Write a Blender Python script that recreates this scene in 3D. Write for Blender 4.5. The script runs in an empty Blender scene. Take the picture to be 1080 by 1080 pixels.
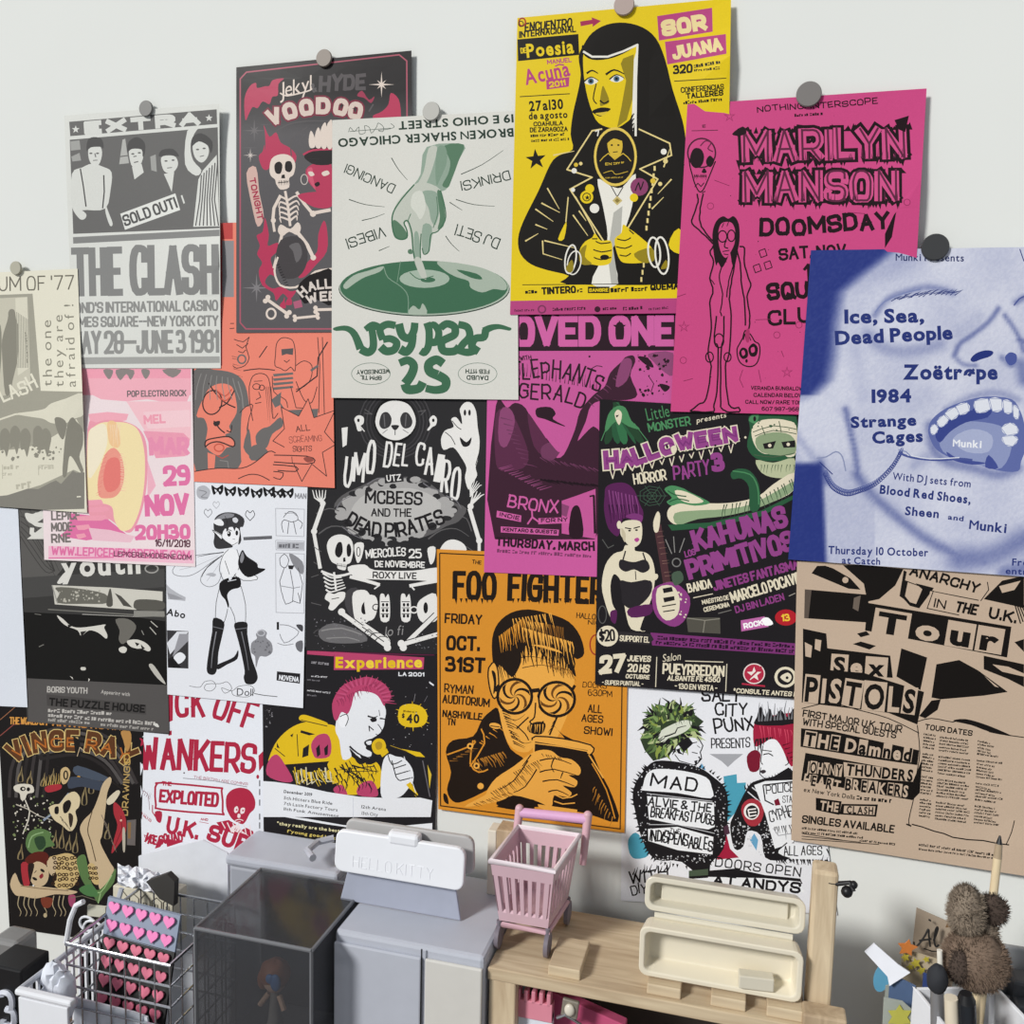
import bpy, bmesh, math, random
from mathutils import Vector, Matrix, geometry
C = bpy.context.scene.collection
random.seed(7)
PI = math.pi
# ---------------------------------------------------------------- camera solved from the sheets' edges (metres, wall is the plane y = 0)
YAW, PITCH, ROLL, F = -0.2620916, -0.1050825, -0.0240434, 944.327
D, ZC = 0.925, 1.25

def _rot(y, p, r):
    Ry = Matrix(((math.cos(y), 0, math.sin(y)), (0, 1, 0), (-math.sin(y), 0, math.cos(y))))
    Rx = Matrix(((1, 0, 0), (0, math.cos(p), -math.sin(p)), (0, math.sin(p), math.cos(p))))
    Rz = Matrix(((math.cos(r), -math.sin(r), 0), (math.sin(r), math.cos(r), 0), (0, 0, 1)))
    return Ry @ Rx @ Rz
RM = _rot(YAW, PITCH, ROLL)

def wall_at(px, py, dep=0.0):
    """where the sight line through a photo point meets the plane y = -dep (dep = distance out from the wall)"""
    d = RM @ Vector(((px - 540) / F, (py - 540) / F, 1))
    k = (D - dep) / d.z
    return Vector((d.x * k, -dep, ZC - d.y * k))

def level_at(px, py, z):
    """where the sight line meets the horizontal plane at height z"""
    d = RM @ Vector(((px - 540) / F, (py - 540) / F, 1))
    k = (ZC - z) / d.y
    return Vector((d.x * k, d.z * k - D, z))

def lin(c):
    if isinstance(c, str):
        c = c.lstrip('#'); c = c if len(c) == 6 else ''.join(v * 2 for v in c)
        c = [int(c[i:i + 2], 16) / 255 for i in (0, 2, 4)]
    return tuple(v / 12.92 if v <= 0.04045 else ((v + 0.055) / 1.055) ** 2.4 for v in c[:3])

# ---------------------------------------------------------------- materials
_mats = {}
def nodes_of(m):
    m.use_nodes = True
    return m.node_tree.nodes, m.node_tree.links, m.node_tree.nodes['Principled BSDF']

def print_mat(rough=0.55, name='printed_paper', spec=0.14):
    key = (name, rough)
    if key in _mats: return _mats[key]
    m = bpy.data.materials.new(name)
    n, l, b = nodes_of(m)
    at = n.new('ShaderNodeAttribute'); at.attribute_name = 'Col'
    tc = n.new('ShaderNodeTexCoord')
    nz = n.new('ShaderNodeTexNoise'); nz.inputs['Scale'].default_value = 900; nz.inputs['Detail'].default_value = 3
    l.new(tc.outputs['Object'], nz.inputs['Vector'])
    mr = n.new('ShaderNodeMapRange'); mr.inputs['To Min'].default_value = 0.90; mr.inputs['To Max'].default_value = 1.08
    l.new(nz.outputs['Fac'], mr.inputs['Value'])
    mx = n.new('ShaderNodeMix'); mx.data_type = 'RGBA'; mx.blend_type = 'MULTIPLY'; mx.inputs[0].default_value = 1
    l.new(at.outputs['Color'], mx.inputs[6]); l.new(mr.outputs['Result'], mx.inputs[7])
    l.new(mx.outputs[2], b.inputs['Base Color'])
    b.inputs['Roughness'].default_value = rough
    b.inputs['Specular IOR Level'].default_value = spec
    _mats[key] = m
    return m

def mat(name, col, rough=0.5, metal=0.0, spec=0.4, alpha=None, trans=0.0, noise=0.06, nscale=60, ior=1.45, bump=0.0, coat=0.0):
    if name in _mats: return _mats[name]
    m = bpy.data.materials.new(name)
    n, l, b = nodes_of(m)
    c = lin(col)
    tc = n.new('ShaderNodeTexCoord')
    nz = n.new('ShaderNodeTexNoise'); nz.inputs['Scale'].default_value = nscale; nz.inputs['Detail'].default_value = 4
    l.new(tc.outputs['Object'], nz.inputs['Vector'])
    mx = n.new('ShaderNodeMix'); mx.data_type = 'RGBA'
    mx.inputs[6].default_value = tuple(v * (1 - noise * 1.6) for v in c) + (1,)
    mx.inputs[7].default_value = tuple(min(1, v * (1 + noise * 1.2)) for v in c) + (1,)
    l.new(nz.outputs['Fac'], mx.inputs[0]); l.new(mx.outputs[2], b.inputs['Base Color'])
    b.inputs['Roughness'].default_value = rough; b.inputs['Metallic'].default_value = metal
    b.inputs['Specular IOR Level'].default_value = spec; b.inputs['IOR'].default_value = ior
    b.inputs['Transmission Weight'].default_value = trans; b.inputs['Coat Weight'].default_value = coat
    if alpha is not None: b.inputs['Alpha'].default_value = alpha
    if bump:
        bp = n.new('ShaderNodeBump'); bp.inputs['Strength'].default_value = bump; bp.inputs['Distance'].default_value = 0.002
        l.new(nz.outputs['Fac'], bp.inputs['Height']); l.new(bp.outputs['Normal'], b.inputs['Normal'])
    _mats[name] = m
    return m

def wood_mat(name, c1, c2, scale=1.0, sv=(40, 40, 5)):
    if name in _mats: return _mats[name]
    m = bpy.data.materials.new(name)
    n, l, b = nodes_of(m)
    tc = n.new('ShaderNodeTexCoord'); mp = n.new('ShaderNodeMapping')
    mp.inputs['Scale'].default_value = tuple(v * scale for v in sv)
    l.new(tc.outputs['Object'], mp.inputs['Vector'])
    nz = n.new('ShaderNodeTexNoise'); nz.inputs['Scale'].default_value = 2.2; nz.inputs['Detail'].default_value = 6; nz.inputs['Distortion'].default_value = 0.8
    l.new(mp.outputs['Vector'], nz.inputs['Vector'])
    cr = n.new('ShaderNodeValToRGB')
    cr.color_ramp.elements[0].position = 0.3; cr.color_ramp.elements[0].color = lin(c1) + (1,)
    cr.color_ramp.elements[1].position = 0.7; cr.color_ramp.elements[1].color = lin(c2) + (1,)
    l.new(nz.outputs['Fac'], cr.inputs['Fac']); l.new(cr.outputs['Color'], b.inputs['Base Color'])
    b.inputs['Roughness'].default_value = 0.6; b.inputs['Specular IOR Level'].default_value = 0.3
    _mats[name] = m
    return m

# ---------------------------------------------------------------- lettering: a single-line alphabet on a 6 x 8 grid, and the built-in outline face
GL = {
 'A': '6|00 38 60|13 53', 'B': '6|00 08|~08 58 54 04|~04 64 60 00', 'C': '6|~66 68 08 00 60 62', 'D': '6|00 08|~08 68 60 00',
 'E': '5|58 08 00 50|04 44', 'F': '5|58 08 00|04 44', 'G': '6|~66 68 08 00 60 63|34 64', 'H': '6|00 08|60 68|04 64', 'I': '0|00 08',
 'J': '5|~02 00 50 58', 'K': '6|00 08|68 03|25 60', 'L': '5|08 00 50', 'M': '8|00 08 42 88 80', 'N': '6|00 08 60 68',
 'O': '6|@30 00 08 68 60', 'P': '6|00 08|~08 68 63 03', 'Q': '6|@30 00 08 68 60|32 70', 'R': '6|00 08|~08 68 63 03|33 60',
 'S': '6|~66 68 08 04 64 60 00 02', 'T': '6|08 68|38 30', 'U': '6|~08 00 60 68', 'V': '6|08 30 68', 'W': '8|08 20 46 60 88',
 'X': '6|00 68|08 60', 'Y': '6|08 34 68|34 30', 'Z': '6|08 68 00 60', '0': '6|@30 00 08 68 60', '1': '2|06 28 20',
 '2': '6|~06 08 68 64 00|00 60', '3': '6|~07 08 58 54 24|~24 64 60 00 01', '4': '6|40 48 02 62', '5': '6|58 08 05|~05 65 60 00 01',
 '6': '6|~58 08 00 60 65 05 03', '7': '6|08 68 20', '8': '6|@34 04 08 68 64|@34 04 00 60 64', '9': '6|~10 60 68 08 04 64',
 '.': '0|00 01', ',': '1|10 11 00', '!': '0|02 08|00 01', '-': '3|04 34', "'": '0|06 08', ':': '0|01 02|05 06', '/': '4|00 48',
 '(': '2|~28 06 02 20', ')': '2|~08 26 22 00', '&': '6|~60 06 18 48 46 03 00 30 63', '$': '6|~66 67 07 04 64 61 01 02|39 30', '*': '4|24 28|15 37|17 35',
 '?': '5|~06 08 58 54 24 22|20 21', '+': '4|22 26|04 44', '_': '5|00 50', '"': '2|06 08|26 28', '~': '6|~03 25 43 65',
}
def _chaikin(p, closed, it=2):
    for _ in range(it):
        q = []; n = len(p)
        rng = range(n) if closed else range(n - 1)
        if not closed: q.append(p[0])
        for i in rng:
            a, b = p[i], p[(i + 1) % n]
            q.append((a[0] * .75 + b[0] * .25, a[1] * .75 + b[1] * .25)); q.append((a[0] * .25 + b[0] * .75, a[1] * .25 + b[1] * .75))
        if not closed: q.append(p[-1])
        p = q
    return p
_gs = {}
def glyph_strokes(ch):
    if ch in _gs: return _gs[ch]
    parts = GL[ch].split('|'); w = int(parts[0]); out = []
    for s in parts[1:]:
        k = s[0]; s = s.lstrip('~@')
        pts = [(int(t[0]), int(t[1])) for t in s.split()]
        if k == '~': pts = _chaikin(pts, False)
        elif k == '@': pts = _chaikin(pts, True); pts.append(pts[0])
        out.append([(x / 8, y / 8) for x, y in pts])
    _gs[ch] = (w / 8, out)
    return _gs[ch]

_bf = {}; _mw = set()
def glyph_bfont(ch, bold):
    k = (ch, bold)
    if k in _bf: return _bf[k]
    cu = bpy.data.curves.new('glyph', 'FONT'); cu.body = ch; cu.size = 1.0 / 0.729; cu.offset = bold; cu.resolution_u = 3
    o = bpy.data.objects.new('glyph', cu); C.objects.link(o)
    bpy.context.view_layer.update()
    me = o.evaluated_get(bpy.context.evaluated_depsgraph_get()).to_mesh()
    me.calc_loop_triangles()
    vs = [(v.co.x, v.co.y) for v in me.vertices]
    tr = [tuple(t.vertices) for t in me.loop_triangles]
    if vs:
        x0 = min(v[0] for v in vs); x1 = max(v[0] for v in vs)
        vs = [(x - x0, y) for x, y in vs]; w = x1 - x0
    else: w = 0.3
    o.evaluated_get(bpy.context.evaluated_depsgraph_get()).to_mesh_clear()
    bpy.data.objects.remove(o); bpy.data.curves.remove(cu)
    _bf[k] = (w, vs, tr)
    if ch in 'MWN': _mw.add(w)
    return _bf[k]

def area2(p):
    return sum(p[i][0] * p[(i + 1) % len(p)][1] - p[(i + 1) % len(p)][0] * p[i][1] for i in range(len(p)))
def _cross(o, a, b): return (a[0] - o[0]) * (b[1] - o[1]) - (a[1] - o[1]) * (b[0] - o[0])
def _simple(p):
    n = len(p)
    for i in range(n):
        a, b = p[i], p[(i + 1) % n]
        for j in range(i + 2, n):
            if i == 0 and j == n - 1: continue
            c, d = p[j], p[(j + 1) % n]
            if _cross(a, b, c) * _cross(a, b, d) < 0 and _cross(c, d, a) * _cross(c, d, b) < 0: return False
    return True
def spline(p, closed=True, n=4):
    out = []; N = len(p)
    for i in range(N if closed else N - 1):
        if closed: a, b, c, d = p[i - 1], p[i], p[(i + 1) % N], p[(i + 2) % N]
        else: a, b, c, d = p[max(0, i - 1)], p[i], p[i + 1], p[min(N - 1, i + 2)]
        for k in range(n):
            t = k / n
            out.append(tuple(0.5 * (2 * b[q] + (c[q] - a[q]) * t + (2 * a[q] - 5 * b[q] + 4 * c[q] - d[q]) * t * t + (3 * b[q] - a[q] - 3 * c[q] + d[q]) * t ** 3) for q in (0, 1)))
    if not closed: out.append(p[-1])
    return out
def pts(s):
    if isinstance(s, str): return [tuple(float(v) for v in t.split(',')) for t in s.split()]
    return list(s)

def wave(p):      # the slight unevenness every hung sheet has
    return 0.0012 * math.sin(p.x * 23 + 1.3) * math.sin(p.z * 17 + .4)

class Sheet:
    """one printed sheet: flat areas of ink are drawn in photo pixels on the wall plane and merged into one mesh"""
    def __init__(s, name, quad, base, level, zoom=(0, 0, 1), lift=()):
        s.name, s.quad, s.level, s.lift = name, pts(quad), level, lift
        s.F = []; s.K = []; s.rng = random.Random(sum(map(ord, name)) + int(s.quad[0][0]))
        s.Z(*zoom); s.base = base
    def Z(s, x0, y0, k): s.zx, s.zy, s.k = x0, y0, k
    def t(s, p): return (s.zx + p[0] / s.k, s.zy + p[1] / s.k)
    # raw face in pixels
    def face(s, col, p):
        a = area2(p)
        if abs(a) < 0.004: return
        s.F.append(p if a > 0 else p[::-1]); s.K.append(col)
    def raw(s, col, p):
        if len(p) > 3 and not _simple(p):
            for t in geometry.tessellate_polygon([[Vector((x, y, 0)) for x, y in p]]): s.face(col, [p[i] for i in t])
        else: s.face(col, p)
    # areas
    def poly(s, col, p, sm=0):
        p = pts(p)
        if sm: p = spline(p, True, sm)
        s.raw(col, [s.t(q) for q in p])
    def sp(s, col, p, n=3): s.poly(col, p, n)
    def rect(s, col, x0, y0, x1, y1): s.poly(col, [(x0, y0), (x1, y0), (x1, y1), (x0, y1)])
    def ell(s, col, cx, cy, rx, ry=None, rot=0, n=20):
        ry = rx if ry is None else ry; c, d = math.cos(rot), math.sin(rot)
        s.poly(col, [(cx + rx * math.cos(a) * c - ry * math.sin(a) * d, cy + rx * math.cos(a) * d + ry * math.sin(a) * c) for a in [2 * PI * i / n for i in range(n)]])
    def star(s, col, cx, cy, r, r2, n=5, rot=-PI / 2, asp=1):
        s.poly(col, [(cx + (r if i % 2 == 0 else r2) * math.cos(rot + PI * i / n), cy + asp * (r if i % 2 == 0 else r2) * math.sin(rot + PI * i / n)) for i in range(2 * n)])
    def ring(s, col, cx, cy, rx, ry, w, rot=0, n=24):
        c, d = math.cos(rot), math.sin(rot)
        s.ln(col, w, [(cx + rx * math.cos(a) * c - ry * math.sin(a) * d, cy + rx * math.cos(a) * d + ry * math.sin(a) * c) for a in [2 * PI * i / n for i in range(n + 1)]])
    # strokes; w in zoom units, w1 = width at the end
    def ln(s, col, w, p, w1=None, sm=0, j=0):
        p = pts(p)
        if sm: p = spline(p, False, sm)
        if j: p = [(x + s.rng.uniform(-j, j), y + s.rng.uniform(-j, j)) for x, y in p]
        s._stroke(col, [s.t(q) for q in p], w / s.k, (w if w1 is None else w1) / s.k)
    def _stroke(s, col, p, w0, w1):
        q = [p[0]]
        for a in p[1:]:
            if (a[0] - q[-1][0]) ** 2 + (a[1] - q[-1][1]) ** 2 > 1e-4: q.append(a)
        p = q; n = len(p)
        if n < 2: return
        cut = []
        for i in range(1, n - 1):
            ax, ay, bx, by = p[i][0] - p[i - 1][0], p[i][1] - p[i - 1][1], p[i + 1][0] - p[i][0], p[i + 1][1] - p[i][1]
            if (ax * bx + ay * by) < .25 * math.hypot(ax, ay) * math.hypot(bx, by): cut.append(i)
        if cut and n < 200:
            pr = [0] + cut + [n - 1]; cw = lambda i: w0 + (w1 - w0) * i / (n - 1)
            for a, b in zip(pr, pr[1:]):
                seg = list(p[a:b + 1])
                for e, k, isc in ((0, 1, a in cut), (-1, -2, b in cut)):
                    if isc:
                        dx, dy = seg[e][0] - seg[k][0], seg[e][1] - seg[k][1]; l = math.hypot(dx, dy) or 1; ww = cw(a if e == 0 else b) * .34
                        seg[e] = (seg[e][0] + dx / l * ww, seg[e][1] + dy / l * ww)
                s._stroke(col, seg, cw(a), cw(b))
            return
        closed = abs(p[0][0] - p[-1][0]) + abs(p[0][1] - p[-1][1]) < 1e-3 and n > 3
        L = []; R = []
        for i in range(n):
            if closed: a, b = p[i - 1] if i else p[n - 2], p[i + 1] if i < n - 1 else p[1]
            else: a, b = p[max(0, i - 1)], p[min(n - 1, i + 1)]
            c = p[i]
            def unit(u, v):
                dx, dy = v[0] - u[0], v[1] - u[1]; l = math.hypot(dx, dy)
                return (dx / l, dy / l) if l > 1e-9 else (0, 0)
            d1, d2 = unit(a, c), unit(c, b)
            if d1 == (0, 0): d1 = d2
            if d2 == (0, 0): d2 = d1
            nx, ny = -(d1[1] + d2[1]), d1[0] + d2[0]; l = math.hypot(nx, ny)
            if l < 1e-6: nx, ny, l = -d1[1], d1[0], 1
            nx, ny = nx / l, ny / l
            cs = max(0.72, nx * -d1[1] + ny * d1[0])
            hw = (w0 + (w1 - w0) * i / (n - 1)) * .5 / cs
            L.append((c[0] + nx * hw, c[1] + ny * hw)); R.append((c[0] - nx * hw, c[1] - ny * hw))
        if closed: L[-1], R[-1] = L[0], R[0]
        for i in range(n - 1):
            qd = [L[i], R[i], R[i + 1], L[i + 1]]
            c = [_cross(qd[k], qd[(k + 1) % 4], qd[(k + 2) % 4]) for k in range(4)]
            if min(c) > 0 or max(c) < 0: s.face(col, qd)
            else:
                s.face(col, qd[:3]); s.face(col, [qd[0], qd[2], qd[3]])
    # text along a baseline (pixel/zoom points); height h; w stroke weight as a share of h
    def tx(s, col, txt, base, h, w=.16, font='s', gap=.14, j=0, sl=0, out=None, rot=0, hh=None, box=None):
        base = pts(base)
        if len(base) > 2: base = spline(base, False, 6)
        cum = [0]
        for a, b in zip(base, base[1:]): cum.append(cum[-1] + math.hypot(b[0] - a[0], b[1] - a[1]))
        tot = cum[-1]; items = []; x = 0
        for ch in txt:
            if ch == ' ': x += .34; continue
            f = font
            if f == 's' and ch not in GL:
                ch = ch.upper() if ch.upper() in GL else ch
                if ch not in GL: f = 'b'
            if f == 's':
                gw, st = glyph_strokes(ch); items.append((x, gw + w, 's', st)); x += gw + w + gap
            else:
                gw, vs, tr = glyph_bfont(ch, 0 if ch in 'MWN' else min(.062, max(0, w) * .85)); items.append((x, gw, 'b', (vs, tr))); x += gw + gap
        if not items: return
        wid = max(x - gap, 1e-3); sc = tot / wid
        def at(u):
            u = max(0, min(tot - 1e-6, u))
            for i in range(len(cum) - 1):
                if cum[i + 1] >= u: break
            a, b = base[i], base[i + 1]; l = cum[i + 1] - cum[i] or 1; f = (u - cum[i]) / l
            return a[0] + (b[0] - a[0]) * f, a[1] + (b[1] - a[1]) * f, (b[0] - a[0]) / l, (b[1] - a[1]) / l
        mode = [None] if out is None else [out, None]
        jit = [(s.rng.uniform(-j, j), s.rng.uniform(-j, j), s.rng.uniform(-j, j)) for _ in items]
        for ps in mode:
            for ii, ((gx, gw, f, g), jt) in enumerate(zip(items, jit)):
                mid = (gx + gw / 2) * sc
                if len(base) == 2: ox, oy, ux, uy = at(0); ox += ux * mid; oy += uy * mid
                else: ox, oy, ux, uy = at(mid)
                Hh = h if hh is None else h + (hh - h) * (mid / tot)
                vx, vy = uy, -ux
                a = jt[0] * .5 + rot; ca, sa = math.cos(a), math.sin(a)
                oy2 = jt[1] * Hh * .35; hs = Hh * (1 + jt[2] * .5)
                def m(gx_, gy_):
                    X = (gx_ - gw / 2) * sc + sl * gy_ * hs; Y = gy_ * hs
                    X, Y = X * ca - (Y - hs / 2) * sa, X * sa + (Y - hs / 2) * ca + hs / 2 + oy2
                    return (ox + ux * X + vx * Y, oy + uy * X + vy * Y)
                colr = col[ii % len(col)] if isinstance(col, (list, tuple)) and not isinstance(col[0], (int, float)) else col
                if box and ps is None:
                    bc, pad = box[ii % len(box)]
                    if bc: s.raw(bc, [s.t(m(x_, y_)) for x_, y_ in ((-pad, -pad), (gw + pad, -pad), (gw + pad, 1 + pad), (-pad, 1 + pad))])
                    if isinstance(col, (list, tuple)): colr = col[ii % len(col)]
                if f == 's':
                    wd = 1.12 * w * (Hh if sc > Hh else (Hh * .45 + sc * .55)) / s.k
                    if ps: c2, wd2 = ps[0], wd + 2 * ps[1] * Hh / s.k
                    else: c2, wd2 = colr, wd
                    for st in g:
                        P = [s.t(m(w / 2 + px_, w / 2 + py_ * (1 - w))) for px_, py_ in st]
                        if j: P = [(x_ + s.rng.uniform(-j, j) * .12 * Hh / s.k, y_ + s.rng.uniform(-j, j) * .12 * Hh / s.k) for x_, y_ in P]
                        # let strokes run out by half their width so corners close
                        for e, k in ((0, 1), (-1, -2)):
                            dx, dy = P[e][0] - P[k][0], P[e][1] - P[k][1]; l = math.hypot(dx, dy) or 1
                            if P[0] != P[-1]: P[e] = (P[e][0] + dx / l * wd2 * .45, P[e][1] + dy / l * wd2 * .45)
                        s._stroke(c2, P, wd2, wd2)
                elif ps is None:
                    vs, tr = g; bw = min(.05, max(0, w) * .75)
                    offs = [(-bw * .6, 0), (bw * .6, 0)] if bw > .012 and len(tr) and gw in _mw else [(0, 0)]
                    for ox_, oy_ in offs:
                        V = [s.t(m(x_ + ox_, y_ + oy_)) for x_, y_ in vs]
                        for t in tr: s.face(colr, [V[i] for i in t])
    # lines of print too small to read
    def fine(s, col, x0, y0, x1, y1, h, dens=.8, j=.0, word=(2, 6)):
        L = math.hypot(x1 - x0, y1 - y0); ux, uy = (x1 - x0) / L, (y1 - y0) / L; u = 0
        while u < L:
            n = s.rng.randint(*word)
            for _ in range(n):
                lw = h * s.rng.uniform(.4, .75)
                if u + lw > L: return
                a = s.rng.uniform(.55, 1) * h; b = s.rng.uniform(0, .3) * h
                P = lambda uu, vv: (x0 + ux * uu + uy * vv, y0 + uy * uu - ux * vv)
                k = s.rng.random()
                t = h * .3
                if k < .45: s.poly(col, [P(u, 0), P(u + lw, b * .3), P(u + lw, a), P(u, a)])
                elif k < .75:
                    s.poly(col, [P(u, 0), P(u + t, 0), P(u + t, a), P(u, a)]); s.poly(col, [P(u + t, a - t), P(u + lw, a - t), P(u + lw, a), P(u + t, a)])
                else:
                    s.poly(col, [P(u, 0), P(u + lw, 0), P(u + lw, t), P(u, t)]); s.poly(col, [P(u, a - t), P(u + lw, a - t), P(u + lw, a), P(u, a)])
                u += lw + h * .12
            u += h * .4
    def specks(s, col, x0, y0, x1, y1, n, r0=1, r1=3):
        for _ in range(n):
            cx, cy, r = s.rng.uniform(x0, x1), s.rng.uniform(y0, y1), s.rng.uniform(r0, r1)
            a = s.rng.uniform(0, 6)
            s.poly(col, [(cx + r * s.rng.uniform(.5, 1.3) * math.cos(a + k * 1.26), cy + r * s.rng.uniform(.5, 1.3) * math.sin(a + k * 1.26)) for k in range(5)])
    def hatch(s, col, x0, y0, x1, y1, n, dx, dy, w=2, j=.25):
        """n short strokes spread along a line, each going (dx, dy)"""
        for i in range(n):
            f = (i + s.rng.uniform(-.3, .3)) / max(1, n - 1); k = s.rng.uniform(1 - j, 1 + j)
            x, y = x0 + (x1 - x0) * f, y0 + (y1 - y0) * f
            s.ln(col, w, [(x, y), (x + dx * k * .55 + s.rng.uniform(-1, 1) * w, y + dy * k * .5), (x + dx * k, y + dy * k)], w * .25)
    def flame(s, col, x, y, w, h, lean=0):
        s.sp(col, [(x - w * .5, y), (x - w * .42, y - h * .35), (x - w * .1 + lean * .4, y - h * .62), (x + lean, y - h), (x + w * .16 + lean * .5, y - h * .58), (x + w * .45, y - h * .3), (x + w * .4, y)])
    def soft(s, fn, x0, y0, x1, y1, nx, ny):
        """a continuous-tone area: small cells, coloured by fn(zoom x, zoom y) at every corner"""
        for i in range(nx):
            for k in range(ny):
                xa, xb = x0 + (x1 - x0) * i / nx, x0 + (x1 - x0) * (i + 1) / nx; ya, yb = y0 + (y1 - y0) * k / ny, y0 + (y1 - y0) * (k + 1) / ny
                zx, zy, kk = s.zx, s.zy, s.k
                s.poly(lambda X, Y: fn((X - zx) * kk, (Y - zy) * kk), [(xa, ya), (xb, ya), (xb, yb), (xa, yb)])
    # ------------------------------------------------------------
    def build(s, label, cat='poster', group='posters on the wall', rough=.55, curl=None):
        q = s.quad
        faces = []; cols = []
        N = 8; M = 11
        def bl(u, v): return tuple((q[0][k] * (1 - u) + q[1][k] * u) * (1 - v) + (q[3][k] * (1 - u) + q[2][k] * u) * v for k in (0, 1))
        for i in range(N):
            for k in range(M):
                f = [bl(i / N, k / M), bl((i + 1) / N, k / M), bl((i + 1) / N, (k + 1) / M), bl(i / N, (k + 1) / M)]
                faces.append(f if area2(f) > 0 else f[::-1]); cols.append(s.base)
        nb = len(faces)
        faces += s.F; cols += s.K
        ox, oy = q[0]
        V = []; FI = []; idx = {}
        for f in faces:
            ids = []
            for p in f:
                kk = (round(p[0] * 1000), round(p[1] * 1000))
                if kk not in idx: idx[kk] = len(V); V.append(Vector((kk[0] / 1000 - ox, kk[1] / 1000 - oy)))
                if not ids or ids[-1] != idx[kk]: ids.append(idx[kk])
            if ids[0] == ids[-1]: ids.pop()
            FI.append(ids)
        def ok(i):
            f = FI[i]
            if len(set(f)) < 3: return False
            P2 = [(V[k].x, V[k].y) for k in f]; a = area2(P2)
            if abs(a) < 2e-3: return False
            if a < 0: f.reverse(); P2.reverse()
            if len(f) > 4 and not _simple(P2): return True
            if len(f) == 4 and not _simple(P2): return False
            return True
        keep = [i for i in range(len(FI)) if ok(i)]
        faces_in = [FI[i] for i in keep]
        ov, oe, of, _, _, ofc = geometry.delaunay_2d_cdt(V, [], faces_in, 1, 1e-4, True)
        vmap = {}; verts = []; outf = []; outc = []
        for f, src in zip(of, ofc):
            src = [keep[i] for i in src]
            if not src or min(src) >= nb: continue
            a = [ov[i] for i in f]
            if abs(area2([(p.x, p.y) for p in a])) < 1e-5: continue
            cx, cy = sum(p.x for p in a) / len(a), sum(p.y for p in a) / len(a)
            for i in sorted(set(src), reverse=True):
                g = FI[i]; ins = False
                for k in range(len(g)):
                    A, B = V[g[k - 1]], V[g[k]]
                    if (A.y > cy) != (B.y > cy) and cx < (B.x - A.x) * (cy - A.y) / (B.y - A.y) + A.x: ins = not ins
                if ins: break
            else: continue
            outf.append(f); outc.append(cols[i])
        pos = {}
        org = wall_at(*bl(.5, 1), 0)
        TL, TR, BR, BL = (wall_at(*p) for p in q)
        def uv(w):
            ex, ey = (TR - TL), (BL - TL); d = w - TL
            return d.dot(ex) / ex.dot(ex), d.dot(ey) / ey.dot(ey)
        P3 = []
        for f in outf:
            for i in f:
                if i not in pos:
                    px, py = ov[i].x + ox, ov[i].y + oy
                    w = wall_at(px, py, 0); u, v = uv(w)
                    dep = 0.0015 + s.level * 0.0008 + wave(w)
                    for (cu, cv, rad, amt) in s.lift:
                        dd = math.hypot(u - cu, (v - cv) * 1.4)
                        if dd < rad: dep += amt * (1 - dd / rad) ** 2
                    if curl: dep += curl(u, v)
                    pos[i] = len(P3); P3.append((wall_at(px, py, dep) - org, px, py))
        me = bpy.data.meshes.new(s.name)
        me.from_pydata([p[0] for p in P3], [], [[pos[i] for i in f] for f in outf])
        ca = me.color_attributes.new('Col', 'FLOAT_COLOR', 'CORNER')
        lc = {}
        buf = []
        for poly, c in zip(me.polygons, outc):
            if callable(c):
                for vi in poly.vertices: buf += list(lin(c(P3[vi][1], P3[vi][2]))) + [1.0]
            else:
                if c not in lc: lc[c] = lin(c)
                for vi in poly.vertices: buf += list(lc[c]) + [1.0]
        ca.data.foreach_set('color', buf)
        me.materials.append(print_mat(rough, 'printed_paper_%d' % int(rough * 100)))
        # make every triangle face the room
        bm = bmesh.new(); bm.from_mesh(me)
        fl = [f for f in bm.faces if f.normal.y > 0]
        if fl: bmesh.ops.reverse_faces(bm, faces=fl)
        bm.to_mesh(me); bm.free()
        o = bpy.data.objects.new(s.name, me); C.objects.link(o); o.location = org
        o['label'] = label; o['category'] = cat
        if group: o['group'] = group
        return o
# ---------------------------------------------------------------- wall, light
def quad_obj(name, p, m, kind=None):
    me = bpy.data.meshes.new(name); me.from_pydata([tuple(v) for v in p], [], [tuple(range(len(p)))]); me.materials.append(m)
    o = bpy.data.objects.new(name, me); C.objects.link(o)
    if kind: o['kind'] = kind
    return o
wm = mat('painted_plaster', '#e3e5e2', .75, noise=.012, nscale=8, spec=.2)
quad_obj('wall_back', [(-1.6, 0, 0.2), (1.6, 0, 0.2), (1.6, 0, 2.6), (-1.6, 0, 2.6)], wm, 'structure')
w = bpy.data.worlds.new('room_light'); bpy.context.scene.world = w; w.use_nodes = True
bg = w.node_tree.nodes['Background']; bg.inputs[0].default_value = (.90, .95, 1, 1); bg.inputs[1].default_value = .34
def area(name, loc, target, size, power, col, sy=None):
    ld = bpy.data.lights.new(name, 'AREA'); ld.energy = power; ld.color = col; ld.size = size
    if sy: ld.shape = 'RECTANGLE'; ld.size_y = sy
    o = bpy.data.objects.new(name, ld); C.objects.link(o); o.location = loc
    o.rotation_euler = (Vector(target) - Vector(loc)).to_track_quat('-Z', 'Y').to_euler()
    return o
sd = bpy.data.lights.new('daylight', 'SUN'); sd.energy = 3.15; sd.angle = .2; sd.color = (1, .985, .945)
so = bpy.data.objects.new('daylight', sd); C.objects.link(so); so.location = (-1.2, -1.6, 2.4); so.rotation_euler = Vector((.62, .80, -.62)).to_track_quat('-Z', 'Y').to_euler()
bpy.context.scene.view_settings.view_transform = 'Standard'
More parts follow.
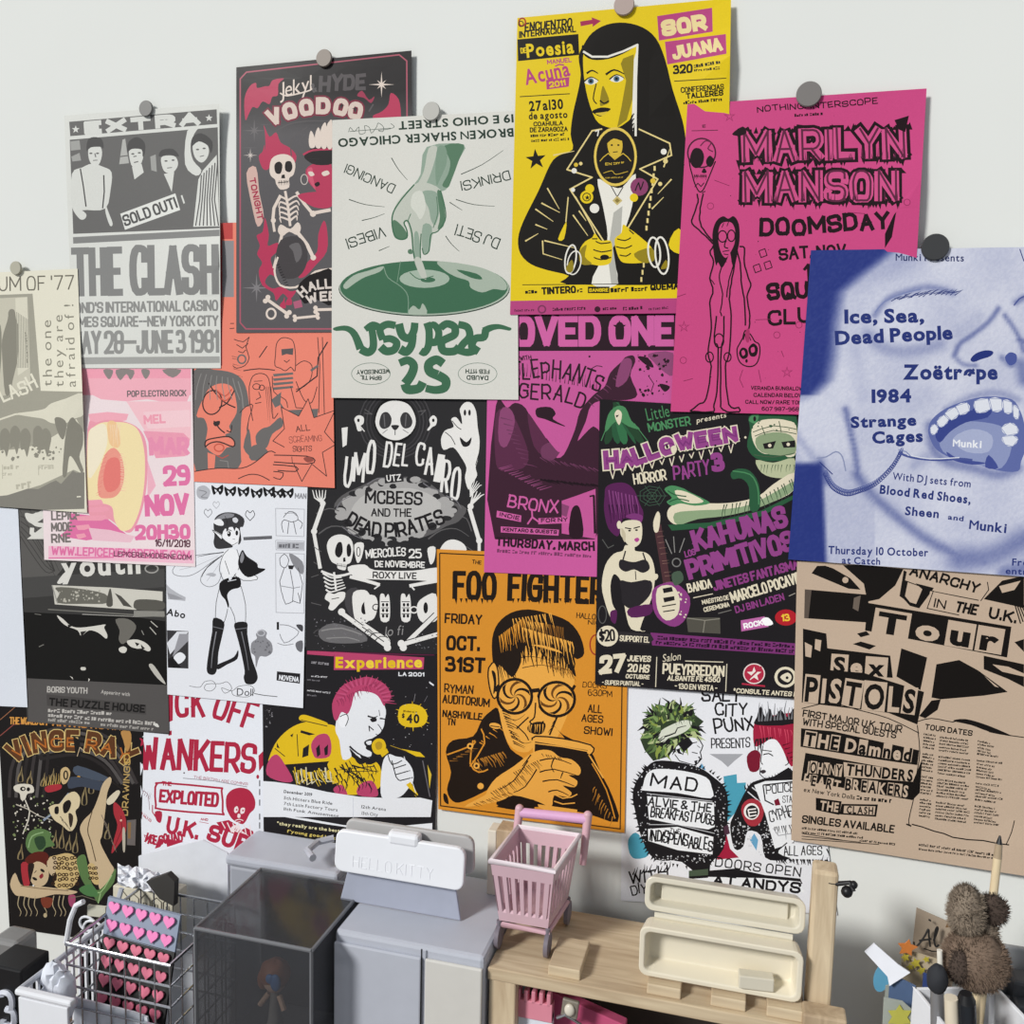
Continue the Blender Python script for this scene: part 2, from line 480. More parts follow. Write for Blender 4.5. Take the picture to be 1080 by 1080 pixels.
# ================================================================ THINGS
class MB:
    """collects simple solids into one mesh; everything in world metres"""
    def __init__(s): s.v = []; s.f = []; s.sm = []
    def add(s, v, f, smooth=False):
        o = len(s.v); s.v += [Vector(p) for p in v]; s.f += [tuple(i + o for i in t) for t in f]; s.sm += [smooth] * len(f); return s
    def prism(s, front, off):
        """polygon swept along off"""
        n = len(front); off = Vector(off); a = [Vector(p) for p in front]
        return s.add(a + [p + off for p in a], [tuple(range(n)), tuple(range(2 * n - 1, n - 1, -1))] + [(i, i + n, (i + 1) % n + n, (i + 1) % n) for i in range(n)])
    def box(s, c, sz, rz=0, rx=0, ry=0):
        R = Matrix.Rotation(rz, 3, 'Z') @ Matrix.Rotation(ry, 3, 'Y') @ Matrix.Rotation(rx, 3, 'X'); c = Vector(c)
        v = [c + R @ Vector((x * sz[0] / 2, y * sz[1] / 2, z * sz[2] / 2)) for x in (-1, 1) for y in (-1, 1) for z in (-1, 1)]
        return s.add(v, [(0, 1, 3, 2), (4, 6, 7, 5), (0, 4, 5, 1), (2, 3, 7, 6), (0, 2, 6, 4), (1, 5, 7, 3)])
    def tube(s, path, r, n=8, closed=False, r1=None):
        path = [Vector(p) for p in path]; N = len(path); rings = []; up = None
        for i, p in enumerate(path):
            if closed: t = path[(i + 1) % N] - path[i - 1]
            else: t = path[min(N - 1, i + 1)] - path[max(0, i - 1)]
            t.normalize()
            if up is None: up = t.orthogonal().normalized()
            up = (up - t * up.dot(t)); up = up.normalized() if up.length > 1e-6 else t.orthogonal().normalized()
            w = t.cross(up); rr = r if r1 is None else r + (r1 - r) * i / max(1, N - 1)
            rings.append([p + (up * math.cos(2 * PI * k / n) + w * math.sin(2 * PI * k / n)) * rr for k in range(n)])
        v = [q for rg in rings for q in rg]; f = []
        for i in range(N if closed else N - 1):
            for k in range(n):
                a, b = i * n + k, i * n + (k + 1) % n; c, d = ((i + 1) % N) * n + (k + 1) % n, ((i + 1) % N) * n + k
                f.append((a, b, c, d))
        if not closed: f += [tuple(range(n - 1, -1, -1)), tuple(range((N - 1) * n, N * n))]
        return s.add(v, f, True)
    def lathe(s, c, axis, prof, n=24):
        """prof: (radius, distance along axis)"""
        ax = Vector(axis).normalized(); u = ax.orthogonal().normalized(); w = ax.cross(u); c = Vector(c); v = []; f = []
        for r, h in prof: v += [c + ax * h + (u * math.cos(2 * PI * k / n) + w * math.sin(2 * PI * k / n)) * r for k in range(n)]
        for i in range(len(prof) - 1):
            for k in range(n): f.append((i * n + k, i * n + (k + 1) % n, (i + 1) * n + (k + 1) % n, (i + 1) * n + k))
        f += [tuple(range(n - 1, -1, -1)), tuple(range((len(prof) - 1) * n, len(prof) * n))]
        return s.add(v, f, True)
    def ball(s, c, r, n=20, m=12, R=None, bump=0, seed=0):
        c = Vector(c); rg = random.Random(seed); r = r if hasattr(r, '__len__') else (r, r, r); v = []; f = []
        for i in range(m + 1):
            for k in range(n):
                a, b = PI * i / m, 2 * PI * k / n; p = Vector((math.sin(a) * math.cos(b) * r[0], math.sin(a) * math.sin(b) * r[1], math.cos(a) * r[2]))
                p *= 1 + bump * math.sin(5 * a + 3 * b + seed)
                v.append(c + (R @ p if R else p))
        for i in range(m):
            for k in range(n): f.append((i * n + k, (i + 1) * n + k, (i + 1) * n + (k + 1) % n, i * n + (k + 1) % n))
        return s.add(v, f, True)
    def build(s, name, m, parent=None, bevel=0, seg=2):
        org = Vector((sum(p.x for p in s.v), sum(p.y for p in s.v), sum(p.z for p in s.v))) / len(s.v); org.z = min(p.z for p in s.v)
        me = bpy.data.meshes.new(name); me.from_pydata([tuple(p - org) for p in s.v], [], s.f)
        me.materials.append(m)
        bm = bmesh.new(); bm.from_mesh(me); bmesh.ops.remove_doubles(bm, verts=bm.verts, dist=1e-6); bmesh.ops.recalc_face_normals(bm, faces=bm.faces)
        bm.to_mesh(me); bm.free()
        if all(s.sm): me.polygons.foreach_set('use_smooth', [True] * len(me.polygons)); me.set_sharp_from_angle(angle=.7)
        o = bpy.data.objects.new(name, me); C.objects.link(o)
        if parent: o.parent = parent; o.location = org - _wl(parent)
        else: o.location = org
        if bevel:
            b = o.modifiers.new('soft_edges', 'BEVEL'); b.width = bevel; b.segments = seg; b.limit_method = 'ANGLE'; b.angle_limit = .6
        return o
def _wl(o):
    l = o.location.copy()
    while o.parent: o = o.parent; l += o.location
    return l
def thing(name, label, cat, loc, group=None):
    o = bpy.data.objects.new(name, None); o.empty_display_size = .02; C.objects.link(o); o.location = loc
    return tag(o, label, cat, group)
def tag(o, label, cat, group=None):
    o['label'] = label; o['category'] = cat
    if group: o['group'] = group
    return o
W = wall_at
def mean(*p): return sum((Vector(q) for q in p), Vector()) / len(p)
def rrect(w, h, r, n=4):
    out = []
    for cx, cy, a in ((w / 2 - r, h / 2 - r, 0), (-w / 2 + r, h / 2 - r, PI / 2), (-w / 2 + r, -h / 2 + r, PI), (w / 2 - r, -h / 2 + r, 3 * PI / 2)):
        out += [(cx + r * math.cos(a + PI / 2 * i / n), cy + r * math.sin(a + PI / 2 * i / n)) for i in range(n + 1)]
    return out
DESK = 0.47
woodx = wood_mat('pale_pine_plank', '#b09a7e', '#d2c0a2', .8, (5, 60, 60))
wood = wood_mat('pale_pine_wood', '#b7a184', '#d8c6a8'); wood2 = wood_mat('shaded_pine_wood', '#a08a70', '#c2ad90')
white_p = mat('white_plastic', '#e6e8ee', .35, noise=.02); cream_p = mat('cream_plastic', '#d3cdbc', .32, noise=.02); grey_p = mat('grey_plastic', '#8e9096', .4, noise=.04)
dark_p = mat('dark_grey_plastic', '#4c4e52', .4, noise=.05); black_p = mat('black_plastic', '#17171a', .4, noise=.1); wire_m = mat('chrome_wire', '#c9ccd2', .22, metal=.9, noise=.03)
pink_p = mat('pale_pink_plastic', '#d6b5c0', .3, noise=.03, alpha=.93); pink_m = mat('pink_plastic', '#cfa7b2', .4, noise=.03)

# ---- desk
MB().box((-.25, -.28, DESK - .012), (2.6, .56, .024)).build('desk', wood_mat('dark_oak_desk', '#4a3c33', '#66544a'), bevel=.002)
d = bpy.data.objects['desk']; tag(d, 'brown wooden desk against the wall carrying the organisers', 'desk')

# ---- round magnets
for px, py, r, lv, col, who in ((155, 115, 9.2, 5, '#7b7a78', 'grey round magnet over the newsprint style poster with four musicians'), (342.5, 62, 9.5, 5, '#8c8178', 'taupe round magnet over the black skeleton poster'),
                         (455.5, 118, 10, 6, '#b7b6b0', 'pale grey round magnet over the upside-down green poster'), (658.5, 6, 10.5, 7, '#b19f98', 'rosy beige round magnet over the yellow poster'),
                         (853, 100, 12, 8, '#7d7977', 'grey round magnet over the hot pink poster'), (986, 261, 12.5, 9, '#3d3e40', 'charcoal round magnet over the blue shouting face poster'), (18, 283, 8.5, 6, '#b3b09f', 'pale olive round magnet over the cream album poster')):
    dep = .0015 + lv * .0008 + wave(W(px, py)) + .0003
    c = W(px, py, dep); R = r * (D / F) * .98
    o = MB().lathe(c, (0, -1, 0), [(R * .93, 0), (R, .0006), (R, .0022), (R * .94, .003)], 32).build('magnet', mat('magnet_' + col[1:], col, .42, noise=.02))
    tag(o, who, 'magnet', 'round magnets holding the posters')

# ---- wooden rack on the right half
fa, fb = W(353, 985, .17), W(511, 1006, .17)
zb = (W(515, 1030, .165).z + W(787, 1067, .165).z + W(850, 1078, .165).z) / 3
xl, xr = fb.x + .002, W(850, 1078, .165).x
rack = thing('wooden_rack', 'pale pine rack with a slatted shelf and one upright post on its right side', 'rack', ((xl + xr) / 2, -.1, DESK))
MB().box(((xl + xr) / 2, -.105, zb - .006), (xr - xl, .12, .012)).build('shelf_board', woodx, rack, .001)
x0, x1 = W(858, 922, .14).x, W(885, 922, .14).x; zt = W(871, 919, .14).z
MB().box(((x0 + x1) / 2, -.13, (zt + DESK) / 2), (x1 - x0, .024, zt - DESK)).build('post', wood, rack, .003)
MB().box((xl + .014, -.155, (zb - .012 + DESK) / 2), (.026, .016, zb - .012 - DESK)).build('leg', wood, rack, .0015)
MB().box((xr - .012, -.155, (zb - .012 + DESK) / 2), (.02, .016, zb - .012 - DESK)).build('leg', wood, rack, .0015)
MB().box(((xl + xr) / 2, -.02, (zb - .02 + DESK) / 2), (xr - xl - .01, .006, zb - .02 - DESK)).build('shade_panel', mat('under_shelf_shade', '#4a423d', .8), rack)  # added sheet whose dark colour stands in for shade below the shelf
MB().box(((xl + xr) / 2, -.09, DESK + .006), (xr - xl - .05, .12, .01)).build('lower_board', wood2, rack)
for px in (600, 702, 768, 826):
    c = W(px, 1055, .13); MB().box((c.x, -.135, zb + .005), (.03, .05, .01)).build('slat', woodx, rack, .001)
c = W(868, 1075, .15)
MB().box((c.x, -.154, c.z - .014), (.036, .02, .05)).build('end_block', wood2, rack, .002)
MB().lathe((c.x, -.164, c.z - .002), (0, -1, 0), [(.004, 0), (.004, .0015), (.002, .002)], 12).build('screw', mat('dull_steel', '#6d665c', .4, metal=.7), rack)
h = W(884, 932, .14); hk = MB().tube([h + Vector((-.008, 0, 0)), h, h + Vector((.009, -.003, .004)), h + Vector((.012, -.006, -.002))], .0022).ball(h + Vector((.007, -.004, -.004)), .005, 10, 6).ball(h + Vector((.012, -.004, .003)), .0035, 8, 6).build('hook', black_p)
hk.name = 'side_hook'; tag(hk, 'small black hook screwed on the side of the right pine post', 'hook')

# ---- pink miniature shopping cart
zr = zb + .09
xa, xb = W(517, 919, .14).x, W(584, 931, .14).x
xc, xd = W(546, 883, .062).x, W(611, 886, .062).x
cart = thing('toy_shopping_cart', 'small pale pink plastic shopping cart basket with a tall handle', 'toy cart', ((xa + xb) / 2, -.105, zb))
rim = [Vector((xa, -.14, zr)), Vector((xb, -.14, zr)), Vector((xd, -.062, zr)), Vector((xc, -.062, zr))]
cx = mean(*rim)
bot = [cx + (p - cx) * .78 + Vector((0, 0, -.062)) for p in rim]
inr = [cx + (p - cx) * .94 for p in rim]; inb = [cx + (p - cx) * .73 + Vector((0, 0, -.059)) for p in rim]
m = MB()
for i in range(4):
    k = (i + 1) % 4
    # each side is a lattice of uprights between two solid bands
    def L(f, g, a=i, b=k): return (rim[a] * (1 - f) + rim[b] * f) * (1 - g) + (bot[a] * (1 - f) + bot[b] * f) * g
    def Li(f, g, a=i, b=k): return (inr[a] * (1 - f) + inr[b] * f) * (1 - g) + (inb[a] * (1 - f) + inb[b] * f) * g
    def cell(f0, f1, g0, g1):
        v = [L(f0, g0), L(f1, g0), L(f1, g1), L(f0, g1), Li(f0, g0), Li(f1, g0), Li(f1, g1), Li(f0, g1)]
        m.add(v, [(0, 1, 2, 3), (7, 6, 5, 4), (0, 4, 5, 1), (1, 5, 6, 2), (2, 6, 7, 3), (3, 7, 4, 0)])
    cell(0, 1, 0, .22); cell(0, 1, .85, 1)
    n = 7
    for q in range(n): cell(q / n + .02, q / n + .09, .22, .85)
    cell(.98, 1, .22, .85)
m.add(bot + [p + Vector((0, 0, .003)) for p in bot], [(3, 2, 1, 0), (4, 5, 6, 7), (0, 1, 5, 4), (1, 2, 6, 5), (2, 3, 7, 6), (3, 0, 4, 7)])
m.build('basket', pink_p, cart)
MB().tube([p + Vector((0, 0, .001)) for p in rim], .0028, 8, True).build('rim', mat('glossy_pale_pink', '#ece0e6', .2, noise=.02), cart)
t1, t2 = W(548, 853, .05), W(620, 860, .05)
for p0, p1 in ((Vector((xc - .004, -.06, zr - .03)), t1), (Vector((xd + .004, -.06, zr - .03)), t2)):
    MB().tube([p0, p0.lerp(p1, .55), p1], 0.0036, 10, False, .0046).ball(p1, .0048, 10, 6).build('handle_post', pink_m, cart)
MB().tube([t1 + Vector((0, 0, -.004)), t2 + Vector((0, 0, -.004))], .0052, 10).build('handle_bar', mat('mauve_plastic', '#d8a8cf', .35, noise=.02), cart)
MB().tube([bot[0] + Vector((0, 0, -.004)), bot[1] + Vector((0, 0, -.004)), bot[2] + Vector((0, 0, -.004)), bot[3] + Vector((0, 0, -.004))], .003, 8, True).build('chassis', pink_m, cart)
for p in bot: MB().lathe(Vector((p.x - .003, p.y, zb + .012)), (1, 0, 0), [(.006, 0), (.0118, .001), (.0118, .005), (.006, .006)], 16).tube([Vector((p.x, p.y, zb + .014)), p], .0025).build('wheel', mat('grey_wheel', '#77707a', .5), cart)

# ---- cream clamshell case standing open on the rack
def tray(name, parent, c, w, h, dpt, tilt, m, rim_w=.006, rr=.008):
    """a shallow open tray whose mouth faces the room"""
    R = Matrix.Rotation(tilt, 3, 'X'); T = lambda x, y, z: Vector(c) + R @ Vector((x, y, z))
    o = rrect(w, h, rr); i1 = rrect(w - 2 * rim_w, h - 2 * rim_w, rr * .7); i2 = rrect(w - 2 * rim_w - .006, h - 2 * rim_w - .006, rr * .5); n = len(o)
    v = [T(x, dpt / 2, z) for x, z in rrect(w - .006, h - .006, rr * .9)] + [T(x, -dpt / 2, z) for x, z in o] + [T(x, -dpt / 2, z) for x, z in i1] + [T(x, dpt / 2 - .004, z) for x, z in i2]
    f = [tuple(range(n)), tuple(range(4 * n - 1, 3 * n - 1, -1))]
    for a in (0, 1, 2): f += [(a * n + k, (a + 1) * n + k, (a + 1) * n + (k + 1) % n, a * n + (k + 1) % n) for k in range(n)]
    return MB().add(v, f).build(name, m, parent, .0012)
la, lb = W(682, 926, .12), W(850, 943, .12); lz = W(845, 988, .13).z
case = thing('clamshell_case', 'cream plastic case standing open with its lid leaning back', 'case', ((la.x + lb.x) / 2, -.13, zb + .01))
wd = lb.x - la.x; zt = (la.z + lb.z) / 2
bz = zb + .012
hb = lz - bz
tray('lid', case, ((la.x + lb.x) / 2, -.122, (zt + lz) / 2 + .002), wd, zt - lz, .02, -.16, cream_p, .005)
tray('base', case, ((la.x + lb.x) / 2 - .001, -.142, bz + hb / 2), wd, hb, .022, .05, mat('warm_cream_plastic', '#e2dac6', .34, noise=.02), .005)
MB().box(((la.x + lb.x) / 2 + wd * .22, -.148, bz + .012), (.03, .012, .012), .1).build('catch', cream_p, case, .001)
MB().tube([Vector((la.x + .01, -.134, lz)), Vector((lb.x - .01, -.134, lz))], .003).build('hinge', cream_p, case)
pn = MB().box(((la.x + lb.x) / 2, -.118, (zt + lz) / 2 + .002), (wd * .8, .004, (zt - lz) * .62), 0, -.12).build('lid_panel', cream_p, case, .001)

# ---- frosted box, clip, clear case (middle)
frost = mat('frosted_plastic', '#c6cad6', .45, noise=.03, alpha=.82); clear = mat('clear_smoky_acrylic', '#47484c', .12, noise=.02, alpha=.42, spec=.6); edge_m = mat('acrylic_edge', '#b9bcc4', .15, noise=.02, alpha=.6)
fz = (fa.z + fb.z) / 2
fbx = thing('frosted_drawer_box', 'frosted translucent plastic drawer box below the white clip', 'storage box', ((fa.x + fb.x) / 2, -.13, DESK))
MB().box(((fa.x + fb.x) / 2, -.1, (fz + DESK) / 2), (fb.x - fa.x, .14, fz - DESK)).build('body', frost, fbx, .004)
xs = W(446, 1040, .17).x
MB().box(((fa.x + xs) / 2, -.172, (fz - .008 + DESK) / 2), (xs - fa.x - .002, .004, fz - .012 - DESK)).build('front_panel', frost, fbx, .0015)
MB().box(((xs + fb.x) / 2 + .001, -.172, (fz - .008 + DESK) / 2), (fb.x - xs - .004, .004, fz - .012 - DESK)).build('front_panel', mat('frosted_cream_plastic', '#cfcdc8', .45, noise=.03), fbx, .0015)
MB().box((xs, -.1745, (fz + DESK) / 2), (.0012, .001, fz - DESK)).build('seam', black_p, fbx)

ca, cb = W(355, 892, .12), W(491, 908, .12); cw = cb.x - ca.x; ch = .042; cz = fz + .006
zc0 = W(354, 904, .12).z
clip = thing('plastic_clip', 'large white plastic paper clip with raised lettering on its jaw', 'clip', ((ca.x + cb.x) / 2, -.11, fz))
def plate(name, dep, dx, dz, w, h, th, m, tilt=0):
    c = Vector(((ca.x + cb.x) / 2 + dx, -dep, zc0 + .01 + dz)); R = Matrix.Rotation(tilt, 3, 'X')
    return MB().prism([c + R @ Vector((x, 0, z)) for x, z in rrect(w, h, .009)], (0, th, 0)).build(name, m, clip, .0015)
plate('front_jaw', .124, 0, 0, cw, ch, .006, white_p, -.12)
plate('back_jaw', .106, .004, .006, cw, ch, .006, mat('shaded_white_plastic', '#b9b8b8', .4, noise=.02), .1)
MB().tube([Vector((ca.x + .02, -.113, zc0 - .004)), Vector((cb.x - .02, -.113, zc0 - .004))], .006).build('spring', grey_p, clip)
MB().box(((ca.x + cb.x) / 2 + .004, -.116, zc0 + .03), (.034, .014, .014)).build('grip', white_p, clip, .004)
film = MB().prism([Vector((ca.x + .012, -.116, zc0 - .008)), Vector((cb.x - .012, -.116, zc0 - .008)), Vector((cb.x - .004, -.12, fz + .001)), Vector((ca.x + .004, -.12, fz + .001))], (0, .003, 0)).build('plastic_bag', mat('lavender_grey_film', '#a9aebf', .3, noise=.05, alpha=.9), None, .001)
tag(film, 'lavender grey plastic bag hanging below the white clip', 'bag')
def raised(txt, a, b, h, th, dep_fn, m, parent, w=.16, name='raised_lettering', rel=.45):
    """lettering as thin solid strokes between two points of a plane facing the room"""
    k = MB(); ux = (b - a); L = ux.length; ux.normalize(); tot = sum((.34 if c == ' ' else glyph_strokes(c)[0] + w + .16) for c in txt); x = 0
    for c in txt:
        if c == ' ': x += .34; continue
        gw, st = glyph_strokes(c)
        for s_ in st: k.tube([a + ux * ((x + px_ + w / 2) / tot * L) + Vector((0, dep_fn(py_ * h), py_ * h)) for px_, py_ in s_], w * h * rel, 5)
        x += gw + w + .16
    return k.build(name, m, parent)
raised('HELLO KITTY', Vector((ca.x + .02, -.1245, zc0 - .004)), Vector((cb.x - .03, -.1245, zc0 - .004)), .011, .001, lambda z: .12 * z - .001, mat('embossed_white_plastic', '#e2e4ea', .4, noise=.02), clip, rel=.34)

da, db = W(206, 985, .21), W(347, 1000, .21); dz_ = (da.z + db.z) / 2
dc = thing('display_case', 'clear smoky acrylic display case with a little doll inside', 'display case', ((da.x + db.x) / 2, -.14, DESK))
dx0, dx1, dy0, dy1 = da.x, min(db.x, fa.x - .004), -.21, -.09
for nm, c, s_ in (('front_pane', ((dx0 + dx1) / 2, dy0, (dz_ + DESK) / 2), (dx1 - dx0, .003, dz_ - DESK)), ('side_pane', (dx0, (dy0 + dy1) / 2, (dz_ + DESK) / 2), (.003, dy1 - dy0, dz_ - DESK)), ('side_pane', (dx1, (dy0 + dy1) / 2, (dz_ + DESK) / 2), (.003, dy1 - dy0, dz_ - DESK)), ('top_pane', ((dx0 + dx1) / 2, (dy0 + dy1) / 2, dz_), (dx1 - dx0, dy1 - dy0, .003))):
    MB().box(c, s_).build(nm, clear, dc)
MB().box(((dx0 + dx1) / 2, dy1, (dz_ + DESK) / 2), (dx1 - dx0, .003, dz_ - DESK)).build('back_pane', mat('smoky_back_pane', '#303135', .3), dc)
e = MB()
for x in (dx0, dx1):
    for y in (dy0, dy1): e.tube([(x, y, DESK), (x, y, dz_)], .002, 6)
for y in (dy0, dy1): e.tube([(dx0, y, dz_), (dx1, y, dz_)], .002, 6)
for x in (dx0, dx1): e.tube([(x, dy0, dz_), (x, dy1, dz_)], .002, 6)
e.build('edge_trim', mat('smoky_edge', '#85878c', .15, noise=.02, alpha=.7), dc)
MB().box(((dx0 + dx1) / 2, (dy0 + dy1) / 2, .6), (dx1 - dx0 - .006, dy1 - dy0 - .006, .003)).build('inner_shelf', mat('smoky_shelf', '#55565a', .3), dc)
# little doll in the case
p0 = W(292, 1070, .15); sz = .012
doll = thing('doll_figurine', 'tiny brown-haired doll with a blue bow inside the clear case', 'figurine', (p0.x, -.15, .602))
hd = W(290, 1030, .15)
fz0 = .602
MB().lathe((hd.x, -.15, fz0), (0, 0, 1), [(.012, 0), (.011, .012), (.007, .024), (.004, hd.z - fz0 - .014)], 16).build('dress', mat('grey_cloth', '#8d8a86', .8), doll)
MB().ball((hd.x, -.15, hd.z - .004), (.012, .011, .012)).build('head', mat('skin_tone_vinyl', '#d8b49c', .5), doll)
MB().ball((hd.x - .001, -.148, hd.z + .002), (.0165, .014, .0155), bump=.04).ball((hd.x - .014, -.149, hd.z - .006), (.006, .006, .011)).build('hair', mat('auburn_vinyl', '#a0613f', .5), doll)
MB().ball((hd.x + .008, -.163, hd.z + .003), (.006, .003, .009)).ball((hd.x + .002, -.163, hd.z + .006), (.005, .003, .005)).build('bow', mat('blue_vinyl', '#4a78b4', .4), doll)
MB().tube([(hd.x - .006, -.152, hd.z - .018), (hd.x - .014, -.156, hd.z - .03)], .0028).tube([(hd.x + .006, -.152, hd.z - .018), (hd.x + .014, -.156, hd.z - .03)], .0028).build('arms', mat('skin_tone_vinyl', '#d8b49c', .5), doll)

# grey lidded box behind the clear case
ga, gb = W(277, 892, .04), W(352, 893, .04); gz = (ga.z + gb.z) / 2
gx0, gx1 = W(262, 905, .04).x, W(372, 905, .04).x
gbx = thing('lidded_box', 'grey translucent lidded box standing against the wall below the singer poster', 'box', ((gx0 + gx1) / 2, -.06, DESK))
MB().box(((gx0 + gx1) / 2, -.05, (gz - .012 + DESK) / 2), (gx1 - gx0, .062, gz - .012 - DESK)).build('body', mat('grey_translucent_plastic', '#a3a6b0', .4, noise=.03), gbx, .004)
MB().box(((gx0 + gx1) / 2, -.05, gz - .006), (gx1 - gx0 + .006, .068, .012)).build('lid', mat('grey_lid_plastic', '#b4b7c2', .25, noise=.03), gbx, .004)
MB().tube([W(330, 905, .09), W(324, 897, .075), W(335, 888, .05), W(352, 884, .04)], .004).build('lid_ridge', mat('grey_lid_plastic', '#b4b7c2', .25), gbx)

q0, q1, q2 = W(515, 880, .06), W(524, 880, .06), W(541, 880, .06); qt = W(525, 876, .06).z
wbk = thing('wooden_block', 'short pale wooden block standing behind the pink toy cart', 'block', ((q0.x + q2.x) / 2, -.055, fz))
MB().box(((q0.x + q1.x) / 2, -.052, (qt + fz) / 2), (q1.x - q0.x, .02, qt - fz)).build('light_slat', mat('white_wood', '#dcd6c8', .6), wbk, .001)
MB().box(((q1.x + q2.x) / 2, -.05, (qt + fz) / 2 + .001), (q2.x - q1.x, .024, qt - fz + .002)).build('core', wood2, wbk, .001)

# ---- under the rack: notebook, folder, metal charm
na, nb = W(535, 1040, .15), W(583, 1052, .15)
nbk = thing('spiral_notebook', 'pink and white notebook with a slotted top edge under the rack', 'notebook', ((na.x + nb.x) / 2, -.148, DESK))
top = (na.z + nb.z) / 2
MB().box(((na.x + nb.x) / 2, -.145, (top - .02 + DESK) / 2), (nb.x - na.x, .008, top - .02 - DESK), 0, -.0).build('page', mat('white_page', '#dfe4ee', .7), nbk)
m = MB(); n = 6; w_ = (nb.x - na.x) / (2 * n)
m.box(((na.x + nb.x) / 2, -.146, top - .018), (nb.x - na.x, .010, .018))
for i in range(n): m.box((na.x + w_ * (2 * i + .5) + w_ * .5, -.146, top - .005), (w_ * 1.05, .010, .012))
m.build('binding', mat('pink_card', '#d98a9c', .55), nbk, .0008)
MB().ball((na.x + .014, -.151, top - .052), (.005, .002, .004)).box((na.x + .02, -.15, top - .05), (.014, .001, .007), 0, 0, .3).build('printed_mark', mat('blue_print', '#3c56a0', .6), nbk)
va, vb = W(582, 1048, .12), W(662, 1084, .12)
fo = MB().prism([W(581, 1046, .13), W(660, 1082, .13), Vector((W(660, 1082, .13).x, -.13, DESK)), Vector((W(581, 1046, .13).x, -.13, DESK))], (0, .012, 0)).build('folder', mat('magenta_folder', '#c4557c', .45), None, .001)
tag(fo, 'dark pink folder standing under the rack behind the notebook', 'folder')
k0 = W(598, 1074, .165)
ch_ = thing('metal_charm', 'small silver charm hanging in front of the dark pink folder', 'charm', (k0.x, -.16, k0.z - .02))
MB().box((k0.x, -.15, k0.z), (.016, .004, .018), 0, 0, .1).build('frame', mat('aged_silver', '#a9a295', .35, metal=.6), ch_, .0015)
MB().ball((k0.x, -.153, k0.z), (.005, .003, .006)).build('stone', mat('pearl', '#d8d2c4', .3), ch_)
MB().tube([(k0.x - .012, -.15, k0.z - .012), (k0.x - .004, -.152, k0.z - .006), (k0.x + .01, -.15, k0.z - .014), (k0.x + .004, -.15, DESK)], .0018).build('chain', wire_m, ch_)

# ---- left: wire basket, bin, black block
def bx(px, py, dep): return W(px, py, dep)
A, B = bx(70, 996, .214), bx(179, 1018, .214); bzr = (A.z + B.z) / 2; bx0, bx1 = A.x, B.x; by0, by1 = -.214, -.10
bk = thing('wire_basket', 'chrome wire basket holding the pink heart card', 'basket', ((bx0 + bx1) / 2, -.15, DESK))
MB().tube([(bx0, by0, bzr), (bx1, by0, bzr), (bx1, by1, bzr), (bx0, by1, bzr)], .0019, 8, True).build('rim', wire_m, bk)
lv = [bzr - .022 * i for i in range(1, 6) if bzr - .022 * i > DESK + .004]
k = MB()
for z in lv: k.tube([(bx0, by0, z), (bx1, by0, z), (bx1, by1, z), (bx0, by1, z)], .0014, 6, True)
k.build('hoops', wire_m, bk)
k = MB()
for i in range(8):
    x = bx0 + (bx1 - bx0) * i / 7
    for y in (by0, by1): k.tube([(x, y, DESK + .002), (x, y, bzr)], .0009, 6)
for i in range(1, 6):
    y = by0 + (by1 - by0) * i / 6
    for x in (bx0, bx1): k.tube([(x, y, DESK + .002), (x, y, bzr)], .0009, 6)
k.build('uprights', wire_m, bk)
MB().box(((bx0 + bx1) / 2, (by0 + by1) / 2, DESK + .002), (bx1 - bx0, by1 - by0, .002)).build('base_plate', wire_m, bk)
# card with rows of pink hearts, leaning in the basket
q = [W(114, 946, .15), W(190, 966, .15), W(172, 1085, .195), W(98, 1062, .195)]
hc = thing('heart_sticker_card', 'clear card of pink hearts on black standing in the wire basket', 'sticker card', mean(q[2], q[3]))
def qd(u, v, off=0):
    n = (q[1] - q[0]).cross(q[3] - q[0]).normalized(); n = n if n.y < 0 else -n
    return (q[0] * (1 - u) + q[1] * u) * (1 - v) + (q[3] * (1 - u) + q[2] * u) * v + n * off
MB().prism([qd(0, .33), qd(1, .33), qd(1, 1.15), qd(0, 1.15)], Vector((0, .003, 0))).build('card', mat('black_card', '#151517', .5), hc)
MB().prism([qd(0, 0), qd(1, 0), qd(1, .34), qd(0, .34)], Vector((0, .003, 0))).build('flap', mat('grey_blue_film', '#8f9bb0', .3, alpha=.92), hc)
for r_ in range(7):
    for c_ in range(5):
        u, v = .12 + c_ * .19, .075 + r_ * .165
        pts_ = []
        for t in range(18):
            a = 2 * PI * t / 18; X_ = 16 * math.sin(a) ** 3; Y_ = 13 * math.cos(a) - 5 * math.cos(2 * a) - 2 * math.cos(3 * a) - math.cos(4 * a)
            pts_.append(qd(u + X_ / 17 * .084, v - Y_ / 17 * .07, .001))
        MB().prism(pts_, qd(0, 0, .0022) - qd(0, 0, 0)).build('heart', mat('hot_pink_gel', '#ee86c0', .3, noise=.03) if r_ < 2 else mat('rose_gel', '#d9768f', .3, noise=.05), hc, .0004)
pp = MB().prism([W(78, 1052, .212), W(142, 1068, .212), W(155, 1073, .212), W(158, 1090, .212), W(78, 1090, .212)], (0, .002, 0)).build('white_paper', mat('white_paper', '#dfe3ec', .7)); pp.name = 'paper_slip'
tag(pp, 'white paper slip inside the wire basket before the hearts', 'paper')
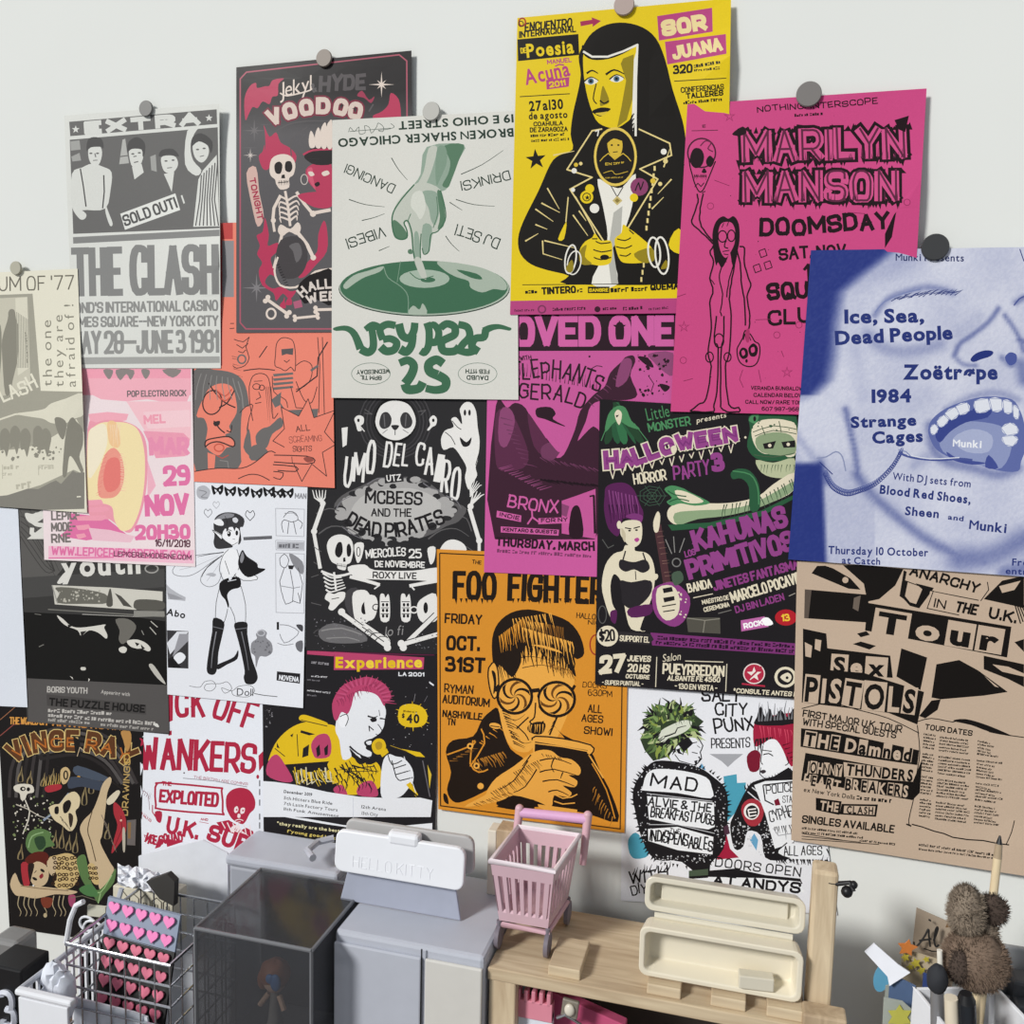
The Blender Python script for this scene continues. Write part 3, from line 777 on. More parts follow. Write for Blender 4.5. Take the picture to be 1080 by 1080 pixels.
# white bin with slatted side
a0 = W(20, 1046, .262); a1 = W(72, 1055, .262); zt_ = (a0.z + a1.z) / 2
bn = thing('slatted_bin', 'white bin with a slatted side beside the wire basket', 'bin', ((a0.x + a1.x) / 2, -.24, DESK))
y0, y1 = -.262, -.130
MB().box(((a0.x + a1.x) / 2, y0, (zt_ + DESK) / 2 - .003), (a1.x - a0.x, .003, zt_ - DESK - .006)).build('front_panel', white_p, bn, .001)
MB().box(((a0.x + a1.x) / 2 + .002, y0, zt_), (a1.x - a0.x + .008, .008, .006)).build('front_rim', white_p, bn, .002)
k = MB()
for i in range(14):
    y = y0 + (y1 - y0) * (i + .5) / 14; k.box((a0.x, y, (zt_ + DESK) / 2), (.0025, .003, zt_ - DESK))
k.build('side_slats', white_p, bn)
MB().tube([(a0.x, y0, zt_), (a0.x, y1, zt_), (a0.x + .004, y1 + .01, zt_ + .03)], .003, 8).build('side_rim', mat('grey_white_plastic', '#b4b8c2', .35), bn)
cr_ = MB(); 
for i in range(6): cr_.ball(W(56 + (i % 3) * 6, 1030 + i * 6, .23), (.011, .012, .016), 9, 6, None, .12, i)
cr_ = cr_.build('tissue', mat('white_tissue', '#dadfea', .8)); tag(cr_, 'crumpled white tissue tucked in the slatted bin', 'tissue')
# handle loops of the clear pouch with black and white loops behind the basket rim
pc = thing('striped_hair_clips', 'clear bag of white looped hair clips with black cards at the back of the basket', 'hair clips', W(95, 1000, .13))
k = MB()
for i, (px, py, r_) in enumerate(((92, 974, .010), (99, 980, .013), (94, 988, .011), (100, 993, .014), (88, 998, .010))):
    c = W(px, py, .13); k.tube([c + Vector((r_ * math.cos(a), -.002 * i * .5, r_ * .8 * math.sin(a))) for a in [2 * PI * t / 16 for t in range(16)]], .0014, 6, True)
k.build('loops', mat('white_enamel', '#e2e4ea', .3), pc)
MB().prism([W(84, 968, .124), W(110, 974, .124), Vector((W(110, 974, .124).x, -.124, DESK)), Vector((W(84, 968, .124).x, -.124, DESK))], (0, .003, 0)).build('backing', black_p, pc)
MB().prism([W(92, 955, .122), W(111, 957, .122), W(111, 968, .122), W(92, 966, .122)], (0, .003, 0)).build('tab', mat('beige_tab', '#c6c4b4', .5), pc)
MB().tube([W(70, 994, .13), W(74, 970, .13), W(80, 955, .13), W(88, 951, .13)], .003, 8).build('handle', white_p, pc)
# tissue pack and cream box with little house drawing
hb_ = thing('printed_box', 'cream box printed with a row of small houses behind the basket', 'box', W(150, 960, .1))
H = Sheet  # (flat print helper not used here)
MB().prism([W(119, 934, .1), W(183, 944, .1), W(183, 1000, .1), W(119, 990, .1)], (0, .025, 0)).build('body', mat('cream_card', '#d6d0bd', .6), hb_, .001)
k = MB()
ink = mat('brown_ink', '#5d564a', .7)
for i in range(5):
    x = 124 + i * 12; y = 944 + i * 2
    k.tube([W(x, y + 8, .1005), W(x, y, .1005), W(x + 5, y - 5 + (i % 2) * 2, .1005), W(x + 10, y + 1.6, .1005), W(x + 10, y + 9.6, .1005)], .0004, 4); k.tube([W(x + 3, y + 9, .1005), W(x + 3, y + 4, .1005), W(x + 6, y + 4.5, .1005), W(x + 6, y + 9.5, .1005)], .0003, 4)
k.build('house_print', ink, hb_)
rg = random.Random(4); v = []; f = []
nx, ny = 16, 7
for i in range(nx + 1):
    for j in range(ny + 1):
        u, t = i / nx, j / ny; base_ = W(124 + 62 * u, 911 + 13 * u + 22 * t + rg.uniform(-1.5, 1.5), .085 + .02 * t + rg.uniform(-.006, .006)); v.append(base_)
for i in range(nx):
    for j in range(ny): f.append((i * (ny + 1) + j, (i + 1) * (ny + 1) + j, (i + 1) * (ny + 1) + j + 1, i * (ny + 1) + j + 1))
o = MB().add(v, f).build('wrapping_paper', mat('crumpled_white_paper', '#e2e4ea', .6)); tag(o, 'crumpled white wrapping paper lying over the house-printed box', 'paper')
o = MB().prism([W(146, 903, .05), W(214, 886, .05), W(240, 900, .05), Vector((W(240, 900, .05).x, -.05, DESK)), Vector((W(146, 903, .05).x, -.05, DESK))], (0, .002, 0)).build('white_card', mat('white_card', '#dfe2ea', .6)); tag(o, 'white card leaning on the wall under the red lettered poster', 'card')
o = MB().prism([W(154, 930, .112), W(176, 922, .112), W(184, 930, .112), W(183, 956, .112), W(168, 948, .112)], (0, .008, 0)).build('black_pouch', mat('grey_black_cloth', '#3c3a38', .7)); tag(o, 'dark grey cloth corner beside the house-printed box', 'pouch')
# black block with numeral
b0, b1 = W(-14, 1040, .2), W(26, 1044, .2); zt2 = W(10, 1022, .2).z
nbx = thing('numeral_block', 'black block with a white numeral three at the left edge', 'calendar block', ((b0.x + b1.x) / 2, -.19, DESK))
MB().box(((b0.x + b1.x) / 2 - .002, -.18, (zt2 + DESK) / 2), (b1.x - b0.x - .004, .04, zt2 - DESK)).build('body', black_p, nbx, .002)
raised('3', Vector((W(3, 1078, .2).x, -.2015, W(8, 1080, .2).z)), Vector((W(21, 1078, .2).x, -.2015, W(8, 1080, .2).z)), W(8, 1046, .2).z - W(8, 1080, .2).z, .001, lambda z: 0, mat('white_ink', '#c9ccd8', .5), nbx, .22, 'numeral')
g0, g1 = W(-10, 990, .15), W(18, 994, .15)
cm = thing('grey_capped_box', 'small grey topped black box behind the numeral block', 'box', ((g0.x + g1.x) / 2, -.14, DESK))
zt3 = (g0.z + g1.z) / 2
MB().box(((g0.x + g1.x) / 2, -.135, (zt3 - .032 + DESK) / 2), (g1.x - g0.x, .03, zt3 - .032 - DESK)).build('body', black_p, cm, .002)
MB().box(((g0.x + g1.x) / 2, -.135, zt3 - .016), (g1.x - g0.x, .032, .032)).build('cap', mat('grey_metal_cap', '#8f8e8e', .35, metal=.3), cm, .005)

# ---- right: cards, pen box, brushes, plush, grey tray
cd_ = [W(967, 958, .03), W(1010, 977, .03), Vector((W(1002, 1018, .045).x, -.05, DESK)), Vector((W(950, 1003, .045).x, -.05, DESK))]
kc = thing('kraft_card', 'kraft card with black script lettering leaning on the wall', 'card', mean(cd_[2], cd_[3]))
MB().prism(cd_, (0, .002, 0)).build('card', mat('kraft_paper', '#a89886', .8), kc)
k = MB()
S = lambda x, y: W(940 + x / 5.4, 880 + y / 5.4, .0415 + (y - 560) * .00004)
for l in ('128,612 136,640 160,622 190,580 212,540 214,580 222,640', '158,606 230,596', '240,606 262,552 264,528 252,548 246,610 256,640 272,628', '213,486 226,492'):
    p_ = spline(pts(l), False, 4); k.tube([S(*p) for p in p_], .0009, 5)
k.tube([S(185, 650), S(230, 665), S(285, 668)], .0006, 4)
k.build('lettering', mat('black_ink', '#1c1a19', .6), kc)
MB().prism([S(310, 530), S(322, 505), S(340, 530)], (0, .001, 0)).build('printed_mark', mat('brown_mark', '#6d4f30', .7), kc)
fl = [W(952, 1000, .06), W(990, 1012, .06), Vector((W(988, 1060, .075).x, -.08, DESK)), Vector((W(944, 1050, .075).x, -.08, DESK))]
fc = thing('floral_sheet', 'tan sheet with yellow-green flower prints below the kraft card', 'sticker sheet', mean(fl[2], fl[3]))
MB().prism(fl, (0, .001, 0)).build('sheet', mat('tan_film', '#b5a78e', .5), fc)
k = MB()
for px, py, r_ in ((955, 1010, 5), (966, 1016, 6), (977, 1012, 4), (960, 1020, 4), (972, 1024, 5)):
    k.prism([W(px + r_ * (1 if t % 2 else .5) * math.cos(t * PI / 5), py + r_ * (1 if t % 2 else .5) * math.sin(t * PI / 5), .066) for t in range(10)], (0, .0005, 0))
k.build('flower_print', mat('olive_yellow_print', '#b3a63c', .6), fc)
o = MB().prism([W(957 + (11 if t % 2 == 0 else 5.5) * math.cos(-PI / 2 + t * PI / 5 + .2), 1000 + (9 if t % 2 == 0 else 5) * math.sin(-PI / 2 + t * PI / 5 + .2), .068) for t in range(10)], (0, .0015, 0)).build('star_sticker', mat('orange_paper', '#c9793a', .6)); tag(o, 'small orange star sticker beside the kraft card', 'sticker')
k = MB(); tagp = [(922, 995), (912, 1004), (936, 1030), (938, 1040), (960, 1026), (948, 1018)]
bmk = thing('bookmark', 'white bent bookmark with a light blue oval sticking up left of the pen box', 'bookmark', W(940, 1030, .105))
MB().prism([W(x, y, .1 + (y - 995) * .0004) for x, y in tagp], (0, .0015, 0)).build('card', mat('white_glossy_card', '#dcdfe8', .35), bmk)
MB().prism([W(930 + 8 * math.cos(t) - 4 * math.sin(t), 1032 + 14 * math.sin(t) + 3 * math.cos(t), .104) for t in [2 * PI * i / 18 for i in range(18)]], (0, .0015, 0)).build('oval_tab', mat('sky_blue_paper', '#5f9fc0', .5), bmk)
MB().prism([W(934, 1040, .106), W(944, 1038, .106), Vector((W(944, 1038, .106).x, -.106, DESK)), Vector((W(934, 1040, .106).x, -.106, DESK))], (0, .0015, 0)).build('stem', mat('clear_film', '#aab0a8', .25, alpha=.8), bmk)
o = MB().prism([W(938, 1040, .112), W(950, 1032, .112), W(966, 1040, .112), Vector((W(966, 1040, .112).x, -.112, DESK)), Vector((W(940, 1040, .112).x, -.112, DESK))], (0, .0015, 0)).build('blue_card', mat('slate_blue_paper', '#54698c', .5)); tag(o, 'slate blue card leaning left of the white pen box', 'card')
o = MB().prism([W(974, 1026, .1), W(984, 1030, .1), Vector((W(984, 1042, .1).x, -.1, DESK)), Vector((W(976, 1042, .1).x, -.1, DESK))], (0, .0015, 0)).build('navy_card', mat('navy_paper', '#33457a', .5)); tag(o, 'small navy card behind the black-tipped brush', 'card')
gx = thing('green_sticker', 'yellow-green flower sticker with clear border at the foot of the pen box', 'sticker', W(945, 1080, .13))
MB().prism([W(932, 1052, .128), W(952, 1056, .128), W(968, 1070, .128), W(968, 1095, .128), (W(930, 1095, .128))], (0, .001, 0)).build('border', mat('clear_film', '#aab0a8', .25, alpha=.8), gx)
MB().prism([W(949 + (14 if t % 2 else 8) * math.cos(t * PI / 6), 1073 + (13 if t % 2 else 8) * math.sin(t * PI / 6), .1295) for t in range(12)], (0, .001, 0)).build('flower', mat('lime_print', '#b7b452', .5), gx)

# pen box turned a corner towards the room
zt4 = W(966, 1042, .15).z; c0 = level_at(966, 1042, zt4); c1 = level_at(1001, 1086, zt4); s1 = .07; th = .003
e1 = (c1 - c0).normalized(); e2 = Vector((-e1.y, e1.x, 0)); e2 = e2 if e2.x > 0 else -e2; ang = math.atan2(e1.y, e1.x)
ctr = Vector((c0.x, c0.y, 0)) + e1 * (s1 / 2) + e2 * (s1 / 2)
pb = thing('pen_box', 'white open pen box at the lower right holding brushes', 'pen holder', Vector((ctr.x, ctr.y, DESK)))
k = MB()
for d_, e_, o_ in ((e2, e1, -1), (e2, e1, 1), (e1, e2, -1), (e1, e2, 1)):
    c = ctr + d_ * (o_ * s1 / 2); k.box((c.x, c.y, (zt4 + DESK) / 2), (s1 + th, th, zt4 - DESK), math.atan2(e_.y, e_.x))
k.build('walls', white_p, pb, .0008)
MB().box((ctr.x, ctr.y, DESK + .002), (s1, s1, .003), ang).build('floor_panel', white_p, pb)
PC = Vector((ctr.x, ctr.y, 0))
def stick(name, label, pA, pB, r0, r1, m, cat, tip=None, grp='brushes and pens in the pen box', group=True):
    """a handle from inside the box to a point up in the air"""
    root = thing(name, label, cat, Vector((pA.x, pA.y, pA.z)), grp)
    MB().tube([pA, pA.lerp(pB, .5), pB], r0, 10, False, r1).build('handle', m, root)
    if tip: tip(root, pA, pB)
    return root
cb_ = lambda dx, dy: Vector((ctr.x + dx, ctr.y + dy, DESK + .006))
tanw = wood_mat('tan_bamboo', '#cbb592', '#e6d6b4')
def t_brush(root, a, b):
    d_ = (b - a).normalized(); MB().tube([b, b + d_ * .012], .0034, 10, False, .0028).build('ferrule', mat('tan_ferrule', '#a8957c', .4), root); MB().tube([b + d_ * .012, b + d_ * .019], .0026, 8, False, .0008).build('tip', black_p, root)
stick('bamboo_pen', 'cream bamboo pen rising above the plush toward the tan poster', cb_(-.006, .004), W(1052, 905, .12), 0.0036, .0034, tanw, 'pen', t_brush)
def t_round(root, a, b):
    MB().ball(b + Vector((0, 0, .006)), (.008, .008, .0125), bump=.03).build('bristles', mat('black_bristle', '#2c2e33', .8), root)
stick('round_brush', 'small round brush with black bristles and grey handle', cb_(-.012, -.004), W(988, 1040, .18), .0035, .005, mat('grey_handle', '#8f8f92', .35, metal=.4), 'brush', t_round)
stick('white_pen', 'white pen leaning against the plush in the pen box', cb_(.0, -.012), W(991, 1002, .17), .004, .0022, mat('white_lacquer', '#e6e2d8', .3), 'pen')
def t_cap(root, a, b): MB().tube([b, b.lerp(a, -.02)], .0072, 10, False, .0045).build('cap', black_p, root)
stick('black_brush', 'brush with thick glossy black handle at the front of the pen box', cb_(.02, -.014), W(1019, 1056, .2), .0055, .0072, mat('glossy_black', '#202328', .2), 'brush', t_cap)
stick('cream_brush', 'brush with cream handle standing beside the black handled brush', cb_(.006, -.02), W(1003, 1052, .2), .005, .0052, mat('cream_lacquer', '#d8cdb8', .35), 'brush')
# plush
fur = mat('brown_plush_fur', '#776557', .95, noise=.25, nscale=200); fur2 = mat('dark_plush_fur', '#4c4039', .95, noise=.2, nscale=200); fur3 = mat('taupe_plush_fur', '#85786a', .95, noise=.22, nscale=200)
dp = .16; sc_ = (D - dp) / F * 1.03
def el(px, py, rx, ry, rdep, m, name, root, hair, seed, dd=0):
    c = W(px, py, dp + dd); r = (rx * sc_, rdep * sc_, ry * sc_); k = MB().ball(c, r, 28, 18, None, .025, seed); rg = random.Random(seed); v = []; f = []
    for i in range(hair):
        z = rg.uniform(-1, 1); a = rg.uniform(0, 2 * PI); q_ = math.sqrt(1 - z * z); n_ = Vector((q_ * math.cos(a), q_ * math.sin(a), z)); p = Vector((n_.x * r[0], n_.y * r[1], n_.z * r[2])); n2 = (n_ + Vector((rg.uniform(-.5, .5), rg.uniform(-.5, .5), rg.uniform(-.2, .6)))).normalized(); t_ = n_.orthogonal().normalized() * .00045; ln_ = rg.uniform(.002, .0048); b = len(v)
        v += [c + p * .97 - t_, c + p * .97 + t_, c + p * .97 + n2 * ln_]; f.append((b, b + 1, b + 2))
    k.add(v, f, True); return k.build(name, m, root)
pl = thing('plush_bear', 'brown fuzzy plush bear with one dark ear perched on the pen box', 'plush toy', W(1028, 1042, dp))
el(1029, 1013, 29, 29, 26, fur, 'body', pl, 3800, 1); el(1019, 961, 15.5, 26, 17, fur3, 'head', pl, 2600, 2, -.004); el(1046, 960, 14, 15.5, 9, fur2, 'ear', pl, 900, 3, -.01); el(1013, 1020, 9, 16, 8, fur2, 'arm', pl, 600, 4, .014); el(1036, 985, 14, 20, 14, fur3, 'neck', pl, 900, 5, -.012)
MB().tube([W(1030, 1036, dp), Vector((ctr.x + .016, ctr.y + .01, DESK + .008))], .003, 8).build('stick', tanw, pl)
# grey tray at the right edge
ta, tb = W(1042, 996, .06), W(1130, 1004, .06); ztt = (ta.z + tb.z) / 2
gt = thing('desk_organiser', 'grey plastic organiser with dark compartments at the right edge', 'organiser', ((ta.x + tb.x) / 2, -.14, DESK))
yb, yf = -.06, -.11
xA, xB = ta.x, tb.x
k = MB()
k.box(((xA + xB) / 2, yb, (ztt + DESK) / 2), (xB - xA, .006, ztt - DESK)); k.box((xA, (yb + yf) / 2, (ztt - .02 + DESK) / 2), (.006, yb - yf, ztt - .02 - DESK)); k.box((xB, (yb + yf) / 2, (ztt + DESK) / 2), (.006, yb - yf, ztt - DESK)); k.box(((xA + xB) / 2, yf, (ztt - .05 + DESK) / 2), (xB - xA, .006, ztt - .05 - DESK))
k.build('shell', mat('light_grey_plastic', '#a9aaac', .4, noise=.02), gt, .002)
for i, (fy, hh) in enumerate(((.25, .018), (.5, .034), (.75, .048))): MB().box(((xA + xB) / 2, yb + (yf - yb) * fy, (ztt - hh + DESK) / 2), (xB - xA - .008, .004, ztt - hh - DESK)).build('divider', grey_p, gt, .001)
for i, (fy, hh) in enumerate(((.13, .012), (.37, .028), (.62, .042))): MB().box(((xA + xB) / 2 + .004, yb + (yf - yb) * fy, (ztt - hh + DESK) / 2), (xB - xA - .02, .02, ztt - hh - DESK), 0, .12).build('insert', dark_p, gt, .003)
# ================================================================ THE POSTERS (drawn in zoomed photo coordinates)
def clash():
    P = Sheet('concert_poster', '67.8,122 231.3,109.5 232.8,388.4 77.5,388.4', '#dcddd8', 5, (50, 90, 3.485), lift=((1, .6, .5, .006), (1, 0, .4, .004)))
    g, d, pw = '#868685', '#6a6968', '#d9dad5'  # glare is painted into the ink greys, paler towards the foot
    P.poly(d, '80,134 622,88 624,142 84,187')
    P.star(pw, 104, 162, 15, 6); P.star(pw, 594, 120, 14, 6)
    P.tx(pw, 'EXTRA', '132,182 566,145', 48, .34, gap=.1, sl=.02)
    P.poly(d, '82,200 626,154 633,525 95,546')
    P.poly('#a3a3a0', '84,206 118,202 122,236 86,240'); P.poly('#a3a3a0', '88,262 118,248 124,276 92,280')
    P.poly('#b5b5b1', '264,290 276,200 286,196 292,240 300,286'); P.ln(d, 4, '268,262 296,258')
    # four standing players
    P.sp(pw, '90,326 128,302 164,288 206,300 236,320 232,384 214,452 146,458 92,446')
    P.sp(pw, '150,238 158,224 190,222 201,246 194,282 178,300 162,290 152,268')
    P.sp('#4f4e4e', '144,242 148,202 170,190 200,198 207,232 196,226 160,228')
    for x in (160, 184): P.ell(d, x, 250, 6, 3)
    P.ln(d, 3, '168,276 184,275'); P.ln(d, 4, '174,250 178,264')
    P.ln('#4f4e4e', 5, '121,306 132,370 142,446'); P.ln('#4f4e4e', 5, '207,330 209,390 203,452')
    P.sp(pw, '92,440 112,450 142,472 138,490 120,492 96,462'); P.sp(pw, '214,440 226,470 240,508 230,516 214,470')
    P.sp(pw, '299,238 316,222 342,224 354,244 346,284 326,302 308,292')
    P.sp('#4f4e4e', '294,246 298,208 330,190 358,212 358,250 350,262 346,236 310,234')
    P.poly(pw, '311,300 346,288 354,320 320,346'); P.ln(d, 4, '316,262 328,260'); P.ln(d, 4, '318,284 334,280'); P.ell(d, 314, 252, 6, 3); P.ell(d, 338, 248, 6, 3)
    P.sp(pw, '418,266 446,258 472,264 480,292 464,318 440,322 424,306'); P.poly(pw, '428,326 466,318 457,392 440,352')
    P.sp('#4f4e4e', '410,262 420,238 462,234 484,262 446,254'); P.ell(d, 436, 278, 6, 3); P.ell(d, 462, 275, 6, 3); P.ln(d, 3, '440,304 458,302')
    P.poly('#a3a3a0', '378,262 398,254 402,318 382,312')
    P.sp(pw, '514,168 556,154 540,178 526,226 536,276 566,312 546,332 506,290')
    P.sp(pw, '534,220 556,204 584,214 594,240 586,268 566,284 542,264'); P.sp('#4f4e4e', '528,226 534,190 566,176 606,206 602,250 590,222 556,206')
    P.ell(d, 552, 236, 6, 3); P.ell(d, 576, 232, 6, 3); P.ln(d, 3, '560,262 576,258')
    P.poly(pw, '555,346 572,312 622,256 633,518 536,520')
    for i in range(7): P.ln('#5a5959', 4.5, [(566 + i * 10, 330 - i * 9), (560 + i * 9, 420), (545 + i * 14, 516)])
    P.ln(pw, 6, '493,404 503,434')
    P.poly('#e4e5e0', '268,472 470,397 488,458 285,531'); P.tx('#555555', 'SOLD OUT!', '287,520 480,450', 44, .2)
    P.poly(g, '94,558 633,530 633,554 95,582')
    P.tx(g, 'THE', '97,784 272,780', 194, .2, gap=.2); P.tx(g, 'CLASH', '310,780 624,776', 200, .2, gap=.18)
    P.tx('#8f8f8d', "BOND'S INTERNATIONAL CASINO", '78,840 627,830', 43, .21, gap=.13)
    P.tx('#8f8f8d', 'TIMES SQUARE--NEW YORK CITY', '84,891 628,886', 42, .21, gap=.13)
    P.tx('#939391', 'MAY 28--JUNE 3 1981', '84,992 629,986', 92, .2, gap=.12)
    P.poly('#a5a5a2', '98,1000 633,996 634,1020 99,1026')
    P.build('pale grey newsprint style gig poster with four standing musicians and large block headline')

def voodoo():
    P = Sheet('concert_poster', '249.2,71 434,53.3 436,350 249.2,351', '#2c292b', 5, (235, 40, 3.376))
    pk, cr, gy = '#b83c5c', '#e2d3c8', '#5c585a'
    glare = lambda X, Y: tuple(a + (b - a) * max(0, min(1, (Y - 190) / 150)) for a, b in zip((.165, .155, .16), (.36, .35, .36)))  # grey glare painted over the black, stronger towards the bottom
    P.soft(glare, 46, 60, 676, 1050, 8, 24)
    P.ln('#b05a6c', 5, '392,1036 82,1036 62,1014 62,146 84,122 628,60 655,82 656,300')
    P.sp(pk, '80,292 77,216 96,172 118,160 122,178 150,172 166,170 178,150 218,144 198,164 196,204 176,210 166,236 142,226 124,250 106,246 92,272')
    P.sp(pk, '536,276 566,262 590,236 598,196 626,218 634,270 624,290 545,288')
    P.tx(cr, 'Jekyl', '204,214 316,186', 56, .0, 'b', sl=.25, gap=.06); P.ln(cr, 5, '204,196 230,206 300,190 320,180', sm=3)
    P.tx(gy, '&', '322,196 336,192', 34, .2); P.tx('#595456', 'HYDE', '342,194 506,188', 62, .24, sl=.1, j=.1)
    P.tx('#d9c6bb', 'VOODOO', '172,318 240,292 310,276 390,274 440,284 492,292', 62, .3, gap=.16, out=('#7d2c40', .1), j=.05)
    for x, y in ((424, 240), (470, 252)): P.star('#2c292b', x, y, 11, 3, 4)
    P.sp('#a03a55', '478,206 496,188 520,220 540,208 528,232 504,214'); P.ln(gy, 5, '520,262 536,236')
    for cx, cy, r, c in ((565, 166, 46, cr), (98, 418, 26, '#cfc5bf'), (112, 330, 42, '#6f6b6d'), (120, 890, 52, '#837f82')):
        P.star(c, cx, cy, r, r * .1, 4); P.star(c, cx, cy, r * .5, r * .1, 4, -PI / 4)
    P.sp('#d3b1a7', '84,482 118,460 130,550 146,636 124,672 104,600'); P.tx('#a8374f', 'TONIGHT', '94,500 124,650', 22, .2, rot=0)
    # flames
    P.sp(pk, '140,462 128,420 150,396 150,340 146,310 166,352 190,336 206,372 240,392 262,420 252,448 222,420 192,424 172,452 158,470')
    P.sp(pk, '150,640 164,700 160,740 190,730 214,736 186,768 170,790 190,850 168,842 150,870 176,892 210,886 240,902 262,900 238,930 214,910 190,936 180,908 140,880 128,830 140,800 122,770 132,740 120,704 142,690')
    P.sp(pk, '268,850 300,800 336,760 340,700 360,650 372,690 370,760 330,810 292,850')
    for x, y, h in ((142, 440, 60), (236, 950, 44), (214, 962, 40)): P.flame(pk, x, y, 22, h, 6)
    # skeleton
    P.sp(cr, '166,470 174,430 206,414 240,420 258,448 252,486 236,500 236,532 206,540 190,520 186,504 172,492')
    P.sp('#252123', '184,452 200,440 212,452 206,482 188,480'); P.sp('#252123', '224,442 242,440 248,462 238,478 222,470'); P.poly('#252123', '210,488 220,486 222,500 208,500')
    P.ln('#252123', 3, '196,516 234,512'); P.hatch('#252123', 200, 508, 232, 506, 7, 0, 18, 2, 0)
    P.ln(cr, 9, '222,545 232,600 240,670'); 
    for i in range(5):
        y = 570 + i * 18
        P.ln(cr, 8, [(232 + i * 2, y + 8), (205, y - 4), (196 + i * 3, y + 16)], 3, sm=3); P.ln(cr, 8, [(232 + i * 2, y + 8), (262, y - 8), (276 - i * 3, y + 8)], 3, sm=3)
    P.ln(cr, 11, '206,560 182,606 178,650'); P.ln(cr, 9, '178,650 184,690'); P.ln(cr, 11, '262,548 290,590 320,626'); P.ln(cr, 12, '320,624 384,612')
    P.ell(cr, 321, 626, 11); P.ell(cr, 180, 650, 9)
    P.sp(cr, '196,688 206,664 240,680 266,656 278,676 266,702 236,690 212,706')
    P.ln(cr, 13, '264,690 300,736 322,782'); P.ln(cr, 11, '210,700 198,760 182,820'); P.ell(cr, 322, 782, 10)
    P.sp('#484446', '206,720 262,706 296,740 300,800 270,850 216,856 196,820 188,780'); P.sp('#6a6668', '236,740 270,730 282,770 262,800 250,760')
    # guest in a feather hat
    P.sp(pk, '296,468 330,446 384,440 390,560 360,580 330,542 304,510'); P.sp('#cf5a74', '300,470 318,462 322,500 330,540 308,508')
    P.sp('#282426', '290,420 312,396 350,388 392,392 392,446 332,452 300,436'); P.ln(pk, 7, '286,416 320,400 392,396', sm=3)
    for x, y, a in ((318, 330, -4), (340, 318, 0), (360, 300, 4), (380, 290, 6)): P.sp(cr, [(x - 8, 390), (x - 12, y + 30), (x + a, y), (x + 10, y + 28), (x + 10, 388)])
    P.sp(cr, '304,478 318,476 326,488 312,492'); P.sp(cr, '352,480 372,472 380,484 360,492'); P.sp('#2a1a20', '326,520 340,512 346,522 334,530')
    P.ring('#c8bfb8', 290, 504, 12, 18, 3); P.sp(pk, '266,560 330,548 386,556 388,600 340,606 300,590'); P.ln(gy, 4, '190,330 240,306 300,296 380,296', sm=3); P.ln(gy, 4, '244,420 246,360 300,318', sm=3)
    # wheel, sign and bones
    P.ln(cr, 7, '196,780 184,830 204,880 258,888 300,860 330,832 388,822', sm=3)
    for i in range(9): P.ln('#2c292b', 3, [(190 + i * 4, 810 + i * 9), (202 + i * 4, 806 + i * 9)])
    P.sp('#1f1b1d', '266,890 300,850 340,834 390,828 392,950 330,930 290,946'); P.tx('#d8cdc6', 'HALLO', '284,926 318,902 388,892 420,890', 36, .22, j=.06); P.tx('#d8cdc6', 'WEEN', '304,950 340,938 392,936 440,936', 34, .22, j=.06)
    def bone(x0, y0, x1, y1, r):
        P.ln(cr, r * 1.1, [(x0, y0), (x1, y1)])
        a = math.atan2(y1 - y0, x1 - x0)
        for x, y in ((x0, y0), (x1, y1)):
            for k in (-1, 1): P.ell(cr, x - k * r * .8 * math.sin(a), y + k * r * .8 * math.cos(a), r * .9, n=10)
    bone(156, 930, 232, 984, 10); bone(256, 998, 338, 990, 8); bone(330, 968, 400, 966, 9)
    P.ring(cr, 172, 982, 16, 18, 7); P.poly('#c48', '0,0 0,0 0,0'); P.poly('#b0607a', '250,940 278,932 284,958 256,964')
    P.build('black gig poster with white skeleton, pink flames and feathered dancer', rough=.32)

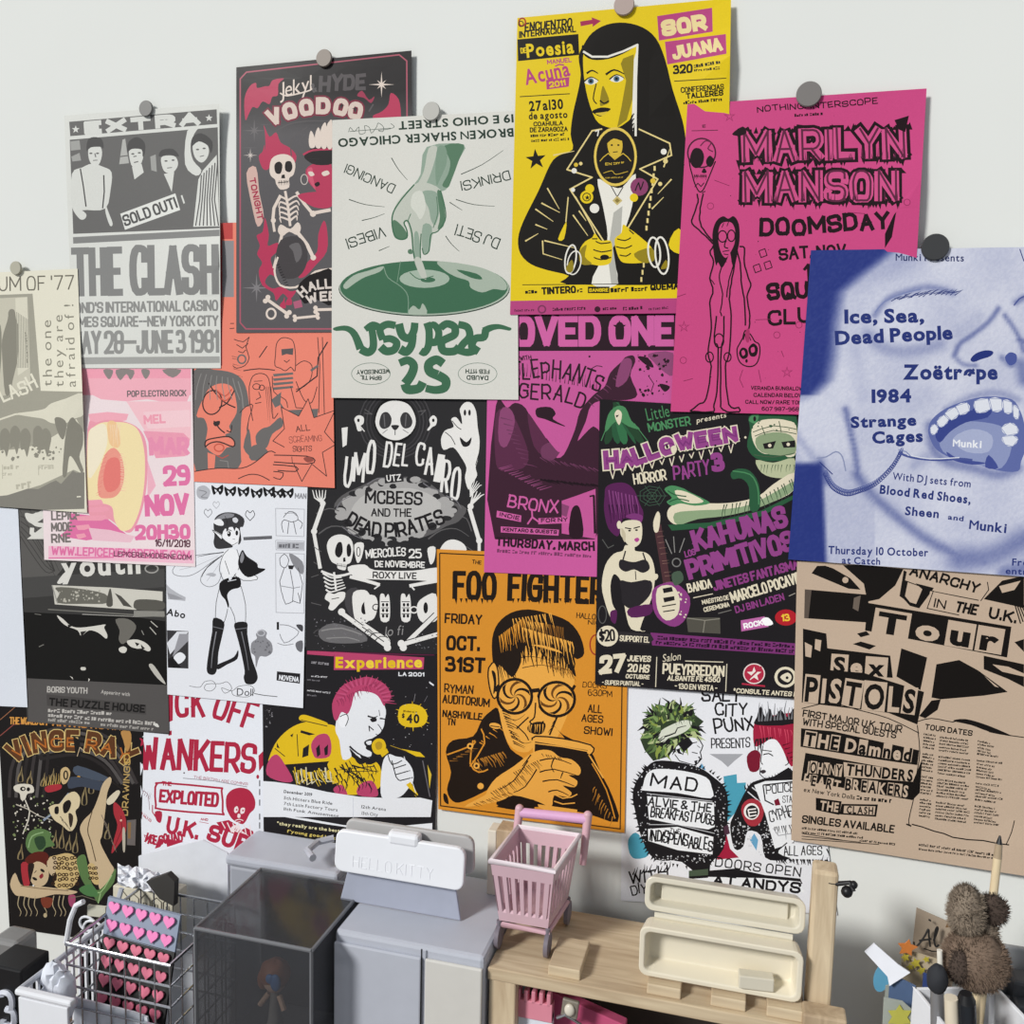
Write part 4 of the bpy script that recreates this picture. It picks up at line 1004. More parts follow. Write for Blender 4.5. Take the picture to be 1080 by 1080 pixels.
def green():
    P = Sheet('party_poster', '350.5,126.7 545,117 546.7,421.6 349.6,419.5', '#d8d7d0', 6, (340, 105, 3.323))
    g, dk, lt = '#3d6a4f', '#20362b', '#a8b5a6'
    P.tx(dk, '19 E OHIO STREET', '669,52 266,78', 29, .05, 'b', gap=.12); P.tx(dk, 'BROKEN SHAKER CHICAGO', '669,101 54,138', 30, .05, 'b', gap=.12)
    P.ln('#4d5a52', 2, '92,114 98,98 112,112 128,96 130,120 150,116 148,92 165,98 172,118 190,96 196,82 214,96 212,112 196,108 230,104 252,96 240,84', sm=3); P.ln('#4d5a52', 2, '96,112 240,100')
    # the arm and pointing hand
    sk, mid, sh = '#bfc3b8', '#8fa393', '#55785f'
    P.sp(mid, '366,166 496,158 478,212 448,290 436,312 412,322 330,318 320,300 344,262')
    P.sp(sh, '428,162 496,158 478,214 452,284 440,308 420,300 440,262 448,216'); P.sp(sk, '372,172 402,166 392,220 366,290 338,310 332,300 356,250')
    P.sp('#7c9582', '404,168 432,168 436,220 412,280 400,300 396,240')
    P.sp(sk, '320,300 360,290 416,318 428,380 430,420 418,446 402,462 388,472 372,536 354,542 346,512 342,560 366,622 352,632 330,590 316,520 300,440 286,430 292,480 272,492 250,478 244,420 262,360')
    P.sp(mid, '346,330 372,318 404,330 412,380 396,440 380,420 372,380'); P.sp('#d2d4ca', '318,330 350,322 362,380 344,420 330,400 310,372')
    P.sp(sh, '402,322 418,330 430,404 424,444 404,454 412,410'); P.sp(sh, '246,428 258,424 282,446 296,470 290,488 266,490 250,476'); P.sp(mid, '352,440 384,446 376,520 362,540 350,520'); P.sp(mid, '322,470 336,468 344,540 334,580 322,540')
    P.ln(g, 5, '322,298 280,346 250,392 244,430 252,474 272,490 296,484 296,458 286,432 300,426 314,470 318,530 332,590 352,630', sm=3)
    P.ln(g, 4, '414,318 430,380 430,424 404,462 380,474 374,530 356,542 350,520', sm=3); P.ln(g, 4, '346,470 344,560 366,622', sm=3); P.ln(sh, 3, '400,340 404,400 388,450', sm=3); P.ln(sh, 3, '300,424 310,400', sm=2)
    P.sp(sh, '300,528 312,524 316,540 302,540')
    # record
    P.ell(dk, 357, 664, 300, 96, n=48); P.ell(lt, 357, 661, 298, 95, n=48); P.ell(g, 356, 658, 294, 93, n=48)
    P.sp(lt, '402,568 480,574 560,590 620,618 646,648 640,668 600,664 560,676 520,660 512,636 470,622 430,600'); P.sp(g, '470,596 540,610 560,630 520,624')
    P.sp(lt, '74,650 110,616 160,600 214,584 200,604 150,622 116,642 84,664'); P.sp(lt, '300,752 318,722 340,736 352,714 366,752')
    P.ell('#a4b5a5', 358, 628, 88, 32); P.ell(g, 370, 632, 26, 9); P.sp(sk, '322,560 344,556 366,620 356,630 340,612'); P.ln(g, 3, '306,606 340,630 390,618', sm=3)
    P.ln('#7f9a86', 3, '216,588 230,624 276,656 300,690 300,752', sm=3); P.ln('#7f9a86', 2, '262,640 274,566')
    for l in ('242,204 266,244 298,282', '93,350 150,368 218,376', '138,424 180,414 218,400', '198,530 236,514', '486,262 560,228 634,178', '468,350 530,368 604,374', '446,360 490,388', '432,478 452,506 480,532'): P.ln(dk, 3.2, l, 1.4, sm=3)
    P.tx(dk, 'DANCING!', '258,300 88,224', 34, .11, j=.12); P.tx(dk, 'DRINKS!', '654,248 482,288', 34, .11, j=.12)
    P.tx(dk, 'DJ SET!', '626,486 474,436', 40, .11, j=.12); P.tx(dk, 'VIBES!', '214,444 80,488', 38, .11, j=.12)
    for w0, w1, l in ((14, 30, '46,804 84,802 112,822 134,874'), (30, 24, '134,874 160,886 178,868 176,820 166,786'), (20, 28, '150,806 176,790 200,800'), (30, 24, '204,866 224,882 252,876 260,852 238,838 212,842'), (26, 26, '212,842 202,806 226,788 256,792'),
                      (30, 26, '268,786 280,826 304,836 320,812 324,782'), (26, 32, '318,824 312,862 294,884 272,874'), (26, 26, '344,880 358,886 372,862 374,812 366,782'), (28, 22, '374,850 400,848 408,816 392,790 374,796'),
                      (26, 28, '414,800 436,786 462,796 464,822 440,836'), (28, 28, '440,836 418,850 424,880 462,882 480,866'), (26, 26, '476,788 508,798 516,830 492,858 478,880'), (24, 30, '478,880 510,886 540,876'), (28, 26, '548,884 524,864 536,838 566,832 572,806'), (28, 12, '566,812 590,800 620,796 654,804')): P.ln(g, w0, l, w1, sm=5)
    for x, y in ((46, 804), (654, 804)): P.ell(g, x, y, 9, 6)
    for w0, w1, l in ((26, 34, '270,924 300,914 320,932 312,964 290,996'), (34, 30, '290,996 300,1016 338,1012 352,990'), (30, 34, '424,926 400,912 374,926 376,952 404,966'), (34, 26, '404,966 432,984 428,1010 396,1018 362,1012')): P.ln(g, w0, l, w1, sm=5)
    for x, t1, t2 in ((170, 'WEDNESDAY', '8PM TIL'), (544, 'FEB 11TH', 'DAUBD')):
        P.ring('#6b7f72', x, 961, 68, 38, 2)
        P.tx(dk, t1, [(x + 42, 946), (x - 42, 944)] if x > 300 else [(x + 66, 944), (x - 50, 948)], 16, .2); P.tx(dk, t2, [(x + 38, 968), (x - 38, 966)], 16, .2)
    P.build('off-white upside-down poster with green hand pointing at a vinyl record')

def yellow():
    P = Sheet('festival_poster', '545.7,18.9 771,-2 766,330 537.9,332', '#e4c71d', 7, (530, 0, 3.176), lift=((1, 0.2, .35, .006),))
    b, pk, w, sh = '#171411', '#b5457e', '#e9e6dc', '#94821d'
    P.poly(pk, '26,1008 760,996 760,1060 24,1060')
    P.sp(b, '410,76 470,92 515,130 545,200 570,300 602,400 614,470 622,560 700,600 760,700 780,800 760,870 600,905 590,950 215,952 222,924 150,905 95,885 60,850 52,800 70,740 120,640 160,550 190,520 235,500 228,450 236,380 252,310 262,250 255,190 272,150 300,110 350,82', 3)
    P.sp('#e4c71d', '186,800 214,742 206,800'); P.sp('#e4c71d', '556,820 590,765 640,830 590,850')
    # face
    P.sp('#e4c71d', '272,176 300,198 352,196 404,178 452,150 446,250 434,380 412,412 380,428 345,424 312,400 286,330 272,250')
    P.poly(sh, '404,196 440,182 436,330 416,402 384,426 398,360 414,270 396,214'); P.sp(b, '268,150 300,184 350,184 400,166 450,140 452,150 404,180 352,198 300,200 270,180')
    P.ln(w, 7, '270,172 300,190 352,190 404,172 452,150 446,300 446,456'); P.poly(w, '440,200 452,160 450,380 436,440 434,380')
    for i in range(5): P.ln(b, 4, [(412 + i * 7, 436), (440, 380 + i * 16)])
    P.ln(b, 7, '282,246 300,236 320,246', 3, sm=3); P.ln(b, 8, '346,250 374,234 408,248', 3, sm=3)
    for x, y in ((296, 272), (382, 264)):
        P.sp(w, [(x - 22, y + 4), (x, y - 12), (x + 24, y), (x + 2, y + 12)]); P.ell('#4c6f86', x, y, 10); P.ell(b, x, y, 5); P.ln(b, 5, [(x - 24, y + 2), (x, y - 14), (x + 26, y - 2)], 2, sm=3)
    P.ln(b, 4, '314,280 304,330 316,348', sm=3); P.sp(sh, '326,350 334,290 344,300 358,340 340,352'); P.ln(b, 5, '326,336 340,346 356,338', sm=3)
    P.sp(b, '300,372 330,360 362,364 350,376 330,390 312,384'); P.sp('#d8bd3b', '310,380 336,376 352,374 334,388')
    # shirt and lapels
    P.sp(w, '318,600 360,622 400,628 446,582 434,690 404,780 366,830 386,952 298,952 336,860 352,790 336,690'); P.poly('#b5b4ac', '372,712 402,690 396,790 370,830 388,950 364,950 352,850')
    cl = '#e3cf8c'
    P.ln(cl, 5, '334,432 300,438 216,568 300,594 226,634 340,810', sm=0); P.ln(cl, 5, '456,432 560,480 566,520 460,566 520,600 404,790')
    P.ln(cl, 4, '244,658 300,760 320,806'); P.ln(cl, 4, '220,660 212,744'); P.ln(w, 4, '310,440 322,436 318,456')
    for i in range(9): P.rect(cl, 506 - i * 3.4, 556 + i * 25, 513 - i * 3.4, 572 + i * 25)
    for i in range(4): P.rect(cl, 474 - i * 4, 856 + i * 24, 480 - i * 4, 872 + i * 24)
    for l in ('110,700 170,742', '150,630 190,700', '130,680 192,712', '76,808 120,782', '110,752 150,768', '140,806 240,830', '500,700 540,660', '566,600 520,650', '236,720 286,790', '256,706 280,740', '170,520 240,506', '134,806 136,850 200,870', '540,560 560,500'): P.ln(cl, 5, l, 2)
    # pins and medal
    for x, y, r, c in ((282, 660, 22, '#e4c71d'), (292, 632, 15, '#e4c71d'), (308, 698, 16, w), (458, 626, 30, '#8a3f68'), (440, 662, 14, '#e4c71d'), (540, 508, 10, w), (240, 572, 9, w), (246, 552, 7, '#d9b93c'), (504, 606, 9, '#d9b93c'), (262, 548, 6, cl), (546, 540, 8, cl), (528, 616, 7, cl), (236, 636, 7, w)): P.ell(c, x, y, r, n=16)
    P.ring(b, 282, 660, 13, 13, 3); P.star(b, 284, 662, 9, 4); P.ln(b, 4, '444,640 456,612 462,636 472,608', sm=2)
    P.ln(b, 3, '362,620 384,660 404,626'); P.poly('#c9b676', '384,656 402,672 384,688 368,672'); P.poly('#8d7b3c', '384,664 394,672 384,680 376,672')
    P.ell('#e2c55b', 378, 525, 72, 99, n=32); P.ell('#1c1713', 378, 525, 64, 90, n=32)
    P.sp('#d6b53c', '352,474 366,456 392,458 402,482 398,512 384,530 366,526 354,502'); P.sp('#1c1713', '350,480 362,456 396,456 402,472 372,464'); P.ell('#1c1713', 366, 486, 4, 3); P.ell('#1c1713', 388, 486, 4, 3); P.ln('#1c1713', 3, '370,510 386,508')
    P.ln('#d6b53c', 3, '326,540 354,514 376,534 404,514 430,540', sm=2); P.tx('#d6b53c', 'EN', '344,554 366,553', 9, .2); P.fine('#d6b53c', 372, 552, 410, 546, 8); P.ln('#d6b53c', 2, '338,580 366,572 380,584 420,574', sm=3); P.fine('#b99c36', 344, 598, 404, 596, 5)
    # hands
    P.sp('#e4c71d', '258,840 276,810 300,796 310,782 330,806 362,806 368,840 362,880 330,890 300,886 262,882'); P.sp(sh, '258,842 282,820 276,860 300,884 262,884')
    for l in ('312,808 330,816 362,812', '304,836 332,844 366,838', '306,862 330,870 364,862', '300,800 318,800'): P.ln(b, 4, l, sm=2)
    P.ell(b, 342, 862, 15, 9)
    P.sp('#e4c71d', '380,836 376,800 398,780 404,752 424,766 450,784 500,830 508,872 470,880 424,882 396,874'); P.sp(sh, '440,850 500,830 508,872 470,880')
    for l in ('384,800 410,806 430,796', '380,826 410,832 434,822', '392,854 414,858 430,848', '424,770 440,784'): P.ln(b, 4, l, sm=2)
    P.ring(w, 228, 868, 18, 48, 5, .15); P.ring(w, 508, 845, 20, 50, 6, -.1); P.ring(w, 534, 856, 22, 62, 6, -.1); P.ring(w, 240, 880, 22, 40, 4, .2)
    P.sp(sh, '212,900 232,870 238,900 226,914'); P.sp(sh, '530,900 548,870 552,896')
    # writing
    P.tx(b, 'ENCUENTRO', '74,108 232,92', 32, .2, sl=.15, j=.1); P.tx(b, 'INTERNACIONAL', '56,128 246,108', 24, .22, j=.06, sl=.1); P.ring('#a3322c', 66, 74, 11, 13, 5); P.ring(b, 62, 80, 8, 9, 3)
    P.poly('#a33055', '260,72 300,66 298,58 330,70 302,90 302,80 262,88')
    P.poly(b, '50,132 254,114 257,184 52,205'); P.tx('#e4c71d', 'DE', '62,180 80,178', 20, .22); P.tx('#e4c71d', 'Poesia', '82,192 240,176', 46, .05, 'b', j=.05)
    P.tx(pk, 'MANUEL', '150,216 232,208', 16, .2); P.tx(pk, 'Acuna', '78,284 228,252', 52, .04, 'b'); P.ln(pk, 5, '176,222 190,216 206,218'); P.poly(pk, '146,268 224,258 222,290 148,300'); P.tx('#e4c71d', '2011', '158,294 212,286', 20, .22)
    P.ln(b, 3, '58,324 226,314'); P.tx(b, '27al30', '90,372 204,364', 34, .05, 'b'); P.tx(b, 'de agosto', '88,400 218,394', 24, .05, 'b')
    P.tx(b, 'COAHUILA', '104,424 202,420', 16, .22); P.tx(b, 'DE ZARAGOZA', '92,444 218,440', 17, .22); P.fine(b, 94, 460, 214, 454, 11); P.fine(b, 96, 476, 226, 470, 10)
    P.star(b, 112, 534, 36, 14, rot=-PI / 2 - .1)
    P.poly(pk, '518,54 702,26 704,106 524,136'); P.tx('#e8d49a', 'SOR', '538,124 686,100', 56, .3, gap=.12)
    P.poly(pk, '544,140 748,114 750,180 552,216'); P.tx('#e8d49a', 'JUANA', '574,202 738,170', 48, .28, gap=.12)
    P.tx(b, '320', '572,250 636,244', 32, .24, sl=.1); P.fine(b, 642, 228, 736, 212, 12); P.fine(b, 642, 240, 730, 232, 10); P.ln(b, 3, '575,272 750,262')
    P.tx(b, 'CONFERENCIAS', '598,312 742,300', 20, .2); P.tx(b, 'TALLERES', '616,332 740,320', 20, .24); P.fine(b, 606, 350, 736, 338, 12)
    P.ln(b, 2.5, '66,954 590,950'); P.fine(b, 76, 984, 126, 982, 14); P.tx(b, 'TINTERO', '132,988 246,982', 26, .26); P.fine(b, 250, 980, 284, 978, 14); P.rect(b, 286, 960, 358, 982); P.tx('#e4c71d', 'SANGRE', '290,978 354,977', 12, .22); P.fine(b, 362, 980, 490, 974, 16); P.tx(b, 'QUEMA', '496,974 590,970', 24, .28); P.tx(b, 'EL PAPEL', '610,972 720,970', 24, .28)
    P.fine('#5b2540', 40, 1044, 112, 1042, 9); P.ring('#7b3358', 132, 1036, 12, 12, 5); P.fine('#3b1529', 168, 1042, 280, 1038, 11); P.ell('#3b1529', 318, 1036, 10); P.fine('#3b1529', 336, 1040, 388, 1036, 11); P.fine('#3b1529', 404, 1040, 470, 1036, 12); P.fine('#5b2540', 490, 1040, 560, 1034, 9)
    P.build('yellow poster with veiled woman in black leather jacket', rough=.42)

def marilyn():
    P = Sheet('concert_poster', '725,110 977.3,93.3 957,440 707.3,434', '#cb4a83', 8, (700, 80, 3.0), lift=((1, .3, .45, .005),))
    b = '#1f1016'
    P.tx(b, 'NOTHING/INTERSCOPE', '296,118 380,108 480,104 678,88', 20, .16, j=.2); P.fine(b, 414, 130, 510, 124, 10)
    P.ln(b, 2, '88,174 172,172'); P.tx(b, 'E', '122,164 134,163', 9, .2)
    for a, e in (('MARILYN', '250,276 768,262'), ('MANSON', '252,402 742,398')):
        x0, y0, x1, y1 = [float(v) for t in e.split() for v in t.split(',')]; h = 104 if a == 'MARILYN' else 102
        for i in range(30):
            f = P.rng.random(); x = x0 - 16 + (x1 - x0 + 32) * f; y = y0 + (y1 - y0) * f + 6; r = P.rng.uniform(6, 14)
            P.poly(b, [(x - r, y - 16), (x + r, y - 14), (x + P.rng.uniform(-5, 5), y + P.rng.uniform(2, 20))])
            f = P.rng.random(); x = x0 - 16 + (x1 - x0 + 32) * f; y = y0 + (y1 - y0) * f + 6
            P.poly(b, [(x - r, y - h + 6), (x + r, y - h + 6), (x + P.rng.uniform(-6, 6), y - h - P.rng.uniform(0, 20))])
        P.tx('#cf5289', a, e, h, .25, gap=.12, out=(b, .1), j=.07)
        P.tx('#5e2540', a, [(x0 + 4, y0), (x1 - 4, y1)], h, .07, gap=.3, j=.05)
        for i in range(40):
            f = P.rng.random(); x = x0 + (x1 - x0) * f; y = y0 + (y1 - y0) * f - 4
            P.ln('#54203a', 3, [(x, y), (x + P.rng.uniform(-4, 4), y - P.rng.uniform(14, 34))], .6)
    P.sp(b, '216,184 250,160 262,180 240,190'); P.poly(b, '730,140 776,126 764,178 744,170')
    P.tx(b, 'DOOMSDAY', '306,512 716,484', 58, .22, j=.16); P.poly(b, '700,500 728,440 736,430 722,510 700,545')
    P.tx(b, 'SAT. NOV.', '366,586 588,570', 42, .2, j=.16); P.tx(b, '10', '446,652 512,646', 58, .17, j=.1); P.tx(b, 'SQUID', '328,712 520,700', 56, .24, j=.16)
    P.tx(b, 'CLUB', '330,790 520,780', 50, .18, j=.1)
    # tall thin figure holding two skulls
    L = lambda p, w=4.5, sm=4: P.ln(b, w, p, sm=sm, j=1)
    L('106,372 108,400 96,440 88,462 112,488 150,524 160,536', 5); L('126,372 116,420 116,466 140,506 164,530', 5); L('160,536 146,560 158,588 146,640 156,680 146,720 150,800 140,880 150,920 134,1020 110,1040 84,1060', 5)
    L('240,540 256,545 254,590 268,640 276,664 264,700 272,760 270,800', 5); L('232,552 244,610 246,660 256,720 258,790', 5); L('232,560 216,640 208,706 214,760 206,880 196,920 206,1040 238,1050 240,1064', 5)
    L('184,600 176,640 186,690 180,745', 4); L('222,590 206,650 200,700', 4); L('168,760 160,840 172,860 170,980 160,1040 160,1062', 5); L('190,760 190,830 182,860 180,960 180,1050', 5)
    L('82,1060 120,1064 160,1062', 5); L('180,1050 200,1062 240,1064', 5); P.ring(b, 175, 838, 15, 22, 4); P.ring(b, 145, 890, 12, 16, 4); P.ring(b, 202, 890, 11, 14, 4); L('146,640 160,660', 3); L('178,745 184,760', 4); L('120,372 132,364', 3)
    P.sp(b, '158,560 154,500 166,460 188,444 204,452 222,444 238,470 240,520 232,560 218,600 210,560 200,582 184,608 172,590 166,600')
    P.sp('#cb4a83', '172,500 180,470 198,462 216,466 226,490 224,530 210,560 196,576 182,560 174,530'); P.ring(b, 186, 508, 14, 18, 4); P.ring(b, 214, 506, 12, 18, 4); L('198,520 192,540 204,546', 4); P.ln(b, 3, '186,556 208,552'); P.ln(b, 2.5, '184,480 190,466'); P.ln(b, 2.5, '200,476 206,460'); L('190,564 204,566', 3)
    # raised skull
    P.ring('#48182f', 120, 244, 44, 46, 5); P.ln(b, 4, '80,262 84,290 90,312 98,340 112,366 124,362 136,338 150,304 164,270', sm=3)
    P.sp(b, '84,254 96,230 118,232 128,256 120,284 100,292 86,278'); P.sp(b, '134,268 146,252 160,268 150,288 138,284'); P.sp(b, '120,304 128,292 136,304 128,308'); P.ln(b, 3, '96,318 136,318'); P.hatch(b, 98, 312, 134, 312, 7, 0, 16, 3, .2); P.ln('#6b2345', 4, '116,222 132,206 150,212 140,230 156,240', sm=3); P.ln(b, 3, '98,352 108,340 118,350 128,338')
    # hanging skull
    P.ln(b, 4, '250,830 258,806 276,820 288,840 302,850 304,880 294,910 274,920 250,914 236,896 232,866 240,848 250,830', sm=3); P.sp(b, '238,878 248,860 264,866 266,888 250,896'); P.sp(b, '268,862 284,846 298,862 292,886 274,886'); P.ln(b, 3, '252,836 256,816 262,838 268,818 276,838'); P.ell(b, 262, 902, 4, 6)
    P.sp('#cb4a83', '246,872 254,868 258,880 250,886'); P.sp('#cb4a83', '276,862 286,858 288,872 278,876')
    P.sp('#a73263', '258,816 264,800 272,806 270,840 262,842')
    for x, y in ((314, 562), (296, 610), (330, 600)): P.ln(b, 3, [(x - 13, y - 8), (x + 6, y - 15), (x + 13, y + 6), (x - 6, y + 13), (x - 13, y - 8)])
    for x, y in ((208, 128), (64, 794), (390, 938)): P.star('#9b2f60', x, y, 20, 7); P.star('#cb4a83', x, y, 14, 4)
    for x, y in ((770, 400), (428, 788), (358, 820), (148, 412), (62, 900)): P.ring('#8b2a55', x, y, 10, 10, 2)
    for l in ('584,432 636,436', '160,330 208,348', '290,772 342,770', '40,700 70,690', '62,966 92,958', '250,930 240,960 252,986', '300,930 308,970', '372,870 380,890'): P.ln('#7a2149', 2, l)
    P.specks(b, 60, 120, 560, 1040, 26, .8, 2)
    for i, (t, x) in enumerate((('VERANDA BUNGALOW', 276), ('CALENDAR BELOW', 284), ('CALL NOW/ RARE TOM', 258), ('607 987-9687', 310))): P.tx(b, t, [(x, 994 + i * 22), (440, 996 + i * 22)], 13, .2, j=.1)
    P.build('hot pink poster with thin figure holding up a skull, under jagged black lettering')
def zoetrope():
    P = Sheet('club_night_poster', '855.3,264 1122,260 1118,611 831.3,590', '#c9cde0', 9, (820, 240, 2.919))
    dk, lt = (.165, .22, .50), (.83, .84, .90)
    ss = lambda a, b, x: (lambda t: t * t * (3 - 2 * t))(max(0, min(1, (x - a) / (b - a))))
    def edge(y, tab):
        for (y0, x0), (y1, x1) in zip(tab, tab[1:]):
            if y <= y1: return x0 + (x1 - x0) * (y - y0) / (y1 - y0)
        return tab[-1][1]
    hair = [(0, 420), (62, 360), (110, 300), (150, 245), (200, 190), (300, 172), (400, 165), (470, 150), (520, 100), (560, 40), (700, 0)]
    jaw = [(520, 150), (600, 205), (660, 225), (720, 238), (780, 262), (840, 290), (900, 350), (950, 430), (990, 520), (1030, 620), (1080, 660)]
    G = []
    def blob(x, y, rx, ry, a, rot=0): G.append((x, y, rx, ry, a, math.cos(rot), math.sin(rot)))
    for l, r, a in (('300,270 340,220 400,196 470,184 540,200', 11, .42), ('280,330 330,372 420,380 500,360', 22, .28), ('240,380 250,460 270,520', 30, .1), ('545,395 560,360 600,330 650,290 680,250', 9, .55), ('700,270 740,330 757,380', 8, .55),
                    ('545,395 570,420 610,425', 8, .4), ('690,400 720,425 740,410', 9, .45), ('620,280 560,330', 26, .12), ('520,560 600,520 680,510 740,530', 12, .3), ('470,610 480,680 520,720 600,740 680,760 740,740', 18, .45),
                    ('700,640 690,700 740,740', 20, .35), ('470,700 420,730', 20, .2), ('245,760 300,830 380,900 460,960 560,1010 640,1030', 18, .5), ('560,1020 660,1010 759,960', 40, .5), ('700,1060 759,1050', 30, .5), ('210,560 236,680 250,770', 11, .55),
                    ('380,560 470,520', 40, .08), ('300,600 360,700', 50, .07), ('735,230 759,215', 10, .5), ('745,345 759,352', 10, .6), ('750,420 759,470', 22, .5), ('250,150 330,120 400,90', 50, .16), ('560,900 640,940', 40, .07), ('60,640 120,720', 12, .22), ('130,720 150,780', 14, .5)):
        q = spline(pts(l), False, 9)
        for p in q: blob(p[0], p[1], r, r, a)
    memo = {}
    def fn(x, y):
        kk = (round(x), round(y))
        if kk not in memo: memo[kk] = tone(x, y)
        return memo[kk]
    def tone(x, y):
        t = .06 + .05 * math.sin(x * .021) * math.sin(y * .017)
        h = ss(46, -26, x - edge(y, hair))
        if y > 515: h = h * ss(560, 515, y)
        t = max(t, h * .98)
        if y > 520 and x < 300:       # the ear lobe is pale; the gap below is inked
            jx = edge(y, jaw)
            if x < jx: t = max(t * .35, .03 + .2 * ss(40, 0, abs(x - 40)) * ss(620, 660, y) + .12 * ss(660, 760, y))
        if y > 700: t = max(t, ss(712, 736, y) * ss(158, 132, x - (y - 850) * .04))
        m = 0
        for gx, gy, rx, ry, a, c, s_ in G:
            dx, dy = x - gx, y - gy
            if abs(dx) < rx * 2.4 and abs(dy) < ry * 2.4: m = max(m, a * math.exp(-(dx * dx / rx / rx + dy * dy / ry / ry)))
        t = t + m * (1 - t)
        t += (P.rng.random() - .5) * .07
        t = max(0, min(1, t))
        return tuple(l + (d - l) * t for d, l in zip(dk, lt))
    P.soft(fn, 30, 52, 800, 1100, 110, 150)
    b, mid, wh = '#27357a', '#7d88b5', '#dfe2ec'
    # brow, nostrils, open mouth with teeth
    for i in range(44):
        f = i / 43; x = 350 + 200 * f; y = 222 - 48 * f + 30 * f * f
        P.ln('#3f4a80', 3, [(x, y + P.rng.uniform(-6, 8)), (x + 22, y - 8 + P.rng.uniform(-6, 6))], 1)
    P.ln(mid, 4, '300,262 330,228 390,202 440,190', sm=3)
    P.sp(b, '594,406 610,388 640,378 664,382 656,396 626,406 604,414'); P.sp('#4d5a9c', '700,400 716,384 736,392 734,416 714,424')
    P.sp('#5f6ba5', '464,622 476,590 520,556 590,530 650,520 720,528 745,560 759,600 770,660 750,720 740,750 680,748 600,724 540,712 490,684 470,650')
    P.sp('#8d97c0', '500,640 560,600 640,600 700,620 720,680 690,740 640,735 560,712 510,690'); P.sp('#a9b1d0', '540,650 600,620 660,640 650,690 580,690')
    P.sp('#3a478c', '486,632 520,590 600,562 640,560 648,584 580,600 530,630 500,662'); P.sp('#3a478c', '600,560 640,548 660,566 640,584'); P.sp('#434f93', '650,700 680,740 640,738'); P.sp('#434f93', '520,690 560,712 640,724 600,730 540,716')
    for t in ('470,616 484,604 496,620 484,638 472,634', '490,596 512,576 528,592 512,612 498,614', '514,572 546,552 560,574 536,594', '548,550 584,538 592,564 562,578', '606,534 648,526 656,560 622,572 608,562', '652,526 690,528 692,562 662,566', '694,530 722,538 722,570 698,570', '726,544 744,560 742,590 726,582', '688,616 716,600 738,612 740,634 706,640', '690,644 726,640 742,652 724,674 700,668'): P.sp(wh, t, 2); P.ln(mid, 1.6, [tuple(v) for v in pts(t)] + [pts(t)[0]])
    # necklace chain
    for l in ('146,760 170,800 210,820 250,812 300,790 350,742 380,692',):
        q = spline(pts(l), False, 9)
        for x, y in q: P.ring('#3c4887', x, y, 5, 6, 2.5, n=8); P.ring('#5a659d', x + 3, y - 9, 4, 4, 2, n=8)
    P.ln('#4a5694', 7, '372,692 400,704 440,712 500,716 560,712 600,716', sm=3); P.ln(wh, 3, '400,700 470,712 560,708', sm=3); P.ln(mid, 3, '372,684 396,690 410,704')
    P.ln('#8b93b5', 4, '120,710 150,706 180,690 200,706 210,750', sm=3); P.ln(b, 3, '130,722 170,760'); P.ln(b, 3, '746,66 754,90 759,104'); P.ln('#4a5694', 4, '728,240 744,220 759,212', sm=2)
    t = '#2a3777'
    P.tx('#2b3566', 'Munki Presents', '364,102 574,104', 23, .03, 'b')
    P.tx(t, 'Ice, Sea,', '206,294 452,290', 42, .07, 'b', gap=.07); P.tx(t, 'Dead People', '178,360 540,342', 42, .07, 'b', gap=.07)
    P.tx(t, 'Zo\u00ebtr\u00f8pe', '386,466 678,466', 45, .07, 'b', gap=.07); P.tx(t, '1984', '290,538 412,536', 40, .08, 'b', gap=.07)
    P.tx(t, 'Strange', '226,616 428,608', 34, .08, 'b', gap=.07); P.tx(t, 'Cages', '292,664 448,658', 36, .08, 'b', gap=.07); P.tx('#eceef4', 'Munki', '540,674 628,678', 23, .05, 'b')
    P.tx(t, 'With DJ sets from', '354,776 594,800', 24, .03, 'b'); P.tx(t, 'Blood Red Shoes,', '314,818 594,850', 27, .06, 'b'); P.tx(t, 'Sheen', '392,884 496,894', 27, .05, 'b'); P.tx(t, 'and', '524,898 572,904', 16, .05, 'b'); P.tx(t, 'Munki', '590,928 704,940', 30, .05, 'b')
    P.tx(t, 'Thursday 10 October', '156,1004 464,1012', 25, .04, 'b'); P.tx(t, 'at Catch', '198,1034 316,1038', 22, .04, 'b'); P.tx(t, 'Free', '722,1040 790,1042', 22, .04, 'b'); P.tx(t, 'entry', '702,1066 790,1070', 20, .04, 'b')
    P.build('blue tinted poster of a shouting face with bared teeth', rough=.45)

